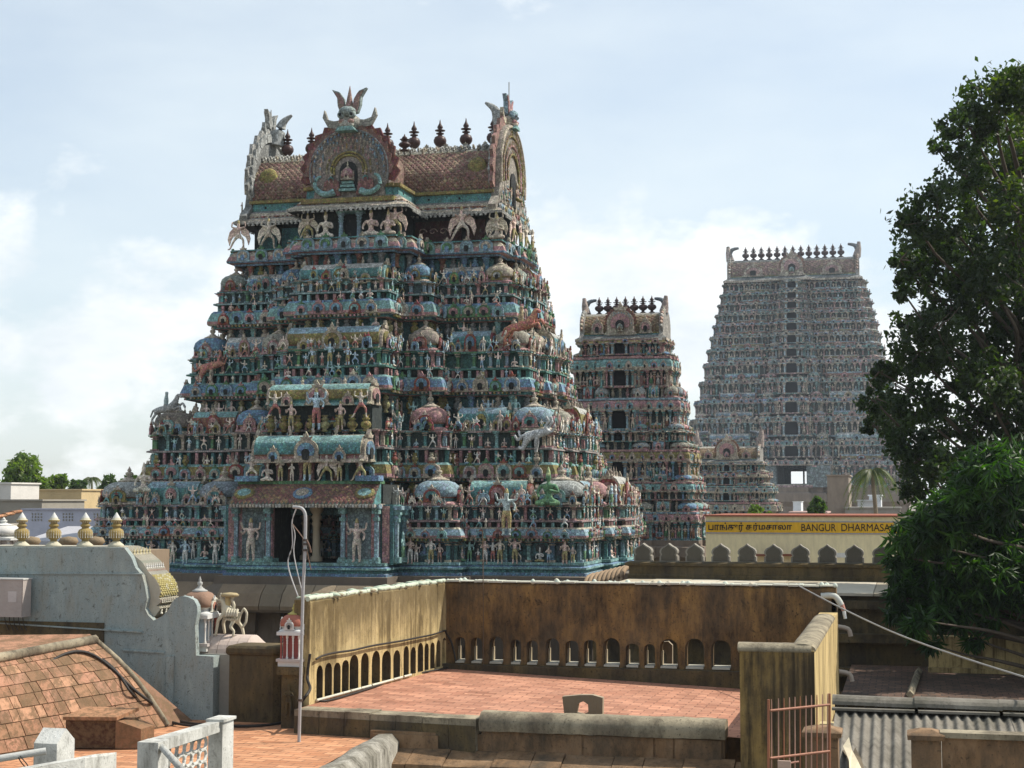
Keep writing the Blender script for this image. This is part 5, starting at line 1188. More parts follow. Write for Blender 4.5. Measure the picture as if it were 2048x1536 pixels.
for x in (43, 107, 170, 232):
    A = pz(x, 1093, yw+.35); h = pz(x, 1026, yw+.35)[1]-A[1]; q = MB(); q.add(GF, at(A[0], yw+.35, A[1], h*.37, h*.37, h), ((.50,.47,.36),(.30,.22,.08),(.26,.20,.09),(.58,.58,.55)))
    for k in range(18):
        t = 2*math.pi*k/18; q.add(SFIN, at(A[0]+h*.215*math.cos(t), yw+.35+h*.215*math.sin(t), A[1]+h*.26, h*.022, h*.022, h*.25), ((.68,.66,.58),))
        q.add(SFIN, at(A[0]+h*.155*math.cos(t), yw+.35+h*.155*math.sin(t), A[1]+h*.72, h*.016, h*.016, h*.09), ((.66,.6,.45),))
    q.build('finial', M_PLAIN, sh, loc=(A[0], yw+.35, A[1]))
# meter box on the wall
A = pz(-25,1230); B = pz(68,1158); mb = MB(); mb.box(A[0], B[0], yw-.42, yw-.10, A[1], B[1], (.42,.37,.34)); bx = mb.build('meter_box', M_PLAIN, loc=(A[0], yw-.1, A[1]))
tag(bx, 'pale grey metal meter box fixed to the blue-grey shrine wall', 'meter box')
mb = MB(); mb.box(A[0]-.02, B[0]+.015, yw-.44, yw-.08, B[1]+.003, B[1]+.03, (.55,.55,.52)); mb.box(B[0]-.012, B[0]-.004, yw-.424, yw-.42, A[1]+.02, B[1]-.02, (.15,.13,.12)); mb.build('lid', M_PLAIN, bx)
C0 = pz(16,1204, yw-.42); C1 = pz(33,1183, yw-.42); mb = MB(); mb.box(C0[0], C1[0], yw-.425, yw-.421, C0[1], C1[1], (.55,.50,.48)); mb.build('notice', M_PLAIN, bx)
mb = MB()
for k in range(5): x = pz(20+9*k,1230)[0]; tube(mb, [(x, yw-.2, A[1]), (x, yw-.17, A[1]-.13-.02*(k % 3)), (x+.02, yw-.06, A[1]-.30)], .009, (.04,.04,.04), 5)
mb.build('wires', M_BLACK, bx)
# ---- small domed shrine on the same roof
def small_shrine(px, ybase, yb_, ytop, w, y, cols, name, label, base=None):
    p = PY(px, ybase, y); q1 = PY(px, yb_, y).z; q2 = PY(px, ytop, y).z
    t = thing(name, label, 'shrine', (p.x, y, p.z)); mb = MB(); hh = q2-q1
    mb.add(KUTA, at(p.x, y, q1, w/2, w/2, hh/1.86), cols); mb.build('dome', M_PLAIN, t, loc=(p.x, y, q1))
    mb = MB(); H = q1-p.z
    mb.box(p.x-w*.50, p.x+w*.50, y-w*.50, y+w*.50, p.z, p.z+.14*H, (.62,.60,.56)); mb.box(p.x-w*.56, p.x+w*.56, y-w*.56, y+w*.56, p.z+.141*H, p.z+.22*H, (.5,.45,.42))
    mb.box(p.x-w*.34, p.x+w*.34, y-w*.34, y+w*.34, p.z+.22*H, q1-.1*H, (.12,.10,.09) if base is None else base)
    for sx in (-1,-.33,.33,1):
        for sy in (-1,-.33,.33,1):
            if abs(sx) == 1 or abs(sy) == 1: mb.add(ROUNDCOL, at(p.x+sx*w*.4, y+sy*w*.4, p.z+.22*H, w*.10, w*.10, .68*H), ((.66,.64,.60) if (sx*sy < .5) else (.34,.10,.08),))
    mb.box(p.x-w*.55, p.x+w*.55, y-w*.55, y+w*.55, q1-.1*H, q1, (.62,.62,.60)); mb.build('body', M_PLAIN, t, loc=(p.x, y, p.z)); return t
small_shrine(398, 1300, 1228, 1152, .62, yw+.62, [(.40,.40,.38),(.26,.16,.11),(.5,.5,.48),(.62,.62,.6),(.6,.58,.5),(.62,.6,.5),(.42,.2,.14),(.6,.6,.55),DARK], 'corner_shrine', 'small domed corner shrine with a grey finial and brown scaled dome, beside the winged statue', (.45,.55,.62))
small_shrine(587, 1331, 1262, 1206, .47, near.y+.1, [(.45,.38,.12),(.36,.13,.09),(.60,.58,.54),(.62,.62,.6),(.60,.6,.58),(.62,.62,.6),(.35,.33,.3),(.6,.6,.55),DARK], 'corner_shrine', 'tiny red and white domed shrine at the near end of the arched yellow wall', (.26,.07,.06))
yy5 = near.y+.1; p = PY(590, 1331, yy5); mb = MB(); mb.box(p.x-.20, p.x+.22, yy5-.2, yy5+.3, ZL-1, p.z-.16, (.2,.13,.07)); mb.box(p.x-.27, p.x+.24, yy5-.28, yy5+.34, p.z-.16, p.z-.004, (.5,.36,.3))
mb.add(FIG['pray'], at(p.x-.02, yy5-.26, p.z-.95, .62), ((.42,.24,.10),(.30,.15,.08),(.4,.22,.1))); tag(mb.build('pillar', M_DARKW, loc=(p.x, yy5, ZL)), 'dark mouldy pillar carrying the tiny red and white shrine', 'pillar')
# ---- ribbed barrel roof and the winged beast on it
A = PY(404, 1300, yw+.55); B = PY(515, 1300, yw+.55); mb = MB(); rb_ = .36; n = 12
for k in range(6):
    xa = A.x+(B.x-A.x)*k/6; xb = A.x+(B.x-A.x)*(k+1)/6-.012; sc1 = 1 if k < 5 else .72
    V = [(x, yw+.85-rb_*1.3*math.cos(math.pi*j/n), A.z-.05+rb_*math.sin(math.pi*j/n)*(1 if x < xb-.001 else (1 if k < 5 else .45))) for x in (xa, xb) for j in range(n+1)]
    mb.add(T(V, [(j, j+1, n+2+j, n+1+j)[::-1] for j in range(n)]+[tuple(range(n+1)), tuple(range(2*n+1, n, -1))], smooth=False), None, ((.56,.46,.40),))
mb.box(A.x, B.x+.05, yw+.3, yw+1.4, ZL, A.z-.05, (.33,.32,.28)); tag(mb.build('vaulted_roof', M_PLAIN, loc=(A.x, yw+.85, A.z)), 'small cream ribbed vault under the winged beast statue', 'roof vault')
yb2 = yw+.8
def q3(px, py, dy=0): return PY(px, py, yb2+dy)
B_ = dict(hip=q3(474,1236), belly=q3(462,1228), chest=q3(450,1220), neck=q3(448,1207), head=q3(444,1199), muz=q3(437,1203),
          fl1=q3(447,1228,-.12), fl2=q3(436,1240,-.16), fl3=q3(432,1268,-.16), fl4=q3(429,1272,-.18), fr1=q3(452,1230,.12), fr2=q3(446,1246,.14), fr3=q3(450,1268,.14),
          hl1=q3(466,1244,-.12), hl2=q3(460,1254,-.16), hl3=q3(468,1262,-.14), hl4=q3(466,1273,-.16), hr1=q3(476,1244,.12), hr2=q3(484,1254,.14), hr3=q3(488,1272,.14),
          t1=q3(482,1228), t2=q3(488,1216), t3=q3(494,1226), t4=q3(492,1245), t5=q3(484,1256))
E_ = [('hip','belly'),('belly','chest'),('chest','neck'),('neck','head'),('head','muz'),('chest','fl1'),('fl1','fl2'),('fl2','fl3'),('fl3','fl4'),('chest','fr1'),('fr1','fr2'),('fr2','fr3'),
      ('hip','hl1'),('hl1','hl2'),('hl2','hl3'),('hl3','hl4'),('hip','hr1'),('hr1','hr2'),('hr2','hr3'),('hip','t1'),('t1','t2'),('t2','t3'),('t3','t4'),('t4','t5')]
R_ = dict(hip=.14, belly=.115, chest=.15, neck=.07, head=.075, muz=.04)
for k in B_:
    if k[0] == 't': R_[k] = .028
    elif k not in R_: R_[k] = .04 if k.endswith(('1','2')) else .028
bt = skin_figure(dict(p={k: tuple(v) for k, v in B_.items()}, e=E_), R_, lambda c: 0)
be = thing('beast_statue', 'ochre and white winged lion statue with a tall flaring canopy, prowling on the ribbed vault', 'statue', q3(462, 1272)); C_ = (.58,.53,.40)
mb = MB(); mb.add(bt, None, (C_,)); mb.build('body', M_PLAIN, be)
mb = MB(); tube(mb, [q3(452,1220), q3(456,1205), q3(455,1194)], .075, (.46,.36,.18), 8, .05); tube(mb, smoothpath([q3(466,1222), q3(468,1210), q3(464,1199), q3(468,1191)], 4), .03, C_, 6)
for k in range(5): tube(mb, smoothpath([q3(452+k*5,1240,-.14), q3(453+k*5,1228,-.17), q3(455+k*5,1219,-.1)], 3), .03, (.55,.5,.38), 6)
mb.add(lathe([(.02,-.5),(.8,-.35),(1,0),(.75,.4),(.02,.55)], 12), Matrix.Translation(q3(460,1190))@Matrix.Diagonal((.20,.15,.10,1)), ((.40,.32,.18),)); mb.build('canopy', M_PLAIN, be)
mb = MB(); tube(mb, smoothpath([q3(440,1205), q3(430,1196), q3(421,1192), q3(414,1190)], 4), .028, C_, 6); tube(mb, smoothpath([q3(443,1197), q3(441,1190), q3(443,1186)], 3), .03, C_, 6, .01)
mb.build('horn', M_PLAIN, be)
# ---- dark plaster block
xa = PY(457,1440,yw-.05).x; xb = PY(556,1440,yw-.05).x; zt = PY(500,1303,yw-.05).z; mb = MB()
ol = [(xa,yw-.05),(xb-.12,yw-.05),(xb,yw+.05),(xb,yw+.62),(xa,yw+.62)]
band(mb, ol, [(0,ZL),(0,zt-.08),(.04,zt-.06),(.055,zt-.01),(.05,zt+.06),(.01,zt+.11),(-.08,zt+.125)], [(.2,.15,.08)]*6, (.3,.26,.18), smooth=False)
tag(mb.build('plaster_block', M_DARKW, loc=(xa, yw, ZL)), 'squat blackened plaster block with rounded top, between the blue-grey wall and bent pole', 'plaster block')
# ---- tiled hip roof in front
mr = MB(); P1 = PZ(335,1452,ZL+.02); P0 = PZ(30,1503,ZL+.02); P00 = P0+(P0-P1)*.9
Q1 = P(190,1282,30.6); Q0 = P(-5,1318,28.2); Q00 = Q0+(Q0-Q1)*1.3; S1 = P(180,1268,31.15); S0 = P(-160,1272,31.2)
nu, nv = 11, 8; wr = random.Random(21)
TC = [(.38,.20,.12),(.42,.22,.14),(.36,.20,.13),(.33,.18,.11),(.24,.14,.08),(.34,.19,.11),(.50,.28,.17)]
def bil(u, v):
    a = P1+(P00-P1)*u; b = Q1+(Q00-Q1)*u; p = a+(b-a)*v; p.z += .16*math.sin(math.pi*min(v, 1)); return p
row = [0]
while row[-1] < .99: row.append(min(1, row[-1]+wr.choice([.11,.13,.12])))
for j in range(len(row)-1):
    u = -.0; us = [0]; sh_ = wr.random()*.05
    while us[-1] < 1: us.append(min(1, us[-1]+wr.choice([.028,.04,.05,.062])))
    for i in range(len(us)-1):
        g = .0012; a, b, c, d = bil(us[i]+g, row[j]+g*3), bil(us[i+1]-g, row[j]+g*3), bil(us[i+1]-g, row[j+1]-g*3), bil(us[i]+g, row[j+1]-g*3)
        nn = (b-a).cross(d-a).normalized(); nn = nn if nn.z > 0 else -nn; h = nn*wr.uniform(.004,.016)
        mr.add(T([a+h,b+h,c+h,d+h,a-nn*.04,b-nn*.04,c-nn*.04,d-nn*.04], [(3,2,1,0),(0,1,5,4),(1,2,6,5),(2,3,7,6),(3,0,4,7)]), None, (wr.choice(TC),))
b0 = [bil(0,k/8) for k in range(9)]; b1 = [bil(1,k/8) for k in range(9)]
for k in range(8): mr.face([b0[k]-Vector((0,0,.012)), b1[k]-Vector((0,0,.012)), b1[k+1]-Vector((0,0,.012)), b0[k+1]-Vector((0,0,.012))][::-1], (.20,.13,.08))
mr.face([Q1, S1, S0, Q00], (.40,.21,.13)); mr.face([P1, P1+Vector((.15,.8,0)), S1, Q1], (.25,.14,.09))
hr = mr.build('tiled_roof', M_CLAY, loc=P0); tag(hr, 'patched orange clay-tiled hip roof sloping down before the blue-grey wall', 'tiled roof')
mb = MB(); n = 16
for (A, B, w) in ((Q1, Q00, .10), (P1, Q1, .06)):
    pts = [A+(B-A)*k/n+Vector((0,0,.02+(.16*math.sin(math.pi*k/n) if w < .1 else 0)+wr.uniform(-.008,.008))) for k in range(n+1)]; tube(mb, pts, w, (.36,.30,.20), 7)
mb.build('ridge_mortar', M_COPING, hr)
# skylight block on the roof
c0 = PZ(232,1497,ZL+.02); mb = MB(); d1 = Vector((-.97,-.20,0)).normalized(); d2 = Vector((.25,.97,0)); w1 = PZ(137,1478,ZL+.3); up_ = Vector((0,0,1))
L1 = .92; a = c0; b = c0+d1*L1; c = b+d2*.5; d = a+d2*.42+Vector((.12,0,0)); hz = .50
e = a+Vector((.42,.12,0))
V = [a,b,c,d]; top = [v+up_*hz for v in V]; mb.add(T([*V,*top], [(0,4,5,1)[::-1],(1,5,6,2)[::-1],(2,6,7,3)[::-1],(3,7,4,0)[::-1],(4,5,6,7),(0,1,5,4)]), None, ((.07,.035,.02),))
V2 = [a+Vector((0,-.03,0)), e, e+d2*.35, a+d2*.5]; mb.add(T([*V2, V2[0]+up_*.5, V2[1]+up_*.34, V2[2]+up_*.36, V2[3]+up_*.5], [(0,1,5,4),(1,2,6,5),(4,5,6,7)]), None, ((.24,.13,.07),))
mb.add(T([a+up_*.50+Vector((.03,-.05,0)), b+up_*.50+Vector((-.03,-.05,0)), c+up_*.62, d+up_*.62, a+up_*.56+Vector((.03,-.05,0)), b+up_*.56+Vector((-.03,-.05,0)), c+up_*.68, d+up_*.68], [(0,1,5,4)[::-1],(4,5,6,7)[::-1],(3,0,4,7),(1,2,6,5),(0,1,5,4)]), None, ((.42,.22,.12),))
tag(mb.build('roof_vent', M_CLAY, loc=c0), 'low clay-capped vent block at the foot of the tiled roof', 'roof vent')
# ---- white stair balustrade and gabled pier, close to the camera
def pent(px0, px1, py0, pyr, dp, depth_px, name, label):
    A = P(px0, py0, dp); B = P(px1, py0, dp); zt = P(px1, pyr, dp).z; mb = MB(); w = .34; ze = zt-.13
    sec = [(0,-2.2),(w,-2.2),(w,ze-A.z),(w/2,zt-A.z),(0,ze-A.z)]
    V = [(A.x, A.y+y, A.z+z) for y, z in sec]+[(B.x, A.y+y, A.z+z) for y, z in sec]
    mb.add(T(V, [(0,5,9,4)[::-1] if 0 else (0,5,9,4),(4,9,8,3),(3,8,7,2),(2,7,6,1),(0,4,3,2,1),(5,6,7,8,9)]), None, ((.6,.6,.55),))
    return tag(mb.build(name, M_WHITE, loc=A), label, 'pier')
pent(68, 121, 1475, 1460, 15.5, 0, 'gabled_pier', 'stained white pier with a little gabled top beside a pipe rail')
mb = MB(); tube(mb, [P(-60,1527,15.0), P(92,1502,15.2)], .035, (.5,.5,.47), 10); tag(mb.build('pipe_rail', M_PLAIN), 'grey metal pipe rail running into the gabled white pier', 'pipe rail')
mb = MB(); tube(mb, smoothpath([P(35,1512,15.1), P(45,1528,15.1), P(62,1545,15.1)], 4), .006, (.03,.03,.03), 5); tube(mb, smoothpath([P(40,1512,15.1), P(55,1530,15.1), P(60,1545,15.1)], 4), .006, (.03,.03,.03), 5); tag(mb.build('wires', M_BLACK), 'thin dark wires hanging from the pipe rail', 'wires')
A = P(-30,1552,13.5); B = P(170,1516,14.2); C = P(214,1512,14.6); mb = MB(); dz = Vector((0,0,-1.0)); bk = Vector((-.02,.22,0))
for a, b in ((A, B), (B, C)):
    mb.add(T([a,b,b+bk,a+bk,a+dz,b+dz,b+bk+dz,a+bk+dz], [(0,1,2,3),(4,5,1,0),(5,6,2,1),(6,7,3,2),(7,4,0,3)]), None, ((.5,.5,.45),))
tag(mb.build('low_wall', M_WHITE, loc=A), 'stained whitewashed wall top at the bottom left edge', 'wall')
bl = thing('stair_balustrade', 'whitewashed stair balustrade with pierced round lattice and square end pier, near the bottom left', 'balustrade', P(360,1560,14.5))
mb = MB(); A = P(417,1444,15.3); B = P(447,1444,15.3); wd = P(432,1444,15.3).x-P(417,1444,15.3).x
mb.box(A.x, A.x+.15, A.y, A.y+.26, A.z-2, A.z, (.62,.62,.58)); mb.box(A.x-.02, A.x+.17, A.y-.02, A.y+.28, A.z+.002, A.z+.03, (.6,.6,.55)); mb.build('end_pier', M_WHITE, bl)
L0 = P(275,1484,13.6); L1 = P(322,1488,13.6); mb = MB(); mb.box(L0.x, L1.x, L0.y, L0.y+.2, L0.z-2, L0.z, (.5,.5,.46)); mb.build('end_pier', M_WHITE, bl)
mb = MB(); a = Vector((L0.x+.0, L0.y, L0.z)); b = Vector((A.x, A.y+.1, A.z)); bk = Vector((.10,.12,0)); th_ = Vector((0,0,.05))
mb.add(T([a,b,b+bk,a+bk*1.6]+[v-Vector((0,0,.10)) for v in (a,b,b+bk,a+bk*1.6)], [(0,1,2,3),(4,5,1,0),(5,6,2,1),(6,7,3,2),(7,4,0,3)]), None, ((.6,.6,.55),)); mb.build('top_rail', M_WHITE, bl)
mb = MB(); a2 = P(322,1492,13.62); tube(mb, [a2, P(372,1548,13.1)], .04, (.5,.5,.47), 4); mb.build('hand_rail', M_WHITE, bl)
mb = MB(); pa_, pb_ = P(338,1500,14.2), P(412,1482,15.2); dd = (pb_-pa_); dd.z = 0; ln = dd.length; dd.normalize()
R = lathe([(.80,-.5),(1.0,-.5),(1.0,.5),(.80,.5)], 12, smooth=False)
for j in range(4):
    for i in range(5):
        c = pa_+dd*(ln*(i+.5)/5)+Vector((0,0,-.02-.115*j-(0)+(pb_.z-pa_.z)*(i+.5)/5)); q = ln/10*1.06
        ring = [c+dd*(q*math.cos(t))+Vector((0,0,.062*math.sin(t))) for t in [2*math.pi*k/12 for k in range(13)]]; tube(mb, ring, .017, (.62,.62,.58), 6)
        mb.add(SFIN, at(c.x+dd.x*q, c.y+dd.y*q, c.z-.11, .02, .02, .11), ((.62,.62,.58),))
mb.build('lattice', M_WHITE, bl)
# ---- bent pole, its dangling wires
b0_ = PZ(598,1484,ZL); yq = b0_.y
def wp(px, py, dy=0): return PY(px, py, yq+dy)
mb = MB(); tube(mb, [wp(598,1484), wp(603,1300), wp(606,1180), wp(610,1100), wp(611,1045)]+smoothpath([wp(611,1045), wp(610,1027), wp(602,1016), wp(586,1014)], 4)[1:], .030, (.42,.42,.42), 10)
po = mb.build('bent_pole', M_METAL, loc=b0_); tag(po, 'thin grey metal pole bent over at the top, with wires hanging from it', 'pole')
mb = MB(); tube(mb, smoothpath([wp(592,1018,.02), wp(584,1045,.05), wp(585,1090,.1), wp(576,1130,.1), wp(596,1193,.05)], 6), .012, (.5,.5,.5), 6); tube(mb, smoothpath([wp(584,1048,.05), wp(590,1070,.1), wp(588,1110,.1), wp(605,1187,.03)], 6), .010, (.5,.5,.5), 6)
tube(mb, smoothpath([wp(585,1048,.05), wp(605,1075,.03), wp(612,1095,.02), wp(622,1140,.02)], 6), .009, (.20,.12,.08), 6); tube(mb, smoothpath([wp(612,1078), wp(618,1090), wp(622,1105,.02)], 6), .018, (.15,.09,.06), 6); mb.build('wires', M_METAL, po)
mb = MB()
for y in (1080, 1088, 1100, 1400): p = wp(610 if y < 1200 else 600, y); mb.add(lathe([(.05,-.02),(.05,.02)], 10), Matrix.Translation(p), ((.08,.06,.05),))
mb.build('clamps', M_METAL, po)
# ---- black hoses
def hose(pts, r, label, name='hose'):
    mb = MB(); tube(mb, smoothpath(pts, 6), r, (.025,.022,.02), 8); return tag(mb.build(name, M_BLACK), label, 'hose')
def onr(u, v, h=.06): return bil(u, v)+Vector((0,-.02,h))
hp = [PV(0,1336,(-16,26),(-8,30))]
def hit(px, py):        # the sloping tile face under a pixel
    n = (P00-P1).cross(Q1-P1).normalized(); r_ = ray(px, py); t = P1.dot(n)/r_.dot(n); p = r_*t; return p*(1-.13/ p.length*1.5)
hs = [hit(-60,1345), hit(0,1334), hit(60,1327), hit(95,1324), hit(130,1308), hit(160,1303), hit(190,1312), hit(225,1338), hit(262,1374), hit(300,1404), PZ(335,1432,ZL+.08), PZ(375,1446,ZL+.05), PZ(430,1450,ZL+.04), PZ(500,1452,ZL+.03), PZ(560,1446,ZL+.03), PZ(592,1426,ZL+.15), wp(606,1400,1.0), wp(620,1378,1.2), near+Vector((.0,-.1,.55)), near+Vector((.05,-.1,1.0))]
hose(hs, .030, 'thick black hose snaking down the tiled roof to the dark plaster block')
hose([hit(205,1318), hit(235,1345), hit(268,1392), PZ(310,1425,ZL+.1), PZ(350,1446,ZL+.06), PZ(400,1453,ZL+.04)], .026, 'second black hose in the shadow beside the blue-grey wall')
fr = Vector((-D.y if False else 0, 0, 0)) if False else Vector((.10, -.02, 0))
up1 = [PV(x, y, aP, bP)+fr*.7 for x, y in ((626,1318),(640,1311),(665,1305),(700,1300),(735,1292),(770,1286),(800,1281),(830,1275),(860,1269),(878,1263),(886,1261))]
hose(up1+[PY(892,1266,yb-.03), PY(902,1283,yb-.03), PY(908,1305,yb-.06), PY(912,1322,yb-.1)], .022, 'black cable clipped along the sunlit yellow wall above its arches', 'cable')
fl1 = [PZ(x, y, ZT+.03) for x, y in ((622,1400),(650,1402),(700,1389),(755,1371),(790,1356),(840,1346),(895,1336))]
hose(fl1, .022, 'grey-black hose lying on the paving along the foot of the sunlit yellow wall')
# thin iron rod against the back wall
mb = MB(); tube(mb, [PY(967,1336,yb-.1), PY(966,1120,yb-.1), PY(965,1060,yb-.1)], .012, (.12,.08,.05), 6); tag(mb.build('iron_rod', M_METAL), 'thin rusty iron rod standing against the ochre back wall', 'rod')
# buttress with whitish top below the kerb
mb = MB(); A = PZ(776,1462,-4.30); B = PZ(560,1590,-4.30); dv = (B-A).normalized(); nv = Vector((-dv.y, dv.x, 0)); nv = nv if nv.x < 0 else -nv
sec = [(-.22,-3),(-.22,-.05),(-.14,.0),(.12,.01),(.26,-.12),(.30,-3)]; V = []; n = 10
for k in range(n+1):
    p = A+(B-A)*k/n; 
    for u, z in sec: V.append(p-nv*u+Vector((0,0,z-.02*math.sin(k*1.7)-.03)))
m_ = len(sec); mb.add(T(V, [(i*m_+j, i*m_+j+1, (i+1)*m_+j+1, (i+1)*m_+j) for i in range(n) for j in range(m_-1)]+[tuple(range(m_))[::-1]], smooth=True), None, ((.45,.42,.36),))
tag(mb.build('sloping_parapet', M_WHITE2, loc=A), 'rough grey-white parapet running from the masonry parapet toward the bottom edge', 'parapet')
# ================================================================ right: roofs, low walls, grille
r = random.Random(31)
# granite hall whose sunlit slab roof shows above the terrace wall
yh = P(1300,1165,50).y; zh = PY(1300,1163,yh).z; hx0 = PY(1258,1165,yh).x; mb = MB()
mb.box(hx0, 30, yh-6.0, yh+4, GROUND, zh, (.20,.17,.13)); ha = mb.build('stone_hall', M_DARKW, loc=(hx0, yh, GROUND)); tag(ha, 'long dark stone hall behind the terrace with a sunlit slab roof edge', 'hall')
q = MB(); x = hx0
while x < 10: w = r.choice([.9,1.2,.7,1.5]); q.box(x+.01, x+w-.01, yh-6.2, yh-.05, zh+.005, zh+.07+r.uniform(0,.04), r.choice([(.50,.44,.33),(.44,.38,.28),(.55,.50,.40)])); x += w
q.build('roof_slabs', M_PLAIN, ha)
q = MB()
for k in range(3): q.box(hx0, 30, yh-6.2-.12*k, yh-6.003, zh-.35-.9*k, zh-.12-.9*k, (.14,.11,.08))
q.build('string_course', M_DARKW, ha)
# battlemented wall standing on it
cw = thing('battlement_wall', 'blackened battlemented wall crowned with pointed arch-shaped merlons, in front of the yellow hostel', 'wall', (hx0, yh, zh))
zc = PY(1400,1124,yh).z; mb = MB()
band(mb, [(hx0,yh),(26,yh),(26,yh+.5),(hx0,yh+.5)], [(.04,zh+.07),(.04,zh+.2),(0,zh+.24),(0,zc-.16),(.10,zc-.12),(.12,zc-.04),(.02,zc)], [(.1,.08,.06)]*6, (.2,.17,.12)); mb.build('wall', M_DARKW, cw, loc=(hx0, yh, zh))
k1 = PY(1385,1100,yh).x-PY(1285,1100,yh).x
mo = [(-.30,0),(.30,0),(.30,.22),(.26,.24),(.265,.30)]+[(.30*math.cos(math.radians(t)), .40+.24*math.sin(math.radians(t))) for t in (-10,10,30,48,64)]+[(.05,.685),(0,.74),(-.05,.685)]+[(.30*math.cos(math.radians(t)), .40+.24*math.sin(math.radians(t))) for t in (116,132,150,170,190)]+[(-.265,.30),(-.26,.24),(-.30,.22)]
hm = (PY(1400,1087,yh).z-zc)/.74; wm = k1*.36/.60
mt = prism(mo, 0, .42); mf = prism([(x*.80, z*.86+.05) for x, z in mo], -.03, 0.0)
for k in range(20):
    x = PY(1285,1100,yh).x+k*k1*.516
    q = MB(); q.add(mt, at(x, yh+.04, zc-.003, wm, 1, hm), ((.27,.25,.21),)); q.add(mf, at(x, yh+.04, zc, wm, 1, hm), ((.10,.09,.07),)); q.build('merlon', M_STONE, cw, loc=(x, yh, zc))
# rolled stone ends under the tower's right corner
ct = thing('cornice_stones', 'rounded sunlit brown cornice stones at the foot of the nearest tower, right side', 'stones', PY(1210,1160,yh+1.5))
for k in range(9):
    q = MB(); x = PY(1183+k*9,1150,yh+1.5).x; z = PY(1183,1166-k*2.2,yh+1.5).z; tube(q, smoothpath([(x,yh+.4,z-.25),(x,yh+.45,z),(x+.02,yh+.8,z+.2),(x+.04,yh+1.6,z+.26)], 3), .085, (.34,.24,.15), 8); q.build('stone', M_STONE, ct)
# ---- hostel with painted sign
yB = 76.0; hb = thing('hostel_building', 'cream yellow hostel building with an orange sign band lettered in Tamil and English', 'building', (PY(1411,1100,yB).x, yB, GROUND))
X0 = PY(1411,1040,yB).x; X1 = PY(1965,1040,yB).x; zT = PY(1500,1033,yB).z
mb = MB(); mb.box(X0, X1, yB, yB+9, GROUND, zT, (.85,.74,.46)); mb.build('wall', mat_tint('cream_paint', .12, (.3,.25,.15), .6, 4), hb, loc=(X0, yB, GROUND))
mb = MB(); mb.box(X0-.08, X1+.08, yB-.12, yB+9.1, zT+.003, zT+.07, (.28,.09,.05)); mb.build('roof_edge', M_PLAIN, hb)
zs0 = PY(1500,1065,yB).z; zs1 = PY(1500,1044,yB).z
mb = MB(); mb.box(X0+.02, X1, yB-.03, yB-.003, zs0, zs1, (.80,.46,.03)); mb.box(X0+.02, X1, yB-.045, yB-.003, zs0-.05, zs0-.001, (.35,.35,.4)); mb.box(X0+.02, X1, yB-.045, yB-.003, zs1+.001, zs1+.05, (.35,.35,.4)); sg = mb.build('sign_band', mat_tint('sign_paint', .05, gs=.5), hb, loc=(X0, yB, zs0))
mb = MB(); a, b = PY(1505,1109,yB), PY(1560,1109,yB); mb.box(a.x, b.x, yB-.5, yB-.003, a.z-.06, a.z+.03, (.25,.09,.05)); a, b = PY(1562,1109,yB), PY(1616,1109,yB); mb.box(a.x, b.x, yB-.5, yB-.003, a.z-.06, a.z+.03, (.25,.09,.05)); mb.box(PY(1655,1105,yB).x, PY(1725,1105,yB).x, yB-.02, yB-.003, a.z-.12, a.z+.10, (.75,.74,.70)); mb.build('window_hood', M_PLAIN, hb)
M_INK, nt_i, b_i = new_mat('sign_lettering'); b_i.inputs['Base Color'].default_value = (.03,.018,.02,1)
def lettering(body, px0, px1, py0, py1, bold=.0):
    cu = bpy.data.curves.new('lettering', 'FONT'); cu.body = body; cu.extrude = .02; cu.offset = bold
    o = bpy.data.objects.new('lettering', cu); col.objects.link(o); dg = bpy.context.evaluated_depsgraph_get(); me = bpy.data.meshes.new_from_object(o.evaluated_get(dg)); bpy.data.objects.remove(o)
    n = len(me.vertices); V = np.empty(n*3); me.vertices.foreach_get('co', V); V = V.reshape(-1, 3); mn, mx = V.min(0), V.max(0)
    a, b = PY(px0, py1, yB), PY(px1, py0, yB); s = [(b.x-a.x)/(mx[0]-mn[0]), (b.z-a.z)/(mx[1]-mn[1])]
    W = np.zeros_like(V); W[:, 0] = a.x+(V[:, 0]-mn[0])*s[0]; W[:, 2] = a.z+(V[:, 1]-mn[1])*s[1]; W[:, 1] = yB-.036-(V[:, 2]-mn[2])*.3
    base = np.array(hb.location+sg.location) ; W -= base; me.vertices.foreach_set('co', W.ravel()); me.update(); me.name = 'lettering'
    me.materials.clear(); me.materials.append(M_INK); t = bpy.data.objects.new('lettering', me); col.objects.link(t); t.parent = sg
lettering('\u0baa\u0bbe\u0b99\u0bcd\u0b95\u0bc1\u0bb0\u0bcd', 1417, 1487, 1045, 1064, .018)
lettering('\u0ba4\u0bb0\u0bcd\u0bae\u0b9a\u0bbe\u0bb2\u0bbe', 1492, 1584, 1046, 1064, .018)
lettering('BANGUR', 1603, 1672, 1048, 1062, .0)
lettering('DHARMASALA', 1683, 1802, 1048, 1062, .0)
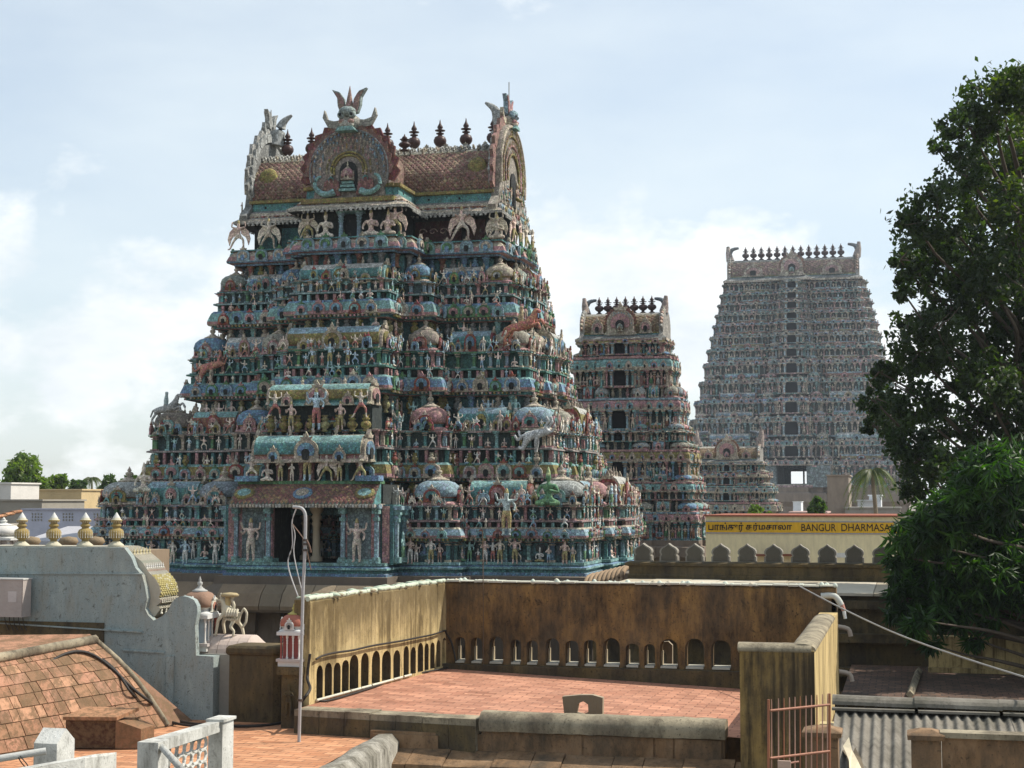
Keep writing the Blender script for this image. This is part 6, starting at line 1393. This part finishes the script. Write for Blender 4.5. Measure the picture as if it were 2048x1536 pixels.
# ---- small things beyond the hostel
def block(name, label, cat, px0, px1, py0, y, dep, c, mat=None, zb=GROUND):
    A = PY(px0, py0, y); B = PY(px1, py0, y); q = MB(); q.box(A.x, B.x, y, y+dep, zb, A.z, c); q.box(A.x-.1, B.x+.1, y-.1, y+dep+.1, A.z+.002, A.z+.1, tuple(min(.8, v*1.1) for v in c)); return tag(q.build(name, mat or M_PLAIN, loc=(A.x, y, zb)), label, cat)
block('plaster_tower', 'tall weathered grey-brown plaster block in front of the tallest tower', 'building', 1654, 1697, 952, 120, 6, (.30,.25,.20), M_STONE)
block('house', 'low grey rooftop wall beyond the hostel, under the palm', 'building', 1690, 1800, 1017, 118, 6, (.30,.29,.26), M_STONE)
block('house', 'small white rooftop room beside the palm', 'building', 1738, 1762, 992, 130, 5, (.66,.68,.70)); block('house', 'low white rooftop room left of the palm', 'building', 1715, 1750, 1002, 128, 5, (.60,.62,.64))
block('house', 'pinkish parapet peeping over the hostel roof', 'building', 1580, 1652, 1026, 110, 5, (.52,.36,.32))
block('house', 'white box building seen inside the tallest tower gate shadow', 'building', 1586, 1602, 1004, 300, 6, (.7,.73,.76))
# ---- roof right of the terrace: dark brown tiles, tree shade put into their colour
M_SHADETILE = mat_tiles('shade_darkened_tiles', .3, .3, (.10,.06,.045), (.16,.09,.06), (.09,.07,.05), (.04,.03,.025), (.03,.025,.02), .5)
mb = MB(); zR = -4.45; mb.box(x1+.02, 30, 24, yh-6.3, zR-.3, zR, (.2,.12,.09)); tag(mb.build('lower_roof_floor', M_SHADETILE, loc=(x1, 30, zR)), kind='structure')
mb = MB(); yy_ = PZ(1950,1345,zR).y; A = PY(1858,1345,yy_); mb.box(A.x, 30, yy_, yy_+.4, zR, PY(1860,1272,yy_).z, (.5,.4,.18)); mb.box(A.x-.02, 30, yy_-.25, yy_-.003, zR, zR+.12, (.4,.4,.38)); tag(mb.build('yellow_wall', M_YEL, loc=(A.x, yy_, zR)), 'ochre wall shaded by the mango branches, at the right edge', 'wall')
mb = MB(); y_ = PZ(1700,1325,zR).y; A = PY(1640,1325,y_); B = PY(1738,1325,y_); zt_ = PY(1700,1294,y_).z; mb.box(A.x, B.x, y_, y_+1.5, zR, zt_, (.48,.40,.24)); mb.box(A.x, B.x+.15, y_-.15, y_+1.6, zt_+.002, zt_+.09, (.4,.34,.22))
for k in range(7): mb.box(A.x+.1+k*.2, A.x+.2+k*.2, y_-.12, y_, zt_-.07, zt_-.002, (.25,.2,.12))
tag(mb.build('roof_hatch', M_DARKW, loc=(A.x, y_, zR)), 'small cream rooftop block with toothed cornice right of the L-shaped wall', 'roof hatch')
mb = MB(); a, b = PZ(1838,1345,zR), PZ(1820,1395,zR); tube(mb, [a+Vector((0,0,.06)), b+Vector((0,0,.06))], .09, (.3,.28,.24), 4); tag(mb.build('drain_kerb', M_COPING), 'low mortar kerb crossing the shaded roof', 'kerb')
# bits jutting from the outer face of the pier wall
mb = MB()
for px, py in ((1684,1262),(1687,1352)):
    p = PX(px, py, x1+.02); tube(mb, smoothpath([p+Vector((-.1,0,.1)), p+Vector((.14,0,.05)), p+Vector((.2,0,-.12))], 3), .055, (.5,.42,.34), 7)
mb.build('drain_spout', M_PLAIN, pw)
# ---- corrugated roof
ydg = P(1700,1395,23.5).y; R0 = PY(1672,1398,ydg); R1 = PY(2130,1419,ydg); zrg = R0.z; slope = .20; Lr = 5.5
mb = MB(); x = R0.x; nper = int((R1.x-R0.x)/.146); S = 8; xs_ = [R0.x+k*.146/S for k in range(nper*S+1)]; V = []; rows_ = 10
for j in range(rows_+1):
    for k, xx in enumerate(xs_): V.append((xx, ydg-Lr*j/rows_, zrg-.12-slope*Lr*j/rows_+.030*math.cos(2*math.pi*k/S)+(.012 if j in (4,8) else 0)+r.uniform(-.001,.001)))
nx = len(xs_); mb.add(T(V, [(j*nx+k, (j+1)*nx+k, (j+1)*nx+k+1, j*nx+k+1) for j in range(rows_) for k in range(nx-1)], smooth=True), None, ((.35,.32,.28),))
cr = mb.build('corrugated_roof', M_CORR, loc=R0); tag(cr, 'grey corrugated sheet roof with overlapping half-round ridge tiles, bottom right', 'corrugated roof')
x = R0.x-.05; k = 0
while x < R1.x:
    w = 1.25; q = MB(); n = 8; rr = .13+.008*(k % 2)
    for seg in range(n):
        t0, t1 = math.pi*seg/n, math.pi*(seg+1)/n
        q.face([(x,ydg-rr*math.cos(t0)*1.4,zrg-.06+rr*math.sin(t0)),(x+w,ydg-rr*math.cos(t0)*1.4,zrg-.075+rr*math.sin(t0)),(x+w,ydg-rr*math.cos(t1)*1.4,zrg-.075+rr*math.sin(t1)),(x,ydg-rr*math.cos(t1)*1.4,zrg-.06+rr*math.sin(t1))], (.38,.35,.3), True)
    q.box(x, x+w, ydg-.32, ydg-.17, zrg-.13, zrg-.095, (.35,.32,.28)); q.build('ridge_tile', M_CORR, cr); x += w-.05; k += 1
mb = MB(); mb.box(R0.x-.02, R1.x, ydg+.02, ydg+.14, -8, zrg-.08, (.06,.05,.04)); mb.build('end_wall', M_DARKW, cr)
mb = MB(); V = []      # mortared diagonal flank on its left, pale broken edge
fa = [P(1668,1450,24.0), P(1705,1446,22.6), P(1712,1500,21.0), P(1738,1560,19.5)]; fb_ = [P(1690,1470,23.0), P(1700,1500,21.5), P(1722,1530,20.2), P(1690,1570,19.2)]
mb.add(T([P(1660,1445,24.2), P(1676,1448,24.0), P(1702,1480,22.4), P(1722,1516,21.0), P(1742,1580,19.4), P(1700,1580,19.0), P(1692,1512,21.0), P(1676,1485,22.6)], [(0,7,2,1),(7,6,3,2),(6,5,4,3)]), None, ((.14,.11,.07),))
mb.add(T([P(1686,1492,21.4), P(1698,1474,21.8), P(1704,1500,21.0), P(1716,1522,20.3), P(1734,1560,19.4), P(1700,1560,19.3), P(1698,1520,20.3)], [(0,6,2,1),(6,5,4,3,2)]), None, ((.62,.54,.38),))
for f_ in (0,): mb.box(P(1640,1500,24.3).x, P(1668,1500,24.3).x, P(1640,1500,24.3).y, P(1640,1500,24.3).y+.3, -6.5, P(1640,1448,24.3).z, (.5,.4,.2))
tag(mb.build('stair_flank', M_PLAIN, loc=P(1680,1500,22)), 'crumbling mortar flank beside the corrugated roof, dark with a pale broken patch', 'stair flank')
# low walls near the bottom right
lw = thing('low_wall', 'brown streaked low wall with a square capped post, bottom right corner', 'wall', P(1850,1560,16.5)); yv = P(1850,1500,16.5).y
A = PY(1884,1476,yv); mb = MB(); mb.box(A.x, A.x+2.5, yv+.02, yv+.2, A.z-1.5, A.z, (.3,.2,.1)); mb.build('wall_panel', M_BLOCK, lw); mb = MB(); mb.box(A.x-.02, A.x+2.5, yv-.02, yv+.24, A.z+.003, A.z+.06, (.4,.35,.25)); mb.build('coping', M_COPING, lw)
def post(px0, px1, py, y, parent=None, label=None):
    A = PY(px0, py, y); B = PY(px1, py, y); w = B.x-A.x; mb = MB(); mb.box(A.x, B.x, y-.05, y+w-.05, A.z-1.9, A.z-.004, (.3,.25,.2))
    o = outline(0,0,1,1,0,0,0,0,0,0,0,0); cx, cy = (A.x+B.x)/2, y+w/2-.05; sq = [(cx-w/2,cy-w/2),(cx+w/2,cy-w/2),(cx+w/2,cy+w/2),(cx-w/2,cy+w/2)]
    band(mb, sq, [(.035,A.z),(.04,A.z+.05),(.02,A.z+.06),(-w*.30,A.z+.10)], [(.35,.3,.22)]*4, (.4,.35,.25))
    ob = mb.build('post', M_BLOCK, parent, loc=(A.x, y, A.z)); return ob
post(1822, 1882, 1478, yv, lw)
yg = P(1600,1500,15.6).y
tag(post(1612, 1676, 1472, yg+1.1), 'weathered masonry post with a low pyramid cap behind the rusty grille', 'post')
# rusty grille
gr = thing('iron_grille', 'rusty pink-painted iron grille gate with pointed bars, bottom right of centre', 'grille', PY(1600,1560,yg)); RC = (.46,.27,.20)
def gp(px, py): 
    t = (px-1537)/(1660-1537); return PY(px, py, yg+t*.35)
xsb = [1537,1543,1557,1568,1579,1590,1600.5,1612,1623,1634,1645,1655,1659]
for k, px in enumerate(xsb):
    top = 1408-(px-1537)*.10; q = MB(); rr = .014 if k in (0,12) else .0085; a, b = gp(px, 1600), gp(px, top); tube(q, [a, b, b+Vector((0,0,.045))], rr, RC if (k*7) % 3 else (.33,.13,.07), 6, rr*(1 if k in (0,12) else .5)); q.build('bar', M_METAL, gr)
for ya, yb_ in ((1421,1409),(1516,1502)):
    q = MB(); a, b = gp(1541, ya), gp(1660, yb_); tube(q, [a+Vector((0,-.012,0)), b+Vector((0,-.012,0))], .013, (.42,.20,.13), 4); q.build('cross_rail', M_METAL, gr)
q = MB(); a = gp(1556, 1522); q.box(a.x, a.x+.13, a.y-.05, a.y-.01, a.z-.06, a.z+.01, (.45,.32,.25)); tube(q, [gp(1560,1528)+Vector((0,-.04,0)), gp(1598,1522)+Vector((0,-.04,0))], .01, (.4,.2,.14), 6); q.build('latch', M_METAL, gr)
# overhead cable
mb = MB(); a = PY(1594,1170,yb+.1); b = P(2120,1376,22); m_ = (a+b)/2+Vector((0,0,-.18)); tube(mb, smoothpath([a, a*.75+b*.25+Vector((0,0,-.12)), m_, a*.25+b*.75+Vector((0,0,-.12)), b], 8), .016, (.32,.31,.29), 6); tag(mb.build('overhead_cable', M_METAL), 'grey cable slung from the back wall down to the right edge', 'cable')

# ================================================================ vegetation
def mat_leaf(name, trans=.35, tcol=(.30,.38,.05)):
    m, nt, b = new_mat(name); a = nt.nodes.new('ShaderNodeAttribute'); a.attribute_name = 'tint'; nt.links.new(a.outputs['Color'], b.inputs['Base Color']); b.inputs['Roughness'].default_value = .5; b.inputs['Specular IOR Level'].default_value = .3
    t = nt.nodes.new('ShaderNodeBsdfTranslucent'); mx = nt.nodes.new('ShaderNodeMixShader'); c = _mix(nt, 1.0, a.outputs['Color'], tuple(x*9 for x in tcol), 'MULTIPLY'); nt.links.new(c, t.inputs[0])
    mx.inputs[0].default_value = trans; nt.links.new(b.outputs[0], mx.inputs[1]); nt.links.new(t.outputs[0], mx.inputs[2]); nt.links.new(mx.outputs[0], nt.nodes['Material Output'].inputs[0]); return m
M_LEAF = mat_leaf('leaf', .30); M_BARK = mat_tint('bark', .5, (.03,.025,.02), 3, 14, 0, .02)
def leaves(mb, C, Rr, n, size, cols, seed, asp=.55, droop=0., shell=.55, whorl=0):
    """n leaves (four-sided, folded) scattered through an uneven clump centred at C"""
    g = np.random.default_rng(seed); nc = max(3, n//45)
    d = g.normal(size=(nc, 3)); d /= np.linalg.norm(d, axis=1)[:, None]; rad = g.uniform(shell, 1.0, nc)[:, None]
    cen = np.array(C)+d*rad*np.array(Rr)
    idx = g.integers(0, nc, n); tw = np.array(Rr).mean()
    p = cen[idx]+g.normal(size=(n, 3))*tw*.13*g.uniform(.6, 1.6, nc)[idx][:, None]
    if whorl:
        nt_ = max(1, n//whorl); tips = p[:nt_]; wi = g.integers(0, nt_, n); p = tips[wi]; idx = idx[:nt_][wi]
    ax = g.normal(size=(n, 3)); ax[:, 2] -= droop; ax /= np.linalg.norm(ax, axis=1)[:, None]
    up = g.normal(size=(n, 3)); up[:, 2] += .8; b = np.cross(ax, up); b /= np.linalg.norm(b, axis=1)[:, None]+1e-9; nn = np.cross(ax, b)
    s = size*g.uniform(.6, 1.25, n)[:, None]
    if whorl: p = p+ax*s*.5
    V = np.stack([p-ax*s*.5, p+b*s*asp*.5+nn*s*.08-ax*s*.05, p+ax*s*.55, p-b*s*asp*.5+nn*s*.08-ax*s*.05], 1).reshape(-1, 3)
    cc = np.array(cols)[g.integers(0, len(cols), nc)][idx]*g.uniform(.7, 1.3, n)[:, None]
    t = T([], []); t.V = V; t.loops = np.arange(4*n); t.sizes = np.full(n, 4); t.slots = np.arange(n); t.smooth = np.zeros(n, bool)
    s_ = t; mb.V.append(V); mb.L.append(t.loops+mb.n); mb.S.append(t.sizes); mb.C.append(cc); mb.M.append(t.smooth); mb.n += len(V); return cen
def limb(mb, a, b, r0, r1, seed, c=(.10,.08,.06)):
    g = random.Random(seed); a = Vector(a); b = Vector(b); L = (b-a).length; pts = [a+(b-a)*k/4+Vector((g.uniform(-1,1),g.uniform(-1,1),g.uniform(-.5,.5)))*L*.04*(0 < k < 4) for k in range(5)]; tube(mb, smoothpath(pts, 3), r0, c, 7, r1)
# big dark tree, right: crown clumps (px, py, radius px, depth)
DG = [(.018,.030,.012),(.022,.038,.014),(.028,.046,.015),(.020,.034,.012)]; YG = [(.05,.075,.012),(.065,.085,.012),(.035,.055,.012)]
tr = thing('broadleaf_tree', 'huge dark backlit broadleaf tree filling the right edge, crown full of gaps', 'tree', (P(2090,1000,47).x, P(2090,1000,47).y, GROUND))
CL = [(1990,205,62),(1938,255,50),(2030,300,80),(1925,345,48),(1970,400,62),(1870,425,62),(2040,420,60),(1850,495,62),(1915,520,70),(1990,540,75),(2060,560,60),(1835,545,42),(1900,610,55),(1965,640,62),(2040,690,75),
      (1875,660,48),(1835,705,50),(1905,735,52),(1975,760,58),(1790,770,48),(1830,810,55),(1775,835,42),(1885,835,48),(1950,850,45),(2030,830,65),(1812,885,45),(1850,925,55),(1905,940,45),(1975,920,55),(2050,930,60),(1835,965,42),
      (2150,400,90),(2170,620,100),(2220,820,110),(2160,960,90),(2290,980,110),(1760,745,24),(1748,800,26),(1745,850,20),(1815,650,30),(1810,590,24),(1800,520,20),(2070,180,60),(2010,150,30),(1880,300,22),(1825,430,26),(2080,330,60),(2080,480,60)]  # unseen clumps beyond the right edge are added to shade the lower roof
cw_ = MB(); br = MB(); root = Vector((P(2090,1000,47).x, P(2090,1000,47).y, 0)); g_ = random.Random(4)
tk = [Vector((root.x, root.y, GROUND)), Vector((root.x-.2, root.y, -4)), Vector((root.x-.3, root.y, 0)), Vector((root.x-.5, root.y, 6.5)), Vector((root.x-.4, root.y, 12.5))]
tube(br, smoothpath(tk, 5), .8, (.09,.07,.05), 10, .08)
for k, (px, py, rp) in enumerate(CL):
    dp = 46+g_.uniform(-3, 3); c = P(px, py, dp); R = rp*dp/F*1.12; ye = py < 520 and px > 1960
    n = int(1300*(rp/55)**2); leaves(cw_, c, (R, R*1.3, R*.85), n, .185, (YG*2+DG) if ye else (DG*3+YG[2:]), 100+k, .62, .4)
    t = max(-4, min(11.5, c.z-3.4)); s = Vector((root.x-.3, root.y, t)); limb(br, s, c, .10, .02, 50+k)
    for j in range(3): limb(br, c+Vector((g_.uniform(-1,1),g_.uniform(-1,1),g_.uniform(-1,1)))*R*.2, c+Vector((g_.uniform(-1,1),g_.uniform(-1,1),g_.uniform(-.8,1)))*R*.95, .03, .006, 500+k*5+j)
cw_.build('crown', M_LEAF, tr); br.build('trunk', M_BARK, tr)
# mango tree, lower right, nearer
tr = thing('mango_tree', 'bushy green mango tree with long drooping leaves, in front of the dark tree', 'tree', (P(2120,1200,38).x, P(2120,1200,38).y, GROUND))
MG = [(.015,.041,.008),(.024,.062,.010),(.013,.034,.008),(.038,.088,.013)]
CL = [(1995,965,70),(1930,1005,58),(2050,930,60),(1868,1045,48),(1822,1085,34),(1940,1060,70),(2030,1040,80),(1872,1110,56),(1822,1130,36),(1950,1150,75),(2040,1140,75),(1870,1180,60),(1810,1195,38),(1900,1215,38),(1980,1215,42),(1835,1240,26),(1868,1290,14),(1950,1275,16),(1815,1045,22),(1790,1110,18),(1790,1220,20),(2050,960,60),(2050,1020,60),(2140,1060,80),(2160,1170,80),(2230,1080,90),(2250,1180,70),(2060,1190,45),(1925,955,30),(1790,1160,18)]
cw_ = MB(); br = MB(); root = Vector((P(2130,1200,38).x, P(2130,1200,38).y, 0)); tube(br, [(root.x, root.y, GROUND), (root.x-.2, root.y, -6), (root.x-.4, root.y, -1.5), (root.x-.5, root.y, 1.2)], .35, (.09,.07,.05), 8, .06)
for k, (px, py, rp) in enumerate(CL):
    dp = 38+g_.uniform(-2.2, 2.2); c = P(px, py, dp); R = rp*dp/F*1.1
    leaves(cw_, c, (R, R*1.3, R*.8), int(1500*(rp/55)**2), .34, MG if py < 1170 else MG[:3], 700+k, .24, .9, whorl=9); limb(br, (root.x-.3, root.y, max(-5, min(.4, c.z-.8))), c, .07, .012, 900+k)
    for j in range(2): limb(br, c, c+Vector((g_.uniform(-1,1),g_.uniform(-1,1),g_.uniform(-1,.6)))*R, .02, .005, 950+k*3+j)
cw_.build('crown', M_LEAF, tr); br.build('trunk', M_BARK, tr)
# distant trees on the left and shrubs beyond
def tree(name, label, px, py, rp, depth, cols, n, size, seed, sub=4, hang=0, group=None, leafasp=.6):
    c = P(px, py, depth); t = thing(name, label, 'tree', (c.x, c.y, GROUND), group); cr_ = MB(); tk_ = MB(); R = rp*depth/F; g = random.Random(seed)
    for k in range(sub):
        a = Vector((g.uniform(-.65,.65)*R, g.uniform(-.5,.5)*R, g.uniform(-.55,.45)*R)) if sub > 1 else Vector((0,0,0)); leaves(cr_, c+a, (R*.62,)*3, n//sub, size, cols, seed*10+k, leafasp, 0, .4)
        limb(tk_, (c.x, c.y, c.z-R*.9), c+a, R*.05, R*.015, seed+k)
    tube(tk_, [(c.x, c.y, GROUND), (c.x+R*.05, c.y, c.z-R*.8), (c.x, c.y, c.z)], R*.10, (.12,.09,.06), 7, R*.04); cr_.build('crown', M_LEAF, t); tk_.build('trunk', M_BARK, t); return t
LG = [(.10,.14,.03),(.12,.16,.035),(.08,.12,.03)]; MGN = [(.045,.075,.025),(.055,.09,.03),(.035,.06,.022)]
G_ = 'trees on the skyline at the left'
tree('leafy_tree', 'tallest pale green tree on the left skyline above the beige building', 55, 950, 42, 130, LG, 7000, .42, 11, 8, group=G_)
tree('leafy_tree', 'low pale green bush between the tall skyline tree and the palm', 118, 968, 24, 132, LG, 3000, .42, 12, 4, group=G_)
tree('leafy_tree', 'green tree cut by the left edge of the picture', -8, 972, 30, 140, LG, 3000, .42, 13, 4, group=G_)
tree('leafy_tree', 'darker bush just left of the distant palm', 155, 975, 20, 145, MGN, 2500, .4, 14, 4, group=G_)
tree('leafy_tree', 'dark green bush just right of the distant palm', 208, 972, 22, 145, MGN, 2500, .4, 15, 4, group=G_)
tree('leafy_tree', 'dark bush behind the near tower\'s left edge', 262, 962, 22, 145, MGN, 2500, .4, 16, 4, group=G_)
tree('leafy_tree', 'small yellow-green bush peeping over the hostel roof, left one', 1512, 1026, 17, 92, LG, 1500, .25, 17, 3)
tree('leafy_tree', 'low yellow-green bush over the hostel roof beside the stone tower base', 1543, 1031, 12, 92, LG, 900, .25, 18, 3)
tree('leafy_tree', 'round green shrub over the hostel roof left of the grey plaster block', 1634, 1016, 20, 100, MGN, 2500, .3, 19, 4)
def palm(px, py, rp, depth, label, seed):
    c = P(px, py, depth); t = thing('palm_tree', label, 'palm', (c.x, c.y, GROUND)); R = rp*depth/F; g = random.Random(seed); tk_ = MB(); tube(tk_, smoothpath([(c.x+R*.3, c.y, GROUND), (c.x+R*.2, c.y, c.z-R*3), (c.x, c.y, c.z)], 4), R*.09, (.22,.18,.13), 8, R*.06); tk_.build('trunk', M_BARK, t)
    for k in range(15):
        a = 2*math.pi*k/15+g.uniform(-.2,.2); e = g.uniform(.05, 1.1); f = MB(); pts = []
        for j in range(9):
            u = j/8; pts.append(c+Vector((math.cos(a)*R*u*math.cos(e*.6), math.sin(a)*R*u*math.cos(e*.6), R*(math.sin(e)*u*.9-1.35*u*u))))
        tube(f, pts, R*.018, (.10,.11,.03), 5, R*.004)
        for j in range(1, 26):
            u = j/26; i = min(int(u*8), 7); p = pts[i]+(pts[i+1]-pts[i])*(u*8-i); d = (pts[i+1]-pts[i]).normalized(); sd_ = d.cross(Vector((0,0,1))).normalized(); ll = R*.30*(1-.5*u)
            for s in (-1, 1):
                tip = p+sd_*s*ll*.55+d*ll*.45+Vector((0,0,-ll*.65)); w = d*R*.022; f.face([p-w, p+w, tip], g.choice([(.05,.07,.02),(.07,.085,.02),(.04,.06,.02)]))
        f.build('frond', M_LEAF, t)
palm(183, 958, 34, 150, 'distant palm with drooping fronds on the left skyline', 5)
palm(1744, 942, 62, 95, 'coconut palm hanging before the tallest tower, half hidden by the dark tree', 6)
# ---- town at the left
block('house', 'small beige flat-roofed house with a sunlit cream side, below the skyline trees', 'building', 76, 163, 981, 96, 5, (.52,.40,.22))
A = PY(163,981,96); q = MB()
block('house', 'square white water-tank room cut by the left edge', 'building', -30, 22, 968, 90, 3.4, (.62,.60,.56)); block('house', 'low grey roof behind the lavender parapet, left edge', 'building', -40, 84, 1002, 84, 5, (.28,.26,.22))
lp = thing('parapet_wall', 'pale lavender rooftop parapet pierced with star-shaped lattice panels', 'wall', PY(60,1068,74)); A = PY(43,1068,74); B = PY(205,1020,74); mb = MB(); mb.box(A.x, B.x, 74, 74.3, GROUND, B.z, (.46,.48,.58)); mb.build('wall', M_PLAIN, lp); mb = MB(); mb.box(A.x, B.x+.1, 73.9, 74.4, B.z+.002, B.z+.08, (.40,.42,.52)); mb.build('coping', M_PLAIN, lp)
for cx_ in (74, 136, 198):
    q = MB()
    for i in range(4):
        for j in range(3):
            c = PY(cx_-9+i*6, 1028+j*6, 74); 
            for m in range(2): q.add(prism([(.055*(1 if t % 2 else .45)*math.cos(t*math.pi/4+m*.2), .06*(1 if t % 2 else .45)*math.sin(t*math.pi/4+m*.2)) for t in range(8)], -.03, -.004), Matrix.Translation(c), ((.62,.58,.45),))
    q.build('lattice_panel', M_PLAIN, lp)
tl = thing('tiled_house', 'low house with orange clay tile roof at the left edge', 'house', PY(10,1060,66)); mb = MB(); A = PY(-60,1048,64); B = PY(42,1022,68)
for k in range(6):
    for j in range(26):
        x = A.x+(B.x-A.x)*j/26; z0_ = A.z+(B.z-A.z)*k/6; tube(mb, [(x, 64+4*k/6, z0_+.02), (x, 64+4*(k+1)/6+.05, z0_+(B.z-A.z)/6-.02)], .075, pick((.46,.20,.10),(.52,.26,.14),(.38,.17,.09)), 5)
mb.build('roof', M_CLAY, tl); mb = MB(); mb.box(A.x, B.x, 64.4, 68, GROUND, A.z-.02, (.4,.36,.3)); mb.build('wall', M_PLAIN, tl)
mb = MB(); a = PY(42,1082,60); b = PY(105,1053,62); mb.add(T([(a.x,60,a.z),(b.x+3,60,a.z),(b.x+3,63,b.z),(a.x+.5,63,b.z),(a.x,60,a.z-.15),(b.x+3,60,a.z-.15)], [(0,1,2,3),(4,5,1,0)]), None, ((.42,.42,.45),)); mb.box(a.x, b.x+3, 60.2, 63, GROUND, a.z-.02, (.3,.24,.2)); tag(mb.build('shed', M_PLAIN, loc=(a.x,60,GROUND)), 'low shed with a pale grey slanted roof behind the gilded finials', 'shed')
t = small_shrine(6, 1110, 1076, 1034, 1.25, 44, [(.66,.66,.62),(.60,.58,.54),(.6,.58,.52),(.66,.65,.6),(.64,.62,.58),(.66,.64,.6),(.3,.3,.28),(.6,.6,.55),DARK], 'corner_shrine', 'whitewashed domed shrine partly cut by the left edge, beyond the finials', (.55,.5,.48))
for px in (62, 137, 190):
    c = PY(px, 1083, 42); q = MB(); q.add(lathe([(.02,-.5),(.7,-.45),(1,0),(.8,.4),(.02,.55)], 12), at(c.x, 42, c.z, .30, .30, .28), ((.28,.21,.13),)); q.build('stone_pot', M_STONE, None, loc=c)
    tag(bpy.context.scene.collection.objects[-1], 'rounded brown stone pot on the wall behind the gilded finials, '+{62:'left one', 137:'middle one', 190:'right one'}[px], 'stone pot', 'stone pots')
q = MB(); a = PY(-80,1095,42.5); b = PY(330,1095,42.5); q.box(a.x, b.x, 41.6, 42.8, GROUND, a.z-.0, (.25,.19,.13)); tag(q.build('stone_hall', M_STONE, loc=(a.x,42,GROUND)), 'dark brown stone hall hidden behind the blue-grey shrine wall', 'hall')
# lower courtyard buildings glimpsed between terrace and tower
q = MB(); q.box(-22, x1+2, yb+.6, 47, GROUND, -5.2, (.2,.15,.1)); tag(q.build('roof_deck', M_BLOCK, loc=(-10, yb+1, GROUND)), 'low dusty stone roof deck seen through the arches of the back wall', 'roof deck')

# ================================================================ air
hz = MB(); hz.box(-500, 500, -30, 800, GROUND-1, 90); 
M_HAZE = bpy.data.materials.new('haze'); M_HAZE.use_nodes = True; nt = M_HAZE.node_tree; nt.nodes.clear(); o_ = nt.nodes.new('ShaderNodeOutputMaterial'); v_ = nt.nodes.new('ShaderNodeVolumePrincipled')
v_.inputs['Density'].default_value = .0002; v_.inputs['Color'].default_value = (.80,.90,1.0,1); v_.inputs['Anisotropy'].default_value = .3; nt.links.new(v_.outputs[0], o_.inputs['Volume'])
tag(hz.build('haze', M_HAZE), kind='stuff')
